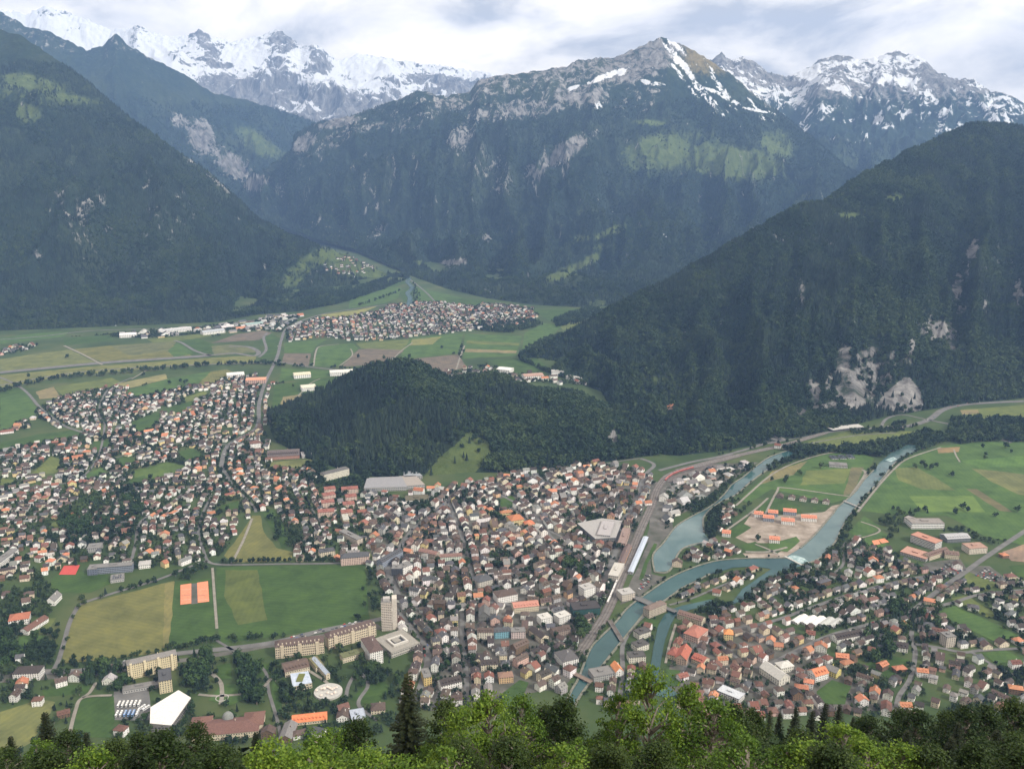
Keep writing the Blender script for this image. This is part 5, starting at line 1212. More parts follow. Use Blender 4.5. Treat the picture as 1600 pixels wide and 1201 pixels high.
building('long_house', 'white gabled long house with dark roof below the white cube villas', 'house', (846, 1006), (857, 1002), 34, 10, 'gable_y', 4, (0.68, 0.60, 0.46), RD, 3)
building('town_block', 'brown barracks-like house by the poplars', 'building', (866, 996), (892, 990), 15, 9, 'gable_x', 3, (0.34, 0.27, 0.23), RB, 3)
building('riverside_hotel', 'white riverside hotel with slate roofs at the left river bank', 'hotel', (880, 1044), (904, 1038), 30, 11, 'hip', 4, W_, (0.10, 0.095, 0.095), 4, anchor='the white riverside hotel')
building('bank_building', 'long building with salmon roof on the main street', 'building', (803, 958), (842, 954), 20, 10, 'gable_x', 4, C_, (0.44, 0.21, 0.16), 3, anchor='the salmon roofed bank')
building('department_store', 'pale ribbed department store with brown mansard below the avenue', 'building', (748, 922), (770, 916), 24, 15, 'hip', 4, (0.52, 0.49, 0.43), RSL, 5)
building('department_store', 'white and brown roofed store block on the main street bend', 'building', (778, 944), (809, 938), 24, 13, 'hip', 4, W_, RB, 4)
building('old_church', 'grey stone church with stepped gable in the old lanes', 'church', (748, 972), (765, 972), 26, 12, 'gable_y', 7, (0.17, 0.17, 0.16), (0.13, 0.13, 0.125), 2)
building('blue_house', 'blue fronted town house in the row below the church', 'house', (773, 998), (797, 996), 14, 12, 'gable_x', 3, (0.20, 0.40, 0.48), RSL, 4)
building('white_block', 'white long town house left of the blue fronted house', 'house', (746, 998), (771, 998), 14, 12, 'gable_x', 4, (0.68, 0.64, 0.55), RB, 4)
building('white_block', 'pale pink office row right of the blue fronted house', 'building', (799, 998), (821, 997), 14, 12, 'flat', 0, (0.58, 0.48, 0.46), RG, 4)
building('white_block', 'white apartment house with dark roof in the lower lanes', 'apartment block', (752, 1048), (778, 1046), 14, 10, 'gable_x', 4, (0.66, 0.60, 0.46), RD, 3)
building('peach_house', 'peach walled block with red brown roof above the small green', 'house', (780, 1068), (802, 1066), 14, 10, 'hip', 3, (0.60, 0.42, 0.24), (0.24, 0.15, 0.11), 3)
building('white_block', 'white gabled row with dark roof near the forking lanes', 'house', (690, 1082), (722, 1074), 16, 11, 'gable_x', 5, W_, RD, 3)
building('yellow_house', 'yellow fronted house wedged between two forking lanes', 'house', (663, 1072), (675, 1070), 24, 14, 'flat', 0, (0.62, 0.47, 0.20), RG, 4)
# --- riverside, island and across
for i, (a, b_, c) in enumerate((((999, 1000), (1017, 994), 'upper'), ((996, 1020), (1014, 1014), 'middle'), ((983, 1036), (1009, 1034), 'lowest'))):
    building('waterside_block', c + ' of three white cube houses between the river arms', 'house', a, b_, 16, 10, 'flat', 0, (0.64, 0.61, 0.53), (0.085, 0.08, 0.075), 3, group='white cube houses between the river arms')
building('corner_house', 'house with vivid orange roof beside the lower bridge', 'house', (962, 1058), (974, 1056), 20, 9, 'gable_y', 6, W_, (0.62, 0.25, 0.11), 3, anchor='the vivid orange roof')
building('apartment_block', 'pale flat block with roof terraces at the river edge', 'apartment block', (928, 1066), (960, 1060), 22, 9, 'flat', 0, GY, RG, 3)
building('mill', 'beige mill building standing in the river by the road bridge', 'mill', (1014, 966), (1041, 955), 14, 15, 'hip', 4, (0.48, 0.42, 0.34), (0.17, 0.13, 0.11), 5, anchor='the river mill')
building('apartment_block', 'cream block with flat roof at the bridge head', 'apartment block', (972, 940), (992, 936), 20, 13, 'flat', 0, (0.58, 0.52, 0.45), RP, 4)
building('pink_house', 'large pink house with long red roof across the small channel', 'hall', (1068, 998), (1090, 1006), 34, 11, 'hip', 6, (0.60, 0.44, 0.37), (0.36, 0.15, 0.11), 3, anchor='the pink castle house')
building('warehouse', 'long brown roofed house above the pink house', 'house', (1058, 966), (1096, 978), 15, 9, 'gable_x', 4, C_, (0.18, 0.12, 0.10), 3)
building('warehouse', 'large warehouse with bright red tiled roof by the channel', 'house', (1054, 1036), (1072, 1040), 34, 10, 'gable_y', 7, (0.48, 0.36, 0.27), (0.36, 0.12, 0.08), 3, anchor='the red tiled warehouse')
building('warehouse', 'red tiled side wing right of the warehouse', 'house', (1080, 1034), (1098, 1042), 18, 7, 'gable_x', 5, C_, (0.34, 0.12, 0.085), 2)
building('warehouse', 'dark red tiled house with four-sided roof left of the warehouse', 'house', (1042, 1028), (1056, 1032), 22, 8, 'hip', 6, C_, (0.27, 0.10, 0.075), 2)
building('apartment_block', 'white modern block with pale roof and long windows above the leaves', 'apartment block', (1120, 1086), (1154, 1100), 18, 8, 'flat', 0, W_, (0.48, 0.50, 0.53), 3, (2.4, 1.5, 3), anchor='the white modern block')
building('domed_house', 'cream house with orange domed roof in the old town', 'house', (1131, 1000), (1145, 1001), 13, 11, 'hip', 6, YL, (0.62, 0.26, 0.10), 3)
building('parish_church', 'pale long church with light grey roof in the old town', 'church', (1217, 1072), (1234, 1066), 40, 10, 'gable_y', 7, (0.62, 0.60, 0.53), (0.45, 0.44, 0.41), 2, (1.0, 3.4, 4), anchor='the pale church')
building('parish_hall', 'white hall with light hip roof behind the pale church', 'hall', (1220, 1052), (1240, 1048), 16, 9, 'hip', 4, (0.64, 0.62, 0.55), (0.50, 0.49, 0.46), 2)
building('orange_house', 'tall house with bright orange gable roof right of the church', 'house', (1274, 1066), (1294, 1060), 18, 10, 'gable_x', 6, W_, (0.54, 0.20, 0.10), 3, anchor='the orange gable right of the church')
building('yellow_gable', 'house with bright yellow gable end near the orange gable roof', 'house', (1306, 1060), (1314, 1054), 18, 9, 'gable_y', 5, (0.70, 0.60, 0.22), RG, 3)
for k in range(5):
    building('greenhouse', ['first', 'second', 'third', 'fourth', 'fifth'][k] + ' from left of the white roofed greenhouses', 'greenhouse', (1236 + 14 * k, 972 + k * 1.5), (1246 + 14 * k, 976 + k * 1.5), 34, 3, 'gable_y', 1.6, (0.62, 0.62, 0.60), (0.66, 0.66, 0.64) if k < 3 else (0.42, 0.43, 0.41), 1, chim=False, grow=1, group='greenhouses', anchor='the greenhouses' if k == 2 else None)
building('long_house', 'white and dark roofed long house left of the tall dark conifers', 'house', (1308, 1006), (1348, 998), 16, 8, 'gable_x', 5, W_, RD, 3)
building('long_house', 'long brown roofed house with white front behind the tall conifers', 'house', (1393, 1016), (1418, 1020), 16, 8, 'gable_x', 5, W_, RD, 3)
building('tower_flats', 'beige tower flats beyond the green playing field', 'apartment block', (1478, 1012), (1492, 1010), 16, 18, 'flat', 0, (0.48, 0.43, 0.37), RG, 6)
# hospital
building('hospital', 'long white curved-plan hospital block with flat roof in the green fields', 'hospital', (1424, 826), (1475, 826), 26, 12, 'flat', 0, (0.78, 0.77, 0.75), (0.24, 0.22, 0.20), 3, (2.2, 1.6, 3), anchor='the white hospital block')
building('hospital_wing', 'white angled wing joined to the long hospital block', 'hospital', (1412, 816), (1436, 824), 16, 11, 'flat', 0, (0.78, 0.77, 0.75), (0.27, 0.25, 0.23), 3)
building('hospital', 'hospital block with terracotta roof and white bands', 'hospital', (1422, 846), (1460, 860), 24, 15, 'flat', 0, (0.68, 0.66, 0.63), (0.42, 0.22, 0.16), 5, (2.8, 1.3, 3), anchor='the terracotta hospital block')
building('hospital_podium', 'low terracotta roofed hospital podium in front of the banded block', 'hospital', (1406, 866), (1446, 878), 34, 6, 'flat', 0, GY, (0.40, 0.235, 0.18), 2)
building('hospital_hall', 'grey barrel-like hall with metal roof behind the hospital', 'hall', (1480, 848), (1516, 846), 26, 8, 'gable_x', 4, (0.18, 0.19, 0.20), (0.36, 0.36, 0.37), 2)
building('hospital_tower_wing', 'cream hospital wing with small white tower on the road', 'hospital', (1514, 866), (1542, 864), 24, 12, 'flat', 0, (0.62, 0.56, 0.47), (0.34, 0.22, 0.17), 4)
building('hospital_old_wing', 'long cream old hospital wing with brown roof by the car park', 'hospital', (1452, 876), (1482, 866), 14, 9, 'gable_x', 4, (0.58, 0.51, 0.38), (0.16, 0.11, 0.09), 3)
building('hospital_old_wing', 'cream gabled old hospital wing nearest the car park', 'hospital', (1476, 872), (1498, 874), 16, 9, 'gable_x', 4, (0.58, 0.51, 0.38), (0.17, 0.12, 0.10), 3)
# new quarter by the upper river
for i, (u, v, w_, dsc) in enumerate(((1200, 806, 15, 'blue-grey house with orange roof at the top left of the building site'), (1192, 814, 17, 'grey house with orange roof lowest left on the building site'), (1224, 804, 20, 'long grey house with orange roof at the back of the building site'), (1221, 819, 20, 'big orange roofed house in the middle of the building site'), (1252, 814, 24, 'wide pink-roofed shell of a house at the right of the building site'), (1178, 808, 14, 'red roofed small house at the left edge of the building site'), (1202, 848, 16, 'orange roofed farmhouse at the lower edge of the building site'), (1128, 838, 13, 'orange roofed house by the canal trees'))):
    building('new_house', dsc, 'house', (u, v), (u + w_, v + 1.5), 17, 8, 'gable_x', 4, (0.28, 0.31, 0.36) if i < 3 else W_, (0.52, 0.22, 0.14), 3, anchor='the building site' if i == 3 else None)
for k in range(5):
    building('white_barn', ['first', 'second', 'third', 'fourth', 'fifth'][k] + ' from left of the small white gabled barns in a row', 'barn', (1213 + 18 * k, 778 + 2.2 * k), (1223 + 18 * k, 779.5 + 2.2 * k), 14, 5, 'gable_y', 3.4, (0.72, 0.68, 0.62) if k else (0.2, 0.17, 0.15), RB, 1, group='white gabled barns in a row')
for k in range(3):
    building('sewage_basin', ['left', 'middle', 'right'][k] + ' dark basin block of the treatment works', 'basin', (1300 + 13 * k, 718 - k * .6), (1310 + 13 * k, 718 - k * .6), 24, 3, 'flat', 0, (0.55, 0.54, 0.52), (0.06, 0.07, 0.08), 1, chim=False, group='treatment works basins')
building('treatment_works', 'grey treatment works building beside the dark basins', 'building', (1296, 730), (1324, 732), 22, 7, 'flat', 0, GY, RG, 2)
# far side
for i, (a, b_, c, lb) in enumerate((((187, 528), (212, 527), (0.78, 0.77, 0.74), 'large white hangar at the foot of the left mountain'), ((318, 524), (352, 520), (0.42, 0.44, 0.46), 'round topped grey hall of the theme park on the plain'), ((386, 512), (412, 509), (0.30, 0.40, 0.38), 'greenish hall near the foot of the left mountain'), ((355, 592), (382, 590), (0.62, 0.62, 0.60), 'white factory beside the main road'), ((384, 600), (415, 599), (0.56, 0.30, 0.20), 'pink apartment row beside the main road'), ((516, 588), (552, 586), (0.62, 0.61, 0.57), 'long pale farm hall left of the wooded hill'), ((460, 592), (486, 590), (0.60, 0.55, 0.42), 'cream depot by the fields left of the wooded hill'), ((472, 612), (494, 610), (0.62, 0.58, 0.48), 'pale farm with yellow roof in the fields'), ((776, 582), (796, 584), (0.66, 0.66, 0.64), 'white roofed hall behind the low hill'), ((250, 522), (300, 517), (0.50, 0.50, 0.50), 'long grey sheds along the mountain foot'), ((820, 594), (850, 592), (0.40, 0.27, 0.22), 'brown roofed quarters behind the low hill'))):
    building('far_hall', lb, 'hall', a, b_, 40, 12, 'gable_x', 4, W_ if i != 4 else PK, c, 3, (3, 2, 6))
building('tall_factory', 'tall white block with small tower behind the low hill', 'building', (862, 588), (882, 588), 30, 16, 'flat', 0, (0.80, 0.79, 0.77), RP, 4)
building('factory_hall', 'low white halls beside the tall white block', 'building', (884, 592), (908, 597), 26, 9, 'gable_x', 3, (0.72, 0.71, 0.68), RP, 2)

# ------------------------------------------------------------------ bridges and weir
def bridge(name, label, p0, p1, width, mat, h=3.4, piers=1, rail=True, col=None):
    a, b_ = G(*p0), G(*p1)
    e_ = b_ - a; ln = e_.length
    root = empty(name, (a + b_) / 2, math.atan2(e_.y, e_.x))
    V, Fc = [], []
    gbox(V, Fc, -ln / 2, ln / 2, -width / 2, width / 2, h - .9, h); local_part(root, 'deck', V, Fc, mat, col)
    for s in (-1, 1):
        V, Fc = [], []
        y0 = s * (width / 2 - .15)
        gbox(V, Fc, -ln / 2, ln / 2, y0 - .12, y0 + .12, h + .8, h + 1.1)
        for k in range(int(ln / 4) + 1): gbox(V, Fc, -ln / 2 + 4 * k, -ln / 2 + 4 * k + .2, y0 - .1, y0 + .1, h, h + .8)
        local_part(root, 'railing', V, Fc, 'rail_steel')
    for k in range(piers):
        V, Fc = [], []
        cx_ = ln * ((k + 1) / (piers + 1) - .5)
        gbox(V, Fc, cx_ - .9, cx_ + .9, -width / 2 + .4, width / 2 - .4, -1, h - .9); local_part(root, 'pier', V, Fc, 'concrete')
    tag(root, label, 'bridge')
bridge('road_bridge', 'grey road bridge across the river beside the mill', (990, 934), (1022, 948), 13, 'asphalt', piers=2)
bridge('railway_bridge', 'dark narrow railway bridge crossing the river at an angle', (952, 971), (972, 1004), 7, 'ballast', piers=1)
bridge('covered_bridge', 'lowest bridge with brown deck by the riverside hotel', (896, 1054), (924, 1068), 8, 'roof_tiles', piers=2, col=(0.20, 0.15, 0.12))
bridge('footbridge', 'thin footbridge across the upper river', (1318, 784), (1344, 795), 4, 'concrete', piers=1)
bridge('channel_bridge', 'short bridge over the small river channel beside the mill', (1036, 950), (1056, 958), 9, 'asphalt', piers=0)
wr = strip('weir', [(1226, 870), (1240, 877), (1255, 885)], 4, 'concrete', 1, z=2.2, h=2.5)
wr['kind'] = ''; del wr['kind']; tag(wr, 'concrete weir sill with white water across the river', 'weir')
wv = strip('motorway_viaduct', [(1296, 673), (1320, 670), (1345, 668)], 26, 'concrete', 0, z=7, h=2.0)
del wv['kind']; tag(wv, 'pale motorway gallery roof at the foot of the cliffs', 'viaduct')

# ------------------------------------------------------------------ generic houses
def pick(tbl):
    r = random.random() * sum(x[1] for x in tbl)
    for k, w in tbl:
        r -= w
        if r <= 0: return k
    return tbl[-1][0]
RP_MIX = [('brown', 34), ('dark brown', 36), ('red', 6), ('orange', 4), ('grey', 7), ('slate', 16), ('pale', 3), ('rust', 13)]
RP_OLD = [('brown', 30), ('dark brown', 18), ('red', 18), ('orange', 6), ('rust', 36), ('slate', 7)]
RP_DARK = [('brown', 34), ('dark brown', 40), ('slate', 22), ('rust', 10), ('grey', 8), ('orange', 2)]
RP_IND = [('grey', 40), ('pale', 34), ('slate', 18), ('brown', 12), ('orange', 4)]
WP = [('white', 80), ('cream', 20), ('timber', 8), ('grey', 8), ('pink', 5), ('yellow', 4), ('peach', 3)]
WP_OLD = [('white', 42), ('cream', 30), ('timber', 14), ('grey', 10), ('pink', 6), ('yellow', 4)]
ZONES = [  # outline, spacing, width, depth, storeys, street angle, roofs, walls, fill
 ([(560, 800), (620, 778), (720, 760), (800, 742), (930, 724), (1010, 735), (1024, 756), (1003, 800), (985, 850), (958, 910), (935, 960), (905, 1045), (880, 1080), (700, 1110), (640, 1110), (664, 1040), (625, 962), (596, 930), (590, 892)], 18.0, (10, 19), (10, 14), (2, 4), 0.45, RP_MIX, WP, 0.96),
 ([(428, 800), (470, 780), (500, 765), (565, 762), (620, 778), (560, 805), (590, 892), (575, 880), (462, 876), (458, 856)], 20.5, (9, 14), (8, 11), (2, 3), 0.3, RP_MIX, WP, 0.82),
 ([(0, 705), (60, 690), (130, 674), (60, 655), (52, 640), (96, 620), (200, 600), (262, 600), (330, 590), (400, 585), (412, 600), (404, 664), (424, 690), (415, 720), (500, 735), (500, 765), (428, 800), (395, 800), (345, 868), (320, 876), (290, 884), (200, 890), (150, 876), (60, 900), (0, 905)], 20.5, (9, 15), (8, 11), (2, 3), 0.25, RP_MIX, WP, 0.90),
 ([(0, 905), (60, 900), (90, 925), (80, 965), (95, 985), (80, 1040), (0, 1045)], 36, (11, 16), (10, 13), (2, 3), 0.1, RP_DARK, WP, 0.6),
 ([(0, 1064), (60, 1066), (70, 1078), (0, 1112)], 24, (11, 16), (10, 13), (3, 3), 0.1, RP_MIX, WP, 0.8),
 ([(1044, 1060), (1062, 985), (1100, 962), (1200, 973), (1284, 1000), (1300, 1040), (1400, 1092), (1440, 1120), (1100, 1125), (1044, 1090)], 17.0, (9, 15), (9, 13), (2, 3), -0.42, RP_OLD, WP_OLD, 0.95),
 ([(1110, 958), (1180, 912), (1256, 890), (1290, 878), (1312, 850), (1345, 840), (1400, 866), (1440, 892), (1520, 905), (1640, 905), (1640, 1120), (1420, 1112), (1300, 1040), (1284, 1000), (1200, 973), (1110, 962)], 20.5, (9, 13), (8, 11), (2, 3), 0.38, RP_DARK, WP, 0.80),
 ([(1040, 940), (1070, 922), (1112, 902), (1180, 890), (1196, 893), (1150, 922), (1120, 934), (1060, 944)], 20, (9, 13), (9, 12), (2, 2), 0.5, RP_MIX, WP, 0.9),
 ([(972, 1050), (980, 1012), (1010, 966), (1030, 966), (1018, 1010), (1008, 1050), (1000, 1110), (940, 1115), (930, 1082)], 18, (9, 13), (9, 12), (3, 3), 0.7, RP_OLD, WP, 0.9),
 ([(1062, 878), (1070, 862), (1112, 848), (1160, 856), (1150, 868), (1090, 882)], 17, (9, 13), (9, 12), (2, 3), 0.4, RP_MIX, WP, 0.9),
 ([(1112, 836), (1112, 800), (1150, 780), (1176, 786), (1150, 812), (1128, 840)], 22, (10, 15), (9, 12), (2, 2), 0.5, RP_DARK, WP, 0.8),
 ([(1034, 770), (1060, 746), (1120, 727), (1182, 724), (1140, 752), (1110, 780), (1060, 806), (1040, 830)], 27, (12, 26), (12, 20), (2, 3), 0.35, RP_IND, WP, 0.75),
 ([(446, 534), (452, 512), (500, 496), (590, 488), (610, 476), (690, 470), (760, 474), (836, 482), (845, 492), (820, 508), (740, 516), (640, 528), (560, 535), (510, 527)], 25, (10, 15), (10, 13), (2, 3), 0.2, RP_MIX, WP, 0.82),
 ([(0, 548), (30, 540), (60, 540), (40, 550), (0, 556)], 30, (12, 22), (11, 16), (2, 2), 0.1, RP_MIX, WP, 0.8),
 ([(110, 527), (200, 520), (300, 513), (400, 500), (470, 492), (452, 520), (400, 516), (330, 526), (230, 528)], 36, (16, 40), (14, 24), (2, 2), 0.1, RP_IND, WP, 0.7),
 ([(690, 545), (745, 535), (770, 545), (720, 560)], 30, (10, 15), (10, 13), (2, 2), 0.3, RP_MIX, WP, 0.5), ([(680, 582), (760, 570), (840, 585), (900, 596), (920, 602), (860, 600), (780, 594), (700, 590)], 30, (10, 18), (10, 14), (2, 3), 0.2, RP_MIX, WP, 0.6),
 ([(430, 640), (424, 600), (445, 598), (440, 640)], 26, (11, 15), (10, 13), (2, 3), 0.2, RP_MIX, WP, 0.8), ([(1500, 650), (1560, 655), (1600, 660), (1560, 668)], 60, (10, 15), (10, 12), (2, 2), 0, RP_MIX, WP, 0.3),
 ([(1520, 820), (1560, 815), (1640, 800), (1640, 830), (1560, 850)], 34, (10, 15), (10, 12), (2, 2), 0.3, RP_MIX, WP, 0.5), ([(0, 640), (40, 655), (50, 668), (0, 680)], 26, (11, 16), (10, 13), (2, 2), 0.1, RP_MIX, WP, 0.7),
]
HOUSES = []          # dict per house
def add_house(x, y, w, d, fl, rz, roof, rk, wk, grow=1.2, z=0.0):
    HOUSES.append(dict(x=x, y=y, z=z, w=w, d=d, fl=fl, rz=rz, roof=roof, rk=rk, wk=wk))
    mark(footprint((x, y), w, d, rz, grow), 3)
# houses that stand out in the photograph, each at its own place
SPECIAL = [(792, 746, 'orange', 'white'), (733, 753, 'red', 'white'), (673, 765, 'orange', 'white'), (684, 761, 'orange', 'cream'), (642, 808, 'orange', 'white'), (677, 821, 'rust', 'peach'), (664, 828, 'dark brown', 'peach'), (673, 833, 'dark brown', 'peach'), (653, 841, 'brown', 'peach'), (638, 866, 'orange', 'peach'), (812, 763, 'orange', 'yellow'), (795, 762, 'red', 'cream'), (818, 838, 'orange', 'yellow'), (793, 856, 'orange', 'cream'), (781, 846, 'orange', 'cream'), (916, 732, 'orange', 'white'), (867, 791, 'orange', 'white'), (826, 823, 'orange', 'white'), (865, 852, 'orange', 'cream'), (903, 860, 'red', 'white'), (1002, 746, 'red', 'pink'), (967, 757, 'grey', 'yellow'), (947, 765, 'orange', 'cream'), (997, 791, 'orange', 'white'), (1012, 788, 'orange', 'white'), (975, 787, 'rust', 'yellow'), (970, 801, 'slate', 'yellow'),
 (113, 760, 'orange', 'yellow'), (131, 755, 'red', 'cream'), (34, 775, 'red', 'pink'), (58, 778, 'red', 'pink'), (39, 728, 'brown', 'pink'), (200, 712, 'orange', 'cream'), (216, 681, 'red', 'white'), (258, 685, 'orange', 'white'), (136, 710, 'orange', 'cream'), (115, 655, 'red', 'cream'), (52, 655, 'pale', 'cream'), (28, 668, 'orange', 'peach'), (9, 800, 'orange', 'cream'), (258, 840, 'orange', 'cream'), (262, 852, 'red', 'white'), (195, 854, 'grey', 'yellow'), (198, 834, 'rust', 'peach'), (226, 793, 'red', 'white'), (170, 650, 'grey', 'white'), (192, 650, 'slate', 'white'), (200, 664, 'grey', 'white'), (222, 650, 'brown', 'white'), (186, 669, 'slate', 'white'), (330, 805, 'orange', 'white'), (310, 735, 'orange', 'peach'), (376, 745, 'orange', 'cream'), (398, 765, 'orange', 'white'), (374, 738, 'orange', 'white'), (80, 882, 'orange', 'white'), (62, 876, 'red', 'white'), (35, 1070, 'orange', 'peach'), (232, 866, 'orange', 'white'), (305, 860, 'brown', 'white'), (585, 840, 'orange', 'cream'), (568, 822, 'red', 'peach'), (583, 818, 'brown', 'cream'), (412, 738, 'pale', 'white'), (100, 1118, 'rust', 'timber'), (190, 1146, 'rust', 'white'), (60, 1100, 'rust', 'white'), (172, 1066, 'pale', 'white'), (118, 1062, 'brown', 'white'), (96, 1070, 'brown', 'white'), (420, 1150, 'brown', 'timber'), (468, 1150, 'brown', 'white'), (500, 1150, 'slate', 'white'), (536, 1112, 'rust', 'white'),
 (1153, 912, 'orange', 'white'), (1120, 928, 'red', 'white'), (1088, 876, 'brown', 'white'), (1058, 884, 'brown', 'cream'), (1378, 1045, 'orange', 'timber'), (1263, 1072, 'orange', 'white'), (1252, 1078, 'orange', 'timber'), (1346, 1100, 'orange', 'white'), (1315, 1032, 'orange', 'timber'), (1322, 1042, 'orange', 'cream'), (1282, 1016, 'orange', 'white'), (1266, 996, 'red', 'white'), (1414, 1106, 'orange', 'white'), (1405, 1048, 'orange', 'timber'), (1440, 1055, 'orange', 'white'), (1586, 1082, 'orange', 'timber'), (1452, 942, 'orange', 'cream'), (1372, 908, 'orange', 'white'), (1358, 898, 'red', 'white'), (1452, 968, 'red', 'cream'), (1400, 990, 'red', 'yellow'), (1568, 870, 'orange', 'timber'), (1345, 915, 'slate', 'white'), (1520, 952, 'slate', 'white'), (1540, 1012, 'brown', 'cream'), (1565, 1008, 'brown', 'cream'), (1590, 1004, 'orange', 'white'), (1585, 1042, 'red', 'white'), (1204, 1004, 'orange', 'white'), (1216, 1012, 'orange', 'cream'), (1100, 1002, 'rust', 'white'), (1126, 988, 'red', 'white'), (1066, 1060, 'red', 'white'), (1128, 1036, 'orange', 'cream'), (1215, 700, 'red', 'white'), (1325, 898, 'pale', 'white'), (1050, 640, 'orange', 'pink'), (1495, 888, 'brown', 'white'), (1470, 920, 'rust', 'cream'), (1462, 908, 'brown', 'white')]
for u, v, rk, wk in SPECIAL:
    if (u, v) == (1050, 640): continue
    p = G(u, v)
    big = random.choice((13, 15, 17))
    add_house(p.x, p.y, big, 12, random.choice((2, 3)), random.uniform(-.5, .6), random.choice(('gable_x', 'hip', 'gable_y')), rk, wk)
ZW = [[(G(*q).x, G(*q).y) for q in z_[0]] for z_ in ZONES]
for px, rw in ROADS:                       # rows of houses along both sides of every street in town
    pts = catmull([G(*q) for q in px], 8)
    for side in (-1, 1):
        run = random.uniform(0, 10)
        for a, b_ in zip(pts, pts[1:]):
            seg = b_ - a
            ln = seg.length
            if ln < .1: continue
            d_ = seg / ln
            while run < ln:
                p = a + d_ * run
                zi = next((i for i, zw in enumerate(ZW) if in_poly(np.array(p.x), np.array(p.y), zw)), None)
                if zi is None: run += 15; continue
                z_ = ZONES[zi]
                dense = z_[1] < 19
                w, d = random.uniform(*z_[2]), random.uniform(*z_[3])
                off = rw / 2 + d / 2 + (2.5 if dense else random.uniform(4, 8))
                x, y = p.x - d_.y * off * side, p.y + d_.x * off * side
                rz = math.atan2(d_.y, d_.x) + (math.pi if side < 0 else 0)
                fp = footprint((x, y), w, d, rz, .1)
                mids = [((fp[k][0] + fp[(k + 1) % 4][0]) / 2, (fp[k][1] + fp[(k + 1) % 4][1]) / 2) for k in range(4)]
                if random.random() < (.95 if dense else .75) and all(occ(*q) == 0 for q in fp + mids + [(x, y)]):
                    add_house(x, y, w, d, random.randint(*z_[4]), rz, pick([('gable_x', 70), ('gable_y', 12), ('hip', 18)]), pick(z_[6]), pick(z_[7]), grow=0.0 if dense else 1.0)
                run += w + (random.choice((0.4, 0.4, 0.6, 4)) if dense else random.uniform(6, 12))
            run -= ln
for poly, spc, wr_, dr_, fr_, ang, rpal, wpal, fill in ZONES:
    wp = [G(*q) for q in poly]
    xs, ys = [p.x for p in wp], [p.y for p in wp]
    cx0, cy0 = sum(xs) / len(xs), sum(ys) / len(ys)
    rad = max(max(xs) - min(xs), max(ys) - min(ys)) * .75
    n = int(rad / spc) + 1
    ca, sa = math.cos(ang), math.sin(ang)
    wpx = [(p.x, p.y) for p in wp]
    for i in range(-n, n + 1):
        for j in range(-n, n + 1):
            if random.random() > fill: continue
            a = (i + random.uniform(-.24, .24)) * spc; b_ = (j + random.uniform(-.24, .24)) * spc
            x, y = cx0 + a * ca - b_ * sa, cy0 + a * sa + b_ * ca
            if not in_poly(np.array(x), np.array(y), wpx): continue
            w, d = random.uniform(*wr_), random.uniform(*dr_)
            if random.random() < .17: w *= random.uniform(1.4, 2.1)
            rz = ang + 0.35 * math.sin(x / 260) + 0.3 * math.cos(y / 210) + random.choice((0, 0, math.pi / 2)) + random.uniform(-.07, .07)
            dd = (ROADSEG[:, 0] - x) ** 2 + (ROADSEG[:, 1] - y) ** 2
            if dd.min() < 75 ** 2: rz = ROADSEG[dd.argmin(), 2] + random.choice((0, 0, math.pi / 2)) + random.uniform(-.05, .05)
            for attempt in (1, .78):
                fp = footprint((x, y), w * attempt, d * attempt, rz, .8)
                mids = [((fp[k][0] + fp[(k + 1) % 4][0]) / 2, (fp[k][1] + fp[(k + 1) % 4][1]) / 2) for k in range(4)]
                if all(occ(*q) == 0 for q in fp + mids + [(x, y)]):
                    rk, wk = pick(rpal), pick(wpal)
                    fl = random.randint(*fr_)
                    rt = pick([('gable_x', 45), ('gable_y', 22), ('hip', 24), ('flat', 9 if rk in ('grey', 'pale', 'slate') else 0)])
                    add_house(x, y, w * attempt, d * attempt, fl, rz, rt, rk, wk)
                    break
# the hill village on the left slope and lone houses on the mountains stand on the terrain
for k in range(46):
    a, q = random.uniform(0, 6.28), random.random() ** .6
    p = on_terrain(0, 545 + 40 * q * math.cos(a), 415 + 15 * q * math.sin(a))
    HOUSES.append(dict(x=p[0], y=p[1], z=p[2], w=random.uniform(11, 17), d=12, fl=2, rz=random.uniform(-.5, .5), roof='gable_x', rk=pick(RP_MIX), wk=pick(WP)))
for u, v, i in ((1046, 640, 5), (1052, 638, 5)):
    p = on_terrain(i, u, v)
    HOUSES.append(dict(x=p[0], y=p[1], z=p[2] - 1, w=20, d=13, fl=3, rz=0.2, roof='gable_x', rk='orange', wk='pink'))
print('HOUSES', len(HOUSES))
TEMPL = [(w, d, fl) for w in (9, 11, 13, 15, 18, 22) for d in (9, 11, 13) for fl in (2, 3, 4)]
def rank(h):
    u, v = to_px(np.array([h['x'], h['y'], h['z'] + 4.0]))
    vis = -10 < u < 1610 and v < (1105 if u > 480 else 1120)
    return -(h['w'] * (h['fl'] * 3 + 4)) / (h['x'] ** 2 + h['y'] ** 2 + CAM_Z ** 2) if vis else 1.0
HOUSES.sort(key=rank)
NEAR, FAR = HOUSES[:290], HOUSES[290:]

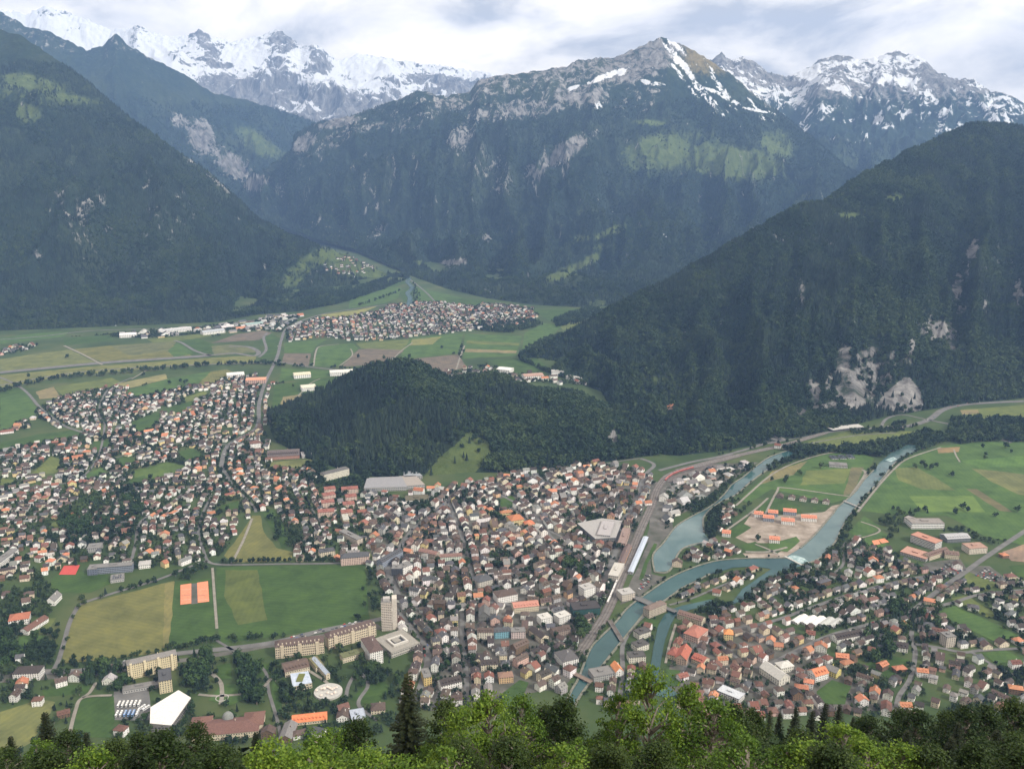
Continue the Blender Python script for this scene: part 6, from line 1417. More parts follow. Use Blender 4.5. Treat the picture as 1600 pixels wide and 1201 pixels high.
def relation(x, y):
    """nearest landmark and the side of it on which a thing lies, as seen in the picture"""
    best = min(ANCHORS, key=lambda a: (a[1] - x) ** 2 + (a[2] - y) ** 2)
    dx, dy = x - best[1], y - best[2]
    if abs(dx) > abs(dy): side = 'right of' if dx > 0 else 'left of'
    else: side = 'beyond' if dy > 0 else 'in front of'
    return side, best[0], math.hypot(dx, dy)
ORD = ['nearest', 'second nearest', 'third nearest', 'fourth nearest', 'fifth nearest', 'sixth nearest', 'seventh nearest', 'eighth nearest', 'ninth nearest', 'tenth nearest', 'eleventh nearest', 'twelfth nearest', 'thirteenth nearest', 'fourteenth nearest', 'fifteenth nearest', 'sixteenth nearest', 'seventeenth nearest', 'eighteenth nearest', 'nineteenth nearest', 'twentieth nearest'] + ['twenty-%s nearest' % q for q in ('first', 'second', 'third', 'fourth', 'fifth', 'sixth', 'seventh', 'eighth', 'ninth')] + ['thirtieth nearest'] + ['thirty-%s nearest' % q for q in ('first', 'second', 'third', 'fourth', 'fifth', 'sixth', 'seventh', 'eighth', 'ninth')] + ['fortieth nearest'] + ['forty-%s nearest' % q for q in ('first', 'second', 'third', 'fourth', 'fifth', 'sixth', 'seventh', 'eighth', 'ninth')] + ['fiftieth nearest']
def unique_labels(items, phrase):
    """items: (x, y, description); labels single out each by look, landmark and order from it"""
    keys = {}
    for i, (x, y, dsc) in enumerate(items):
        s, a, dist = relation(x, y)
        keys.setdefault((dsc, s, a), []).append((dist, i))
    out_ = [None] * len(items)
    for (dsc, s, a), lst in keys.items():
        lst.sort()
        for k, (_, i) in enumerate(lst):
            o_ = ORD[k] if k < len(ORD) else 'further'
            out_[i] = (f'{dsc} {phrase} {s} {a}' if len(lst) == 1 else f'{o_} {dsc} {phrase} {s} {a}')
    return out_
RT = {'gable_x': 'gabled', 'gable_y': 'gable-fronted', 'hip': 'hipped', 'flat': 'box-shaped'}
labs = unique_labels([(h['x'], h['y'], f"{h['wk']}-walled {RT[h['roof']]} {h['rk'].replace(' ', '-')}-roofed") for h in NEAR], 'house')
used = {}
for h, lb in zip(NEAR, labs):
    w, d = min((9, 11, 13, 15, 18, 22, 27, 32), key=lambda q: abs(q - h['w'])), min((9, 11, 13), key=lambda q: abs(q - h['d']))
    rh = (w if h['roof'] == 'gable_y' else d) * random.choice((.30, .36))
    key = ('h', w, d, h['fl'], h['roof'], round(rh, 2))
    if key not in used: used[key] = house_geo(w, d, h['fl'] * 3.0, h['roof'], rh, .85, h['fl'], (1.05, 1.35, 3.0), True, 1)
    root = empty('house', (h['x'], h['y'], h['z']), h['rz'])
    assemble(root, key, used[key], jit(WALL[h['wk']]), jit(ROOF[h['rk']], .2))
    tag(root, lb, 'house', 'houses of the town')
# all the smaller houses further away: one mass
V, Fc, CL, MI = [], [], [], []
for h in FAR:
    rh = (h['w'] if h['roof'] == 'gable_y' else h['d']) * random.uniform(.27, .38)
    g_ = house_geo(h['w'], h['d'], h['fl'] * 3.0, h['roof'], rh, .8, h['fl'], (0.95, 1.2, 3.8), False, 0)
    c, s = math.cos(h['rz']), math.sin(h['rz'])
    wc, rc = jit(WALL[h['wk']]), jit(ROOF[h['rk']], .22)
    for pn, mi_, col in (('wall', 0, wc), ('roof', 1, rc), ('glazing', 2, (0, 0, 0))):
        pv, pf = g_[pn]
        k = len(V)
        V.extend([(h['x'] + a * c - b_ * s, h['y'] + a * s + b_ * c, h['z'] + z_) for a, b_, z_ in pv])
        CL.extend([(*col, 1)] * len(pv))
        Fc.extend([tuple(q + k for q in f) for f in pf]); MI.extend([mi_] * len(pf))
me = mesh_py('house_mass', V, Fc, [MAT['wall_plaster_far'], MAT['roof_tiles_far'], MAT['window_glass']], MI)
ca = me.attributes.new('Col', 'FLOAT_COLOR', 'POINT'); ca.data.foreach_set('color', np.array(CL, np.float32).ravel())
tag(link('house_mass', me), 'mass of small houses filling the further town and villages', 'houses', kind='stuff')
print('FAR HOUSE TRIS', sum(len(f) - 2 for f in Fc))

# ================================================================== TOWN TREES
TREES = []     # x, y, z, height, species
def wood(poly, spc, hr, conif, on=(0, 2, 4), px=True):
    wp = [(G(*q).x, G(*q).y) for q in poly] if px else poly
    xs, ys = [p[0] for p in wp], [p[1] for p in wp]
    n = int((max(xs) - min(xs)) * (max(ys) - min(ys)) / spc ** 2)
    X = RNG.uniform(min(xs), max(xs), n); Y = RNG.uniform(min(ys), max(ys), n)
    ok = in_poly(X, Y, wp)
    for x, y in zip(X[ok], Y[ok]):
        if occ(x, y) in on:
            h = random.uniform(*hr)
            TREES.append((x, y, 0.0, h, 'c' if random.random() < conif else 'b'))
def row(px, spc, hr, conif=0.0, w=4.0, on=(0, 2, 4, 9)):
    pts = catmull([G(*q) for q in px], 8)
    acc = 0
    for a, b_ in zip(pts, pts[1:]):
        ln = (b_ - a).length
        n = max(1, int(ln / spc + random.random()))
        for k in range(n):
            p = a.lerp(b_, random.random())
            x, y = p.x + random.gauss(0, w), p.y + random.gauss(0, w)
            if occ(x, y) in on: TREES.append((x, y, 0.0, random.uniform(*hr), 'c' if random.random() < conif else 'b'))
WOODS = [
 ([(1165, 737), (1232, 700), (1300, 703), (1400, 690), (1440, 676), (1478, 684), (1470, 694), (1412, 712), (1382, 716), (1360, 712), (1290, 707), (1236, 722), (1190, 742)], 8, (12, 22), .25), ([(1484, 656), (1640, 655), (1640, 692), (1545, 690), (1500, 694), (1478, 690)], 9, (12, 22), .3), ([(1400, 660), (1440, 664), (1430, 668), (1380, 668)], 9, (8, 14), .2), ([(1330, 672), (1420, 669), (1420, 674), (1330, 680)], 9, (8, 14), .2),
 ([(1084, 812), (1118, 792), (1140, 772), (1165, 748), (1150, 745), (1110, 778), (1080, 796)], 8, (9, 16), .1), ([(1102, 834), (1112, 800), (1124, 792), (1128, 800), (1118, 838), (1110, 846)], 7, (10, 18), .1),
 ([(98, 800), (150, 778), (215, 765), (222, 800), (196, 815), (140, 852), (92, 846)], 10, (13, 24), .3), ([(150, 850), (196, 822), (215, 800), (225, 806), (205, 850)], 14, (10, 20), .2), ([(296, 1030), (332, 1020), (330, 1070), (300, 1080)], 8, (16, 28), .65), ([(362, 1026), (398, 1030), (412, 1095), (392, 1110), (372, 1070)], 8, (14, 26), .55), ([(140, 1040), (200, 1038), (198, 1078), (150, 1085), (132, 1064)], 9, (14, 25), .6),
 ([(0, 985), (22, 985), (30, 1030), (0, 1045)], 9, (12, 20), .3), ([(55, 1000), (85, 985), (84, 1030), (50, 1035)], 10, (10, 18), .3), ([(700, 765), (735, 770), (760, 790), (745, 800), (715, 790)], 10, (11, 19), .3), ([(755, 790), (785, 795), (800, 812), (780, 820), (755, 808)], 11, (10, 17), .2), ([(880, 800), (930, 800), (945, 822), (905, 815)], 9, (10, 18), .2), ([(868, 885), (905, 868), (930, 880), (925, 900), (895, 912), (870, 905)], 8, (11, 19), .3), ([(770, 850), (800, 858), (800, 885), (770, 890)], 11, (12, 19), .2), ([(640, 790), (680, 775), (690, 790), (650, 805)], 12, (9, 16), .3),
 ([(1390, 945), (1440, 955), (1470, 985), (1440, 990), (1400, 985), (1380, 970)], 9, (12, 24), .6), ([(1352, 985), (1392, 998), (1396, 1030), (1365, 1040), (1350, 1010)], 9, (12, 25), .65), ([(1540, 950), (1620, 975), (1620, 995), (1560, 975)], 12, (9, 16), .3), ([(1470, 985), (1500, 995), (1520, 1010), (1480, 1010)], 11, (9, 15), .2), ([(1330, 1040), (1375, 1062), (1400, 1080), (1370, 1085), (1335, 1065)], 11, (8, 15), .3), ([(1250, 898), (1290, 885), (1310, 895), (1260, 915)], 11, (9, 16), .2), ([(1326, 868), (1380, 866), (1400, 880), (1340, 890)], 11, (10, 17), .4), ([(1205, 895), (1240, 888), (1262, 892), (1220, 912), (1180, 938), (1160, 945), (1175, 920)], 9, (9, 17), .1), ([(1130, 940), (1160, 945), (1120, 965), (1080, 960)], 10, (9, 16), .1), ([(1060, 922), (1120, 896), (1190, 889), (1120, 915), (1070, 938)], 13, (7, 12), .1),
 ([(478, 725), (512, 728), (506, 758), (480, 752)], 8, (12, 20), .4), ([(506, 758), (548, 752), (580, 745), (560, 765), (520, 768)], 8, (12, 20), .3), ([(376, 700), (398, 700), (398, 720), (380, 722)], 10, (12, 20), .4), ([(418, 800), (440, 800), (470, 845), (500, 860), (470, 870), (455, 856), (432, 850)], 12, (9, 17), .2), ([(1028, 1000), (1040, 975), (1046, 985), (1036, 1020)], 9, (7, 12), 0), ([(560, 1030), (600, 1045), (606, 1070), (575, 1072), (555, 1055)], 9, (9, 17), .3), ([(490, 1040), (535, 1050), (545, 1075), (530, 1085), (520, 1060)], 9, (8, 14), .2), ([(430, 1065), (452, 1065), (455, 1100), (440, 1100)], 10, (8, 14), .3), ([(690, 1030), (735, 1022), (742, 1035), (700, 1045)], 9, (10, 17), .2),
 ([(470, 455), (560, 450), (610, 432), (600, 445), (545, 470), (520, 478), (470, 482)], 12, (14, 22), .5), ([(740, 508), (830, 500), (850, 508), (800, 520), (745, 518)], 12, (12, 20), .4), ([(860, 500), (920, 480), (950, 485), (905, 505), (870, 512)], 12, (12, 20), .4), ([(820, 545), (850, 530), (880, 522), (860, 545), (830, 556)], 11, (12, 18), .4),
]
for poly, spc, hr, cf in WOODS: wood(poly, spc, hr, cf)
ROWS = [
 ([(-10, 614), (30, 604), (86, 592), (172, 585), (259, 577), (331, 571), (374, 569), (432, 570)], 7, (12, 20), .1, 9), ([(432, 572), (480, 574), (560, 578)], 11, (9, 15), .1, 5), ([(345, 880), (400, 879), (470, 878), (560, 878)], 16, (9, 14), 0, 1.5), ([(340, 1002), (430, 996), (520, 980), (585, 965)], 11, (8, 13), 0, 3), ([(575, 884), (582, 920), (588, 960)], 10, (9, 14), 0, 6), ([(100, 1036), (180, 1030), (262, 1020)], 13, (8, 12), 0, 3), ([(97, 1020), (105, 985), (116, 960), (130, 944)], 14, (8, 12), 0, 2), ([(135, 938), (190, 924), (250, 908)], 10, (9, 15), .1, 5), ([(264, 1016), (300, 1010), (336, 1000)], 9, (8, 13), .1, 4), ([(1345, 790), (1372, 752), (1398, 726), (1418, 714)], 8, (9, 14), .05, 4), ([(1332, 800), (1318, 835), (1300, 860), (1284, 874)], 7, (9, 15), .05, 6), ([(1355, 742), (1370, 728), (1345, 765), (1325, 782)], 10, (7, 12), 0, 3), ([(1058, 826), (1075, 815), (1100, 800)], 8, (8, 13), 0, 4), ([(998, 945), (1040, 912), (1085, 890)], 12, (6, 10), 0, 3), ([(905, 1030), (930, 1000), (950, 985)], 12, (6, 11), 0, 5), ([(728, 880), (732, 905), (736, 920)], 9, (10, 15), .2, 3), ([(735, 850), (742, 880), (748, 905)], 12, (9, 14), .2, 3), ([(1300, 668), (1240, 690), (1180, 700), (1120, 712)], 12, (9, 15), .2, 6), ([(625, 455), (600, 465), (560, 478)], 16, (12, 18), .3, 8), ([(640, 478), (650, 465), (648, 452), (640, 440)], 16, (10, 16), .2, 12), ([(1452, 800), (1420, 803), (1400, 830), (1392, 845)], 12, (8, 14), .2, 6), ([(1480, 830), (1500, 828), (1520, 838), (1550, 850)], 14, (7, 12), .1, 5), ([(1405, 800), (1390, 812), (1380, 820)], 9, (10, 15), 0, 8), ([(320, 885), (300, 895), (285, 905)], 8, (9, 15), .1, 6), ([(905, 975), (912, 990), (906, 998)], 5, (17, 24), 0, 3),
]
for q_ in (MAIN_L[1:], MAIN_R[1:11], UP_R, CAN_L[4:], CAN_R[3:]):
    ROWS.append((q_, 8, (3, 7), 0, 3.5))
for px, spc, hr, cf, w_ in ROWS: row(px, spc, hr, cf, w_)
for u, v in ((1430, 732), (1440, 728), (1446, 732), (1455, 734), (1462, 730), (1488, 745), (1492, 804), (1535, 700), (1580, 708), (1572, 700), (1540, 712), (1538, 718), (1250, 742), (1282, 732), (1206, 752), (1228, 752), (1226, 755), (1210, 844), (1378, 746), (1184, 845), (1216, 695), (1262, 700), (1512, 800), (1555, 808), (1590, 800), (1505, 796), (880, 812), (1310, 860), (105, 560), (45, 590), (215, 576), (225, 588), (265, 600), (282, 598), (290, 600), (310, 515), (560, 560), (600, 562), (640, 560), (690, 545), (715, 590), (480, 560), (475, 620), (458, 605), (350, 650)):
    p = G(u, v); TREES.append((p.x, p.y, 0.0, random.uniform(11, 19), 'b'))
wood([(0, 1040), (300, 1030), (420, 1040), (600, 1000), (640, 1060), (640, 1150), (0, 1190)], 14, (6, 15), .3, on=(0,))
wood([(420, 1060), (520, 1085), (600, 1100), (600, 1150), (430, 1160)], 12, (6, 13), .2, on=(0,))
wood([(0, 920), (90, 930), (80, 1040), (0, 1040)], 13, (7, 15), .25, on=(0,))
# garden trees between the houses
for poly, spc, *_ in ZONES:
    dens = {18.0: 8.2, 17.0: 12, 20.5: 7.8, 25: 12, 36: 8}.get(spc, 10)
    wp = [(G(*q).x, G(*q).y) for q in poly]
    xs, ys = [p[0] for p in wp], [p[1] for p in wp]
    n = int((max(xs) - min(xs)) * (max(ys) - min(ys)) / dens ** 2)
    X = RNG.uniform(min(xs), max(xs), n); Y = RNG.uniform(min(ys), max(ys), n)
    ok = in_poly(X, Y, wp) & (fbm(X / 90, Y / 90, 3, 44) > 0.36)
    for x, y in zip(X[ok], Y[ok]):
        if occ(x, y) == 0: TREES.append((x, y, 0.0, random.uniform(4, 10) * (1.5 if random.random() < .16 else 1), 'c' if random.random() < .16 else 'b'))
def trank(q):
    u, v = to_px(np.array([q[0], q[1], q[3] * .5]))
    return -q[3] / math.sqrt(q[0] ** 2 + q[1] ** 2 + CAM_Z ** 2) if (-5 < u < 1605 and v < (1100 if u > 480 else 1130)) else 1.0
TREES.sort(key=trank)
NT = 280
forest_mat('garden_conifer', [(0.1, (0.008, 0.022, 0.013)), (0.9, (0.024, 0.048, 0.024))])
forest_mat('garden_broadleaf', [(0.1, (0.018, 0.042, 0.014)), (0.5, (0.034, 0.068, 0.020)), (0.88, (0.062, 0.100, 0.028)), (0.93, (0.024, 0.014, 0.017))])
TM = {'c': [], 'b': []}
for s in range(5):
    V, Fc = conifer(300 + s, 1.0, 0.18 + .015 * s, 9, 12, 'c')
    cm = mesh_py('crown', V, Fc, [MAT['garden_conifer']])
    V, Fc, MI = [], [], []
    trunk_geo(V, Fc, MI, .5, .025, 6, 0); tm = mesh_py('trunk', [(a, b_, max(c, -.05)) for a, b_, c in V], Fc, [MAT['bark']])
    TM['c'].append((tm, cm))
    V, Fc, MI = leafball(400 + s, 260, 0.38, 0.37, 0.20, 0.085, None, 'b')
    cm = mesh_py('crown', V, Fc, [MAT['garden_broadleaf']])
    V, Fc, MI = [], [], []
    trunk_geo(V, Fc, MI, .6, .03, 6, 0); tm = mesh_py('trunk', [(a, b_, max(c, -.05)) for a, b_, c in V], Fc, [MAT['bark']])
    TM['b'].append((tm, cm))
SZ = lambda h: 'tall' if h > 17 else ('medium' if h > 11 else 'small')
tl = unique_labels([(q[0], q[1], SZ(q[3]) + (' dark conifer' if q[4] == 'c' else ' leafy tree')) for q in TREES[:NT]], 'standing')
for q, lb in zip(TREES[:NT], tl):
    root = empty('conifer_tree' if q[4] == 'c' else 'leafy_tree', (q[0], q[1], 0), random.uniform(0, 6.28))
    root.scale = (q[3] * random.uniform(.85, 1.1), q[3] * random.uniform(.85, 1.1), q[3])
    tm, cm = random.choice(TM[q[4]])
    link('trunk', tm, root); link('crown', cm, root)
    tag(root, lb, 'tree', 'trees of the town')
for sp, nm in (('c', 'far_conifer'), ('b', 'far_broadleaf')):
    rest = [q for q in TREES[NT:] if q[4] == sp]
    scatter('tree_mass', [(q[0], q[1], 0) for q in rest], [q[3] for q in rest], RNG.random(len(rest)) * 6.28, PROTO[nm], 'countless small ' + ('conifers' if sp == 'c' else 'leafy trees') + ' between the houses and along the river', 'trees')
print('TOWN TREES', len(TREES))

# ================================================================== VEHICLES
m, t, b = new_mat('car_paint')
L(t, N(t, 'ShaderNodeObjectInfo').outputs['Color'], b.inputs['Base Color']); b.inputs['Roughness'].default_value = 0.3
surf_mat('tyre_rubber', [(0.3, (0.015, 0.015, 0.015)), (0.7, (0.03, 0.03, 0.03))], 2, 2)
def car_mesh():
    V, Fc, MI = [], [], []
    prof = [(-2.2, .35), (-2.2, .85), (-1.9, .98), (-1.4, 1.02), (-.8, 1.48), (.9, 1.48), (1.5, 1.0), (2.15, .85), (2.2, .35)]
    for s in (-1, 1):
        for x, z in prof: V.append((x, s * (.88 if z < 1.2 else .68), z))
    n = len(prof)
    for i in range(n - 1):
        Fc.append((i, i + 1, n + i + 1, n + i)); MI.append(1 if i in (3, 5) else 0)
    Fc.append(tuple(range(n - 1, -1, -1))); MI.append(0); Fc.append(tuple(range(n, 2 * n))); MI.append(0)
    for s in (-1, 1):
        gq(V, Fc, [(-1.15, s * .86, 1.05), (1.25, s * .86, 1.05), (.8, s * .73, 1.40), (-.75, s * .73, 1.40)]); MI.append(1)
        for cx_ in (-1.4, 1.4):
            k = len(V)
            V.extend([(cx_ + .33 * math.cos(q * .785), s * .9, .33 + .33 * math.sin(q * .785)) for q in range(8)]); Fc.append(tuple(range(k, k + 8))); MI.append(2)
    return mesh_py('car', V, Fc, [MAT['car_paint'], MAT['window_glass'], MAT['tyre_rubber']], MI)
CARM = car_mesh()
CCOL = [('white', (0.75, 0.75, 0.74)), ('silver', (0.45, 0.46, 0.47)), ('black', (0.03, 0.03, 0.035)), ('dark grey', (0.12, 0.12, 0.13)), ('red', (0.42, 0.04, 0.03)), ('blue', (0.06, 0.10, 0.26))]
def car(x, y, rz, where, grp):
    cn, c = random.choice(CCOL)
    o = link('parked_car', CARM, None, c)
    o.location = (x, y, 0.95); o.rotation_euler = (0, 0, rz)
    tag(o, f'{cn} car {where}', 'car', grp)
def lot(corners, cols, rows_, fill, where, grp):
    A, B, C, D = [G(*q) for q in corners]
    e_ = (B - A); rz = math.atan2(e_.y, e_.x)
    for j in range(rows_):
        for i in range(cols):
            if random.random() > fill: continue
            f, g_ = (i + .5) / cols, (j + .5) / rows_
            p = A.lerp(B, f).lerp(D.lerp(C, f), g_)
            car(p.x, p.y, rz + math.pi / 2 + random.choice((0, math.pi)) + random.uniform(-.05, .05), where, grp)
lot([(1450, 896), (1490, 900), (1508, 890), (1486, 876)], 16, 6, .62, 'parked in the rows of the hospital car park', 'cars in the hospital car park')
lot([(1522, 900), (1550, 910), (1566, 904), (1540, 886)], 10, 5, .6, 'parked on the lot across the road from the hospital', 'cars on the lot across the road')
lot([(996, 925), (1014, 915), (1020, 898), (1008, 896)], 7, 4, .55, 'parked between the railway and the river basin', 'cars by the river basin')
lot([(676, 786), (700, 786), (712, 772), (684, 772)], 9, 4, .5, 'parked beside the olive roofed depot', 'cars beside the depot')
for px, n, where, grp in (([(440, 1002), (508, 984), (585, 968)], 22, 'parked along the promenade between park and hotels', 'cars along the promenade'), ([(150, 1042), (200, 1034), (262, 1023)], 14, 'on the road above the bus park', 'cars above the bus park'), ([(645, 975), (662, 998), (668, 1030)], 7, 'on the street right of the tower hotel', 'cars beside the tower hotel'), ([(1350, 978), (1423, 956), (1500, 899), (1560, 858)], 9, 'driving on the road to the hospital', 'cars on the hospital road'), ([(440, 530), (415, 596), (402, 666), (350, 712)], 16, 'driving on the long straight valley road', 'cars on the valley road'), ([(945, 905), (970, 820), (998, 772), (1022, 726)], 12, 'on the street along the railway', 'cars along the railway'), ([(720, 760), (672, 806), (630, 848), (614, 872)], 9, 'on the slanting street above the park corner', 'cars on the slanting street'), ([(1200, 692), (1320, 671), (1440, 660), (1500, 633), (1600, 627)], 12, 'driving on the motorway below the cliffs', 'cars on the motorway')):
    pts = catmull([G(*q) for q in px], 8)
    for k in range(n):
        i = random.randrange(len(pts) - 1)
        d = pts[i + 1] - pts[i]; d.normalize()
        p = pts[i].lerp(pts[i + 1], random.random()); s = random.choice((-3.2, 3.2))
        car(p.x - d.y * s, p.y + d.x * s, math.atan2(d.y, d.x), where, grp)
def bus(x, y, rz, cn, c, lb):
    root = empty('coach', (x, y, 0.9), rz)
    V, Fc = [], []
    gbox(V, Fc, -1.25, 1.25, -6, 6, .45, 3.3)
    body = link('body', MESHC.setdefault('bus_body', mesh_py('body', V, Fc, [MAT['car_paint']])), root, c)
    V, Fc = [], []
    for s in (-1, 1): gq(V, Fc, [(s * 1.26, -5.6, 1.7), (s * 1.26, 5.6, 1.7), (s * 1.26, 5.6, 2.8), (s * 1.26, -5.6, 2.8)])
    gq(V, Fc, [(-1.1, -6.01, 1.5), (1.1, -6.01, 1.5), (1.1, -6.01, 2.9), (-1.1, -6.01, 2.9)])
    link('window_band', MESHC.setdefault('bus_win', mesh_py('window_band', V, Fc, [MAT['window_glass']])), root)
    V, Fc = [], []
    gbox(V, Fc, -.7, .7, -3, -1, 3.31, 3.6); gbox(V, Fc, -.7, .7, 1.5, 3.5, 3.31, 3.6)
    link('roof_unit', MESHC.setdefault('bus_roof', mesh_py('roof_unit', V, Fc, [MAT['concrete']])), root)
    for cx_, cy_ in ((-1.15, -3.8), (1.15, -3.8), (-1.15, 3.4), (1.15, 3.4)):
        if 'bus_wheel' not in MESHC:
            V = [(s * .18, .5 * math.cos(q * .6283), .5 + .5 * math.sin(q * .6283)) for s in (-1, 1) for q in range(10)]
            Fc = [(q, (q + 1) % 10, 10 + (q + 1) % 10, 10 + q) for q in range(10)] + [tuple(range(9, -1, -1)), tuple(range(10, 20))]
            MESHC['bus_wheel'] = mesh_py('wheel', V, Fc, [MAT['tyre_rubber']])
        wl = link('wheel', MESHC['bus_wheel'], root); wl.location = (cx_, cy_, -.05)
    tag(root, lb, 'coach', 'coaches in the bus park')
NUM = ['first', 'second', 'third', 'fourth', 'fifth', 'sixth']
for k in range(6):
    p = G(186 + 6.4 * k, 1102 - .3 * k); bus(p.x, p.y, .12, 'white', (0.75, 0.74, 0.72), NUM[k] + ' white coach from left in the upper row of the bus park')
for k in range(6):
    p = G(183 + 6.4 * k, 1117 - .3 * k); blue = k in (2, 3, 4)
    bus(p.x, p.y, .12, '', (0.20, 0.33, 0.58) if blue else (0.72, 0.72, 0.72), NUM[k] + (' coach from left, blue, in' if blue else ' coach from left, white, in') + ' the lower row of the bus park')
for k in range(2):
    p = G(222 + 6.5 * k, 1107 + k); bus(p.x, p.y, -.45, '', (0.72, 0.72, 0.72), ['left', 'right'][k] + ' of two slanted white coaches at the right of the bus park')
# trains
tp = [G(*q) for q in RAIL]
def train(i0, n, off, col, lb):
    pts = catmull(tp, 40)
    root = None
    d_acc, k = 0, i0
    p = pts[k]
    cars_ = []
    while len(cars_) < n and k < len(pts) - 2:
        k += 1
        if (pts[k] - p).length > 24.5:
            q = pts[k]; d = (q - p).normalized(); mid = (p + q) / 2
            cars_.append((mid.x - d.y * off, mid.y + d.x * off, math.atan2(d.y, d.x)))
            p = q
    root = empty('train', (cars_[0][0], cars_[0][1], 1.1), 0)
    for x, y, a in cars_:
        V, Fc = [], []
        gbox(V, Fc, -11.6, 11.6, -1.4, 1.4, .9, 3.9); c = link('carriage', MESHC.setdefault('carriage', mesh_py('carriage', V, Fc, [MAT['car_paint']])), root, col)
        c.location = (x - cars_[0][0], y - cars_[0][1], 0); c.rotation_euler = (0, 0, a)
        V, Fc = [], []
        for s in (-1, 1): gq(V, Fc, [(-11, s * 1.42, 2.1), (11, s * 1.42, 2.1), (11, s * 1.42, 3.0), (-11, s * 1.42, 3.0)])
        link('window_band', MESHC.setdefault('carr_win', mesh_py('window_band', V, Fc, [MAT['window_glass']])), c)
    tag(root, lb, 'train')
train(100, 6, 5, (0.62, 0.60, 0.58), 'pale train standing at the platform beside the long roof')
train(300, 5, -6, (0.40, 0.10, 0.08), 'red train parked in the railway yard near the cliffs')

# cars that look alike are told apart by their order in the picture
alike = {}
for o in [q for q in COL.objects if q.name.startswith('parked_car')]: alike.setdefault(o['label'], []).append(o)
CN = ['first', 'second', 'third', 'fourth', 'fifth', 'sixth', 'seventh', 'eighth', 'ninth', 'tenth', 'eleventh', 'twelfth', 'thirteenth', 'fourteenth', 'fifteenth', 'sixteenth', 'seventeenth', 'eighteenth', 'nineteenth', 'twentieth']
for lb, lst in alike.items():
    if len(lst) > 1:
        lst.sort(key=lambda o: float(to_px(np.array(o.location))[0]))
        for k, o in enumerate(lst): o['label'] = f'{CN[k]} from left {lb}' if k < 20 else lb

# ================================================================== FOREGROUND TREES on the slope below the viewpoint
def leaf_mat(name, dark, mid, light):
    m = bpy.data.materials.new(name); m.use_nodes = True
    t = m.node_tree; t.nodes.clear()
    o_ = N(t, 'ShaderNodeOutputMaterial')
    g = N(t, 'ShaderNodeNewGeometry'); oi = N(t, 'ShaderNodeObjectInfo')
    f = mth(t, 'ADD', mth(t, 'MULTIPLY', g.outputs['Random Per Island'], 0.6), mth(t, 'MULTIPLY', oi.outputs['Random'], 0.4))
    f = mth(t, 'ADD', f, mth(t, 'MULTIPLY', mth(t, 'SUBTRACT', noise(t, 0.35, 3, 0.6, geo_pos(t)), 0.5), 0.9))
    c = ramp(t, f, [(0.1, dark), (0.5, mid), (0.95, light)])
    d = N(t, 'ShaderNodeBsdfPrincipled'); d.inputs['Roughness'].default_value = 0.55; d.inputs['Specular IOR Level'].default_value = 0.25
    tr_ = N(t, 'ShaderNodeBsdfTranslucent')
    L(t, c, d.inputs['Base Color']); L(t, c, tr_.inputs['Color'])
    mxs = N(t, 'ShaderNodeMixShader'); mxs.inputs[0].default_value = 0.36
    L(t, d.outputs[0], mxs.inputs[1]); L(t, tr_.outputs[0], mxs.inputs[2]); L(t, mxs.outputs[0], o_.inputs['Surface'])
    MAT[name] = m
leaf_mat('maple_leaf', (0.032, 0.068, 0.010), (0.082, 0.155, 0.018), (0.19, 0.275, 0.032))
leaf_mat('beech_leaf', (0.012, 0.028, 0.008), (0.030, 0.056, 0.013), (0.070, 0.105, 0.022))
leaf_mat('spruce_needle', (0.010, 0.018, 0.008), (0.020, 0.030, 0.011), (0.040, 0.048, 0.018))
def tube(V, Fc, pts, r0, r1, seg=5):
    n = len(pts); k = len(V)
    for i, p in enumerate(pts):
        d = Vector(pts[min(i + 1, n - 1)]) - Vector(pts[max(i - 1, 0)])
        d.normalize()
        a = d.cross(Vector((0.31, 0.17, 0.93)) if abs(d.z) < .9 else Vector((1, 0, 0))).normalized(); b_ = d.cross(a)
        r = r0 + (r1 - r0) * i / (n - 1)
        for s in range(seg):
            q = Vector(p) + (a * math.cos(6.283 * s / seg) + b_ * math.sin(6.283 * s / seg)) * r
            V.append(tuple(q))
    for i in range(n - 1):
        for s in range(seg):
            a0, a1 = k + i * seg + s, k + i * seg + (s + 1) % seg
            Fc.append((a0, a1, a1 + seg, a0 + seg))
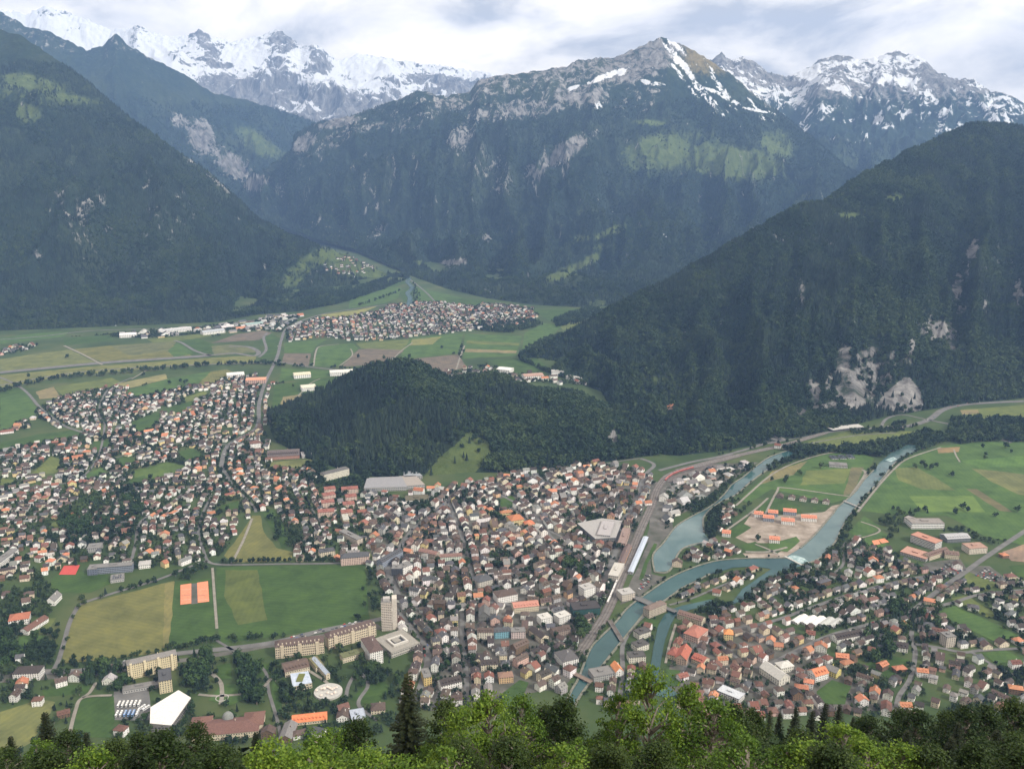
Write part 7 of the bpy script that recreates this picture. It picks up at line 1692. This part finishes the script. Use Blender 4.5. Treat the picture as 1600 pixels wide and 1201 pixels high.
def leafy_tree(seed, H, rad, clumps, per, leaf):
    """trunk, forking limbs and a crown of single leaves gathered in clumps"""
    rs = np.random.default_rng(seed)
    TV, TF = [], []
    base = H * .22
    lean = rs.normal(0, .03, 2)
    tube(TV, TF, [(lean[0] * z, lean[1] * z, z) for z in np.linspace(-2, H * .86, 7)], .030 * H * .6, .03, 7)
    cs = []
    for i in range(clumps):
        zf = rs.random() ** .75
        z = base + (H - base) * zf
        prof = math.sin(math.pi * min(1, .12 + .88 * zf ** .85)) ** .6 * (1 - .35 * zf)
        a = rs.uniform(0, 6.283); rr = rad * prof * math.sqrt(rs.uniform(.12, 1.0)) * rs.uniform(.8, 1.12)
        cs.append(np.array([rr * math.cos(a) + lean[0] * z, rr * math.sin(a) + lean[1] * z, z]))
    for c in cs[:60]:
        z0 = max(base * .8, c[2] - .35 * math.hypot(c[0], c[1]) - 1.0)
        p0 = (lean[0] * z0, lean[1] * z0, z0)
        mid = ((p0[0] + c[0]) / 2 + rs.normal(0, .25), (p0[1] + c[1]) / 2 + rs.normal(0, .25), (p0[2] + c[2]) / 2 + rs.uniform(-.3, .4))
        tube(TV, TF, [p0, mid, tuple(c)], .014 * H * .6, .025, 4)
    n = clumps * per
    C = np.repeat(np.array(cs), per, 0)
    size = np.repeat(rs.uniform(.3, 1.0, clumps) ** 1.2 * 1.25, per)
    d = rs.normal(0, 1, (n, 3)); d /= np.linalg.norm(d, axis=1)[:, None]
    rr = rs.random(n) ** .45
    P = C + d * (rr * size)[:, None] * np.array([1.25, 1.25, .62]) * (rad / 5.0)
    nrm = d * .35 + rs.normal(0, .75, (n, 3)) + np.array([0, 0, .55]); nrm /= np.linalg.norm(nrm, axis=1)[:, None]
    A = np.cross(nrm, rs.normal(0, 1, (n, 3))); A /= np.linalg.norm(A, axis=1)[:, None]
    B = np.cross(nrm, A)
    s = leaf * rs.uniform(.6, 1.25, n)[:, None]
    V = np.stack([P - A * s, P + B * s * .62 - nrm * s * .12, P + A * s, P - B * s * .62 - nrm * s * .12], 1).reshape(-1, 3)
    Fq = np.arange(n * 4).reshape(n, 4)
    return (TV, TF), (V, Fq)
def spruce_tree(seed, H, rad):
    rs = np.random.default_rng(seed)
    TV, TF = [], []
    tube(TV, TF, [(0, 0, z) for z in np.linspace(-2, H * .98, 6)], .016 * H, .02, 7)
    Ps, As, Bs, Ss = [], [], [], []
    z = H * .10
    while z < H * .985:
        f = (z - H * .10) / (H * .90)
        rr = rad * (1 - f) ** .85 * rs.uniform(.8, 1.1) + .12
        nb = int(6 + 7 * (1 - f))
        off = rs.uniform(0, 6.283)
        for k in range(nb):
            a = off + 6.283 * k / nb + rs.normal(0, .12)
            ln = rr * rs.uniform(.72, 1.1)
            droop = .35 * (1 - f) + rs.normal(0, .06) - .15 * f
            dir_ = np.array([math.cos(a), math.sin(a), -droop]); side = np.array([-math.sin(a), math.cos(a), 0.0])
            nn = max(3, int(ln / .17))
            for q in range(nn):
                w = (q + .5) / nn
                p = np.array([0, 0, z]) + dir_ * ln * w + np.array([0, 0, .14 * ln * w * w])
                for sgn in (-1, 1):
                    v = side * sgn * .75 + dir_ * .55 + np.array([0, 0, -.30]) + rs.normal(0, .16, 3)
                    L_ = (.30 + .30 * (1 - w)) * (.5 + .5 * (1 - f)) * rs.uniform(.8, 1.2) + .08
                    Ps.append(p); As.append(v / np.linalg.norm(v) * L_); Bs.append(np.cross(v, [0, 0, 1.0]) * .10 + np.array([0, 0, .05]))
        z += H * .022 * (1.15 - .45 * f)
    P, A, B = np.array(Ps), np.array(As), np.array(Bs)
    V = np.stack([P - B, P + A * .6 - B * 1.1, P + A, P + A * .5 + B * 1.2], 1).reshape(-1, 3)
    return (TV, TF), (V, np.arange(len(P) * 4).reshape(-1, 4))
FG = {'maple': [], 'beech': [], 'spruce': []}
for s in range(4):
    (tv, tf), (lv, lf) = leafy_tree(500 + s, 16.0, 5.0, 78, 92, .135)
    FG['maple'].append((mesh_py('trunk', tv, tf, [MAT['bark']]), mesh_np('crown', lv, lf, [MAT['maple_leaf']]), 16.0))
for s in range(4):
    (tv, tf), (lv, lf) = leafy_tree(520 + s, 18.0, 4.8, 112, 92, .145)
    FG['beech'].append((mesh_py('trunk', tv, tf, [MAT['bark']]), mesh_np('crown', lv, lf, [MAT['beech_leaf']]), 18.0))
for s in range(3):
    (tv, tf), (lv, lf) = spruce_tree(540 + s, 22.0, 3.5 + .3 * s)
    FG['spruce'].append((mesh_py('trunk', tv, tf, [MAT['bark']]), mesh_np('crown', lv, lf, [MAT['spruce_needle']]), 22.0))
FGL = [  # u, v of the tree top, distance, kind, widening
 (1025, 1044, 62, 'maple', .85), (1085, 1066, 66, 'maple', .8), (968, 1084, 64, 'maple', .75), (1120, 1100, 60, 'maple', 1.1), (770, 1074, 72, 'maple', 1.1), (815, 1090, 80, 'maple', .9), (485, 1140, 56, 'maple', 1.0), (455, 1158, 50, 'maple', 1.0), (1322, 1136, 52, 'maple', 1.15), (1270, 1160, 46, 'maple', 1.1), (1372, 1158, 50, 'maple', 1.0), (1588, 1150, 56, 'beech', 1.1),
 (884, 1086, 84, 'beech', 1.1), (855, 1096, 88, 'beech', 1.0), (700, 1092, 96, 'beech', 1.1), (730, 1100, 90, 'maple', 1.0), (560, 1120, 80, 'beech', 1.0), (520, 1130, 78, 'maple', .9), (300, 1136, 92, 'beech', 1.1), (258, 1138, 84, 'beech', 1.1), (215, 1140, 88, 'beech', 1.0), (180, 1152, 80, 'beech', 1.0), (100, 1138, 84, 'beech', 1.1), (50, 1150, 80, 'maple', 1.0), (10, 1160, 74, 'beech', 1.0), (350, 1160, 70, 'beech', 1.0),
 (1150, 1098, 92, 'beech', 1.1), (1190, 1110, 96, 'beech', 1.0), (1437, 1102, 112, 'beech', 1.2), (1400, 1108, 120, 'beech', 1.1), (1470, 1106, 118, 'beech', 1.2), (1510, 1100, 112, 'beech', 1.2), (1545, 1098, 116, 'beech', 1.2), (1585, 1090, 120, 'beech', 1.2), (1625, 1092, 120, 'beech', 1.2), (1362, 1112, 126, 'beech', 1.1), (1345, 1118, 130, 'beech', 1.0),
 (638, 1046, 92, 'spruce', 1.35), (70, 1102, 108, 'spruce', 1.2), (16, 1140, 98, 'spruce', 1.0), (134, 1134, 112, 'spruce', 1.0), (400, 1134, 98, 'spruce', 1.1), (1246, 1094, 150, 'spruce', 1.1), (1272, 1100, 146, 'spruce', 1.1), (1292, 1088, 150, 'spruce', 1.1), (1314, 1090, 156, 'spruce', 1.1), (1220, 1104, 150, 'spruce', 1.0), (1335, 1110, 150, 'spruce', 1.0), (1500, 1118, 100, 'spruce', 1.1), (1560, 1130, 86, 'spruce', 1.2), (1420, 1130, 90, 'spruce', 1.1), (1205, 1100, 140, 'spruce', 1.0),
]
rr_ = random.Random(5)
for u in range(-30, 1660, 46):
    base_v = float(np.interp(u, [0, 300, 600, 700, 1000, 1200, 1400, 1600], [1166, 1166, 1150, 1125, 1122, 1128, 1132, 1120]))
    k = 'spruce' if rr_.random() < (.35 if (u < 150 or 1180 < u < 1560) else .1) else ('maple' if rr_.random() < (.5 if 420 < u < 1150 else .18) else 'beech')
    FGL.append((u + rr_.uniform(-14, 14), base_v + 8 + rr_.uniform(0, 26), rr_.uniform(62, 96), k, 1.05))
for u in range(-20, 1640, 74):
    k = 'maple' if rr_.random() < (.6 if 430 < u < 1420 else .3) else 'beech'
    FGL.append((u + rr_.uniform(-20, 20), rr_.uniform(1152, 1182), rr_.uniform(38, 52), k, 1.0))
FGL = [(u, v if v < 1060 else v + 7, y, k, wd * .93) for u, v, y, k, wd in FGL]
KN = {'maple': 'bright green leafy tree', 'beech': 'dark green leafy tree', 'spruce': 'dark spruce'}
cnt = {'maple': 0, 'beech': 0, 'spruce': 0}
tot = {k: sum(1 for q in FGL if q[3] == k) for k in cnt}
WORDN = ['first', 'second', 'third', 'fourth', 'fifth', 'sixth', 'seventh', 'eighth', 'ninth', 'tenth', 'eleventh', 'twelfth', 'thirteenth', 'fourteenth', 'fifteenth', 'sixteenth', 'seventeenth', 'eighteenth', 'nineteenth', 'twentieth']
def nth(n):
    if n < 20: return WORDN[n]
    return {2: 'twenty-', 3: 'thirty-', 4: 'forty-', 5: 'fifty-'}[(n + 1) // 10] + (WORDN[(n + 1) % 10 - 1] if (n + 1) % 10 else 'tenth')
for u, v, y, k, wd in sorted(FGL):
    tip = at(u, v, y)
    gz_ = float(slope_z(tip.x, tip.y))
    h = max(6.0, tip.z - gz_)
    tm, cm, H = rr_.choice(FG[k])
    root = empty('spruce_tree' if k == 'spruce' else 'leafy_tree', (tip.x, tip.y, tip.z - h), rr_.uniform(0, 6.28))
    s = h / H
    hs = (s * .55 + .45 * 1.0) * wd if s < 1.6 else s * .8
    root.scale = (hs, hs, s)
    link('trunk', tm, root); link('crown', cm, root)
    if (u, v) == (638, 1046): lb = 'tall dark spruce rising alone above the leaves in front of the town centre'
    elif (u, v) == (1025, 1044): lb = 'bright maple-like tree reaching highest in front of the river channel'
    else: lb = f'{KN[k]} in the foreground, {nth(cnt[k])} of its kind from the left'
    cnt[k] += 1
    tag(root, lb, 'tree', 'foreground trees on the slope')
# woodland floor cover further down the slope
n = 1500
X = RNG.uniform(-700, 700, n); Y = RNG.uniform(130, 960, n)
Z = slope_z(X, Y)
scatter('forest', np.stack([X, Y, Z - 1], 1), RNG.uniform(12, 19, n), RNG.random(n) * 6.28, PROTO['far_broadleaf'] * 2 + PROTO['far_conifer'], 'woodland covering the slope below the foreground trees', 'forest')

# ================================================================== HAZE
def box_mesh(name, x0, x1, y0, y1, z0, z1, mats=()):
    V = [(x0, y0, z0), (x1, y0, z0), (x1, y1, z0), (x0, y1, z0), (x0, y0, z1), (x1, y0, z1), (x1, y1, z1), (x0, y1, z1)]
    return mesh_py(name, V, [(3, 2, 1, 0), (4, 5, 6, 7), (0, 1, 5, 4), (1, 2, 6, 5), (2, 3, 7, 6), (3, 0, 4, 7)], mats)
hm = bpy.data.materials.new('haze_air'); hm.use_nodes = True
ht = hm.node_tree; ht.nodes.clear()
ho = N(ht, 'ShaderNodeOutputMaterial'); hv = N(ht, 'ShaderNodeVolumePrincipled')
hv.inputs['Color'].default_value = HAZE_COLOR
hv.inputs['Density'].default_value = HAZE_DENSITY
hv.inputs['Anisotropy'].default_value = 0.0
L(ht, hv.outputs[0], ho.inputs['Volume'])
hz = link('haze', box_mesh('haze', -20500, 20500, -3100, 20500, -3, 3300, [hm]))
tag(hz, 'thin pale blue haze filling the valley air', 'haze', kind='stuff')
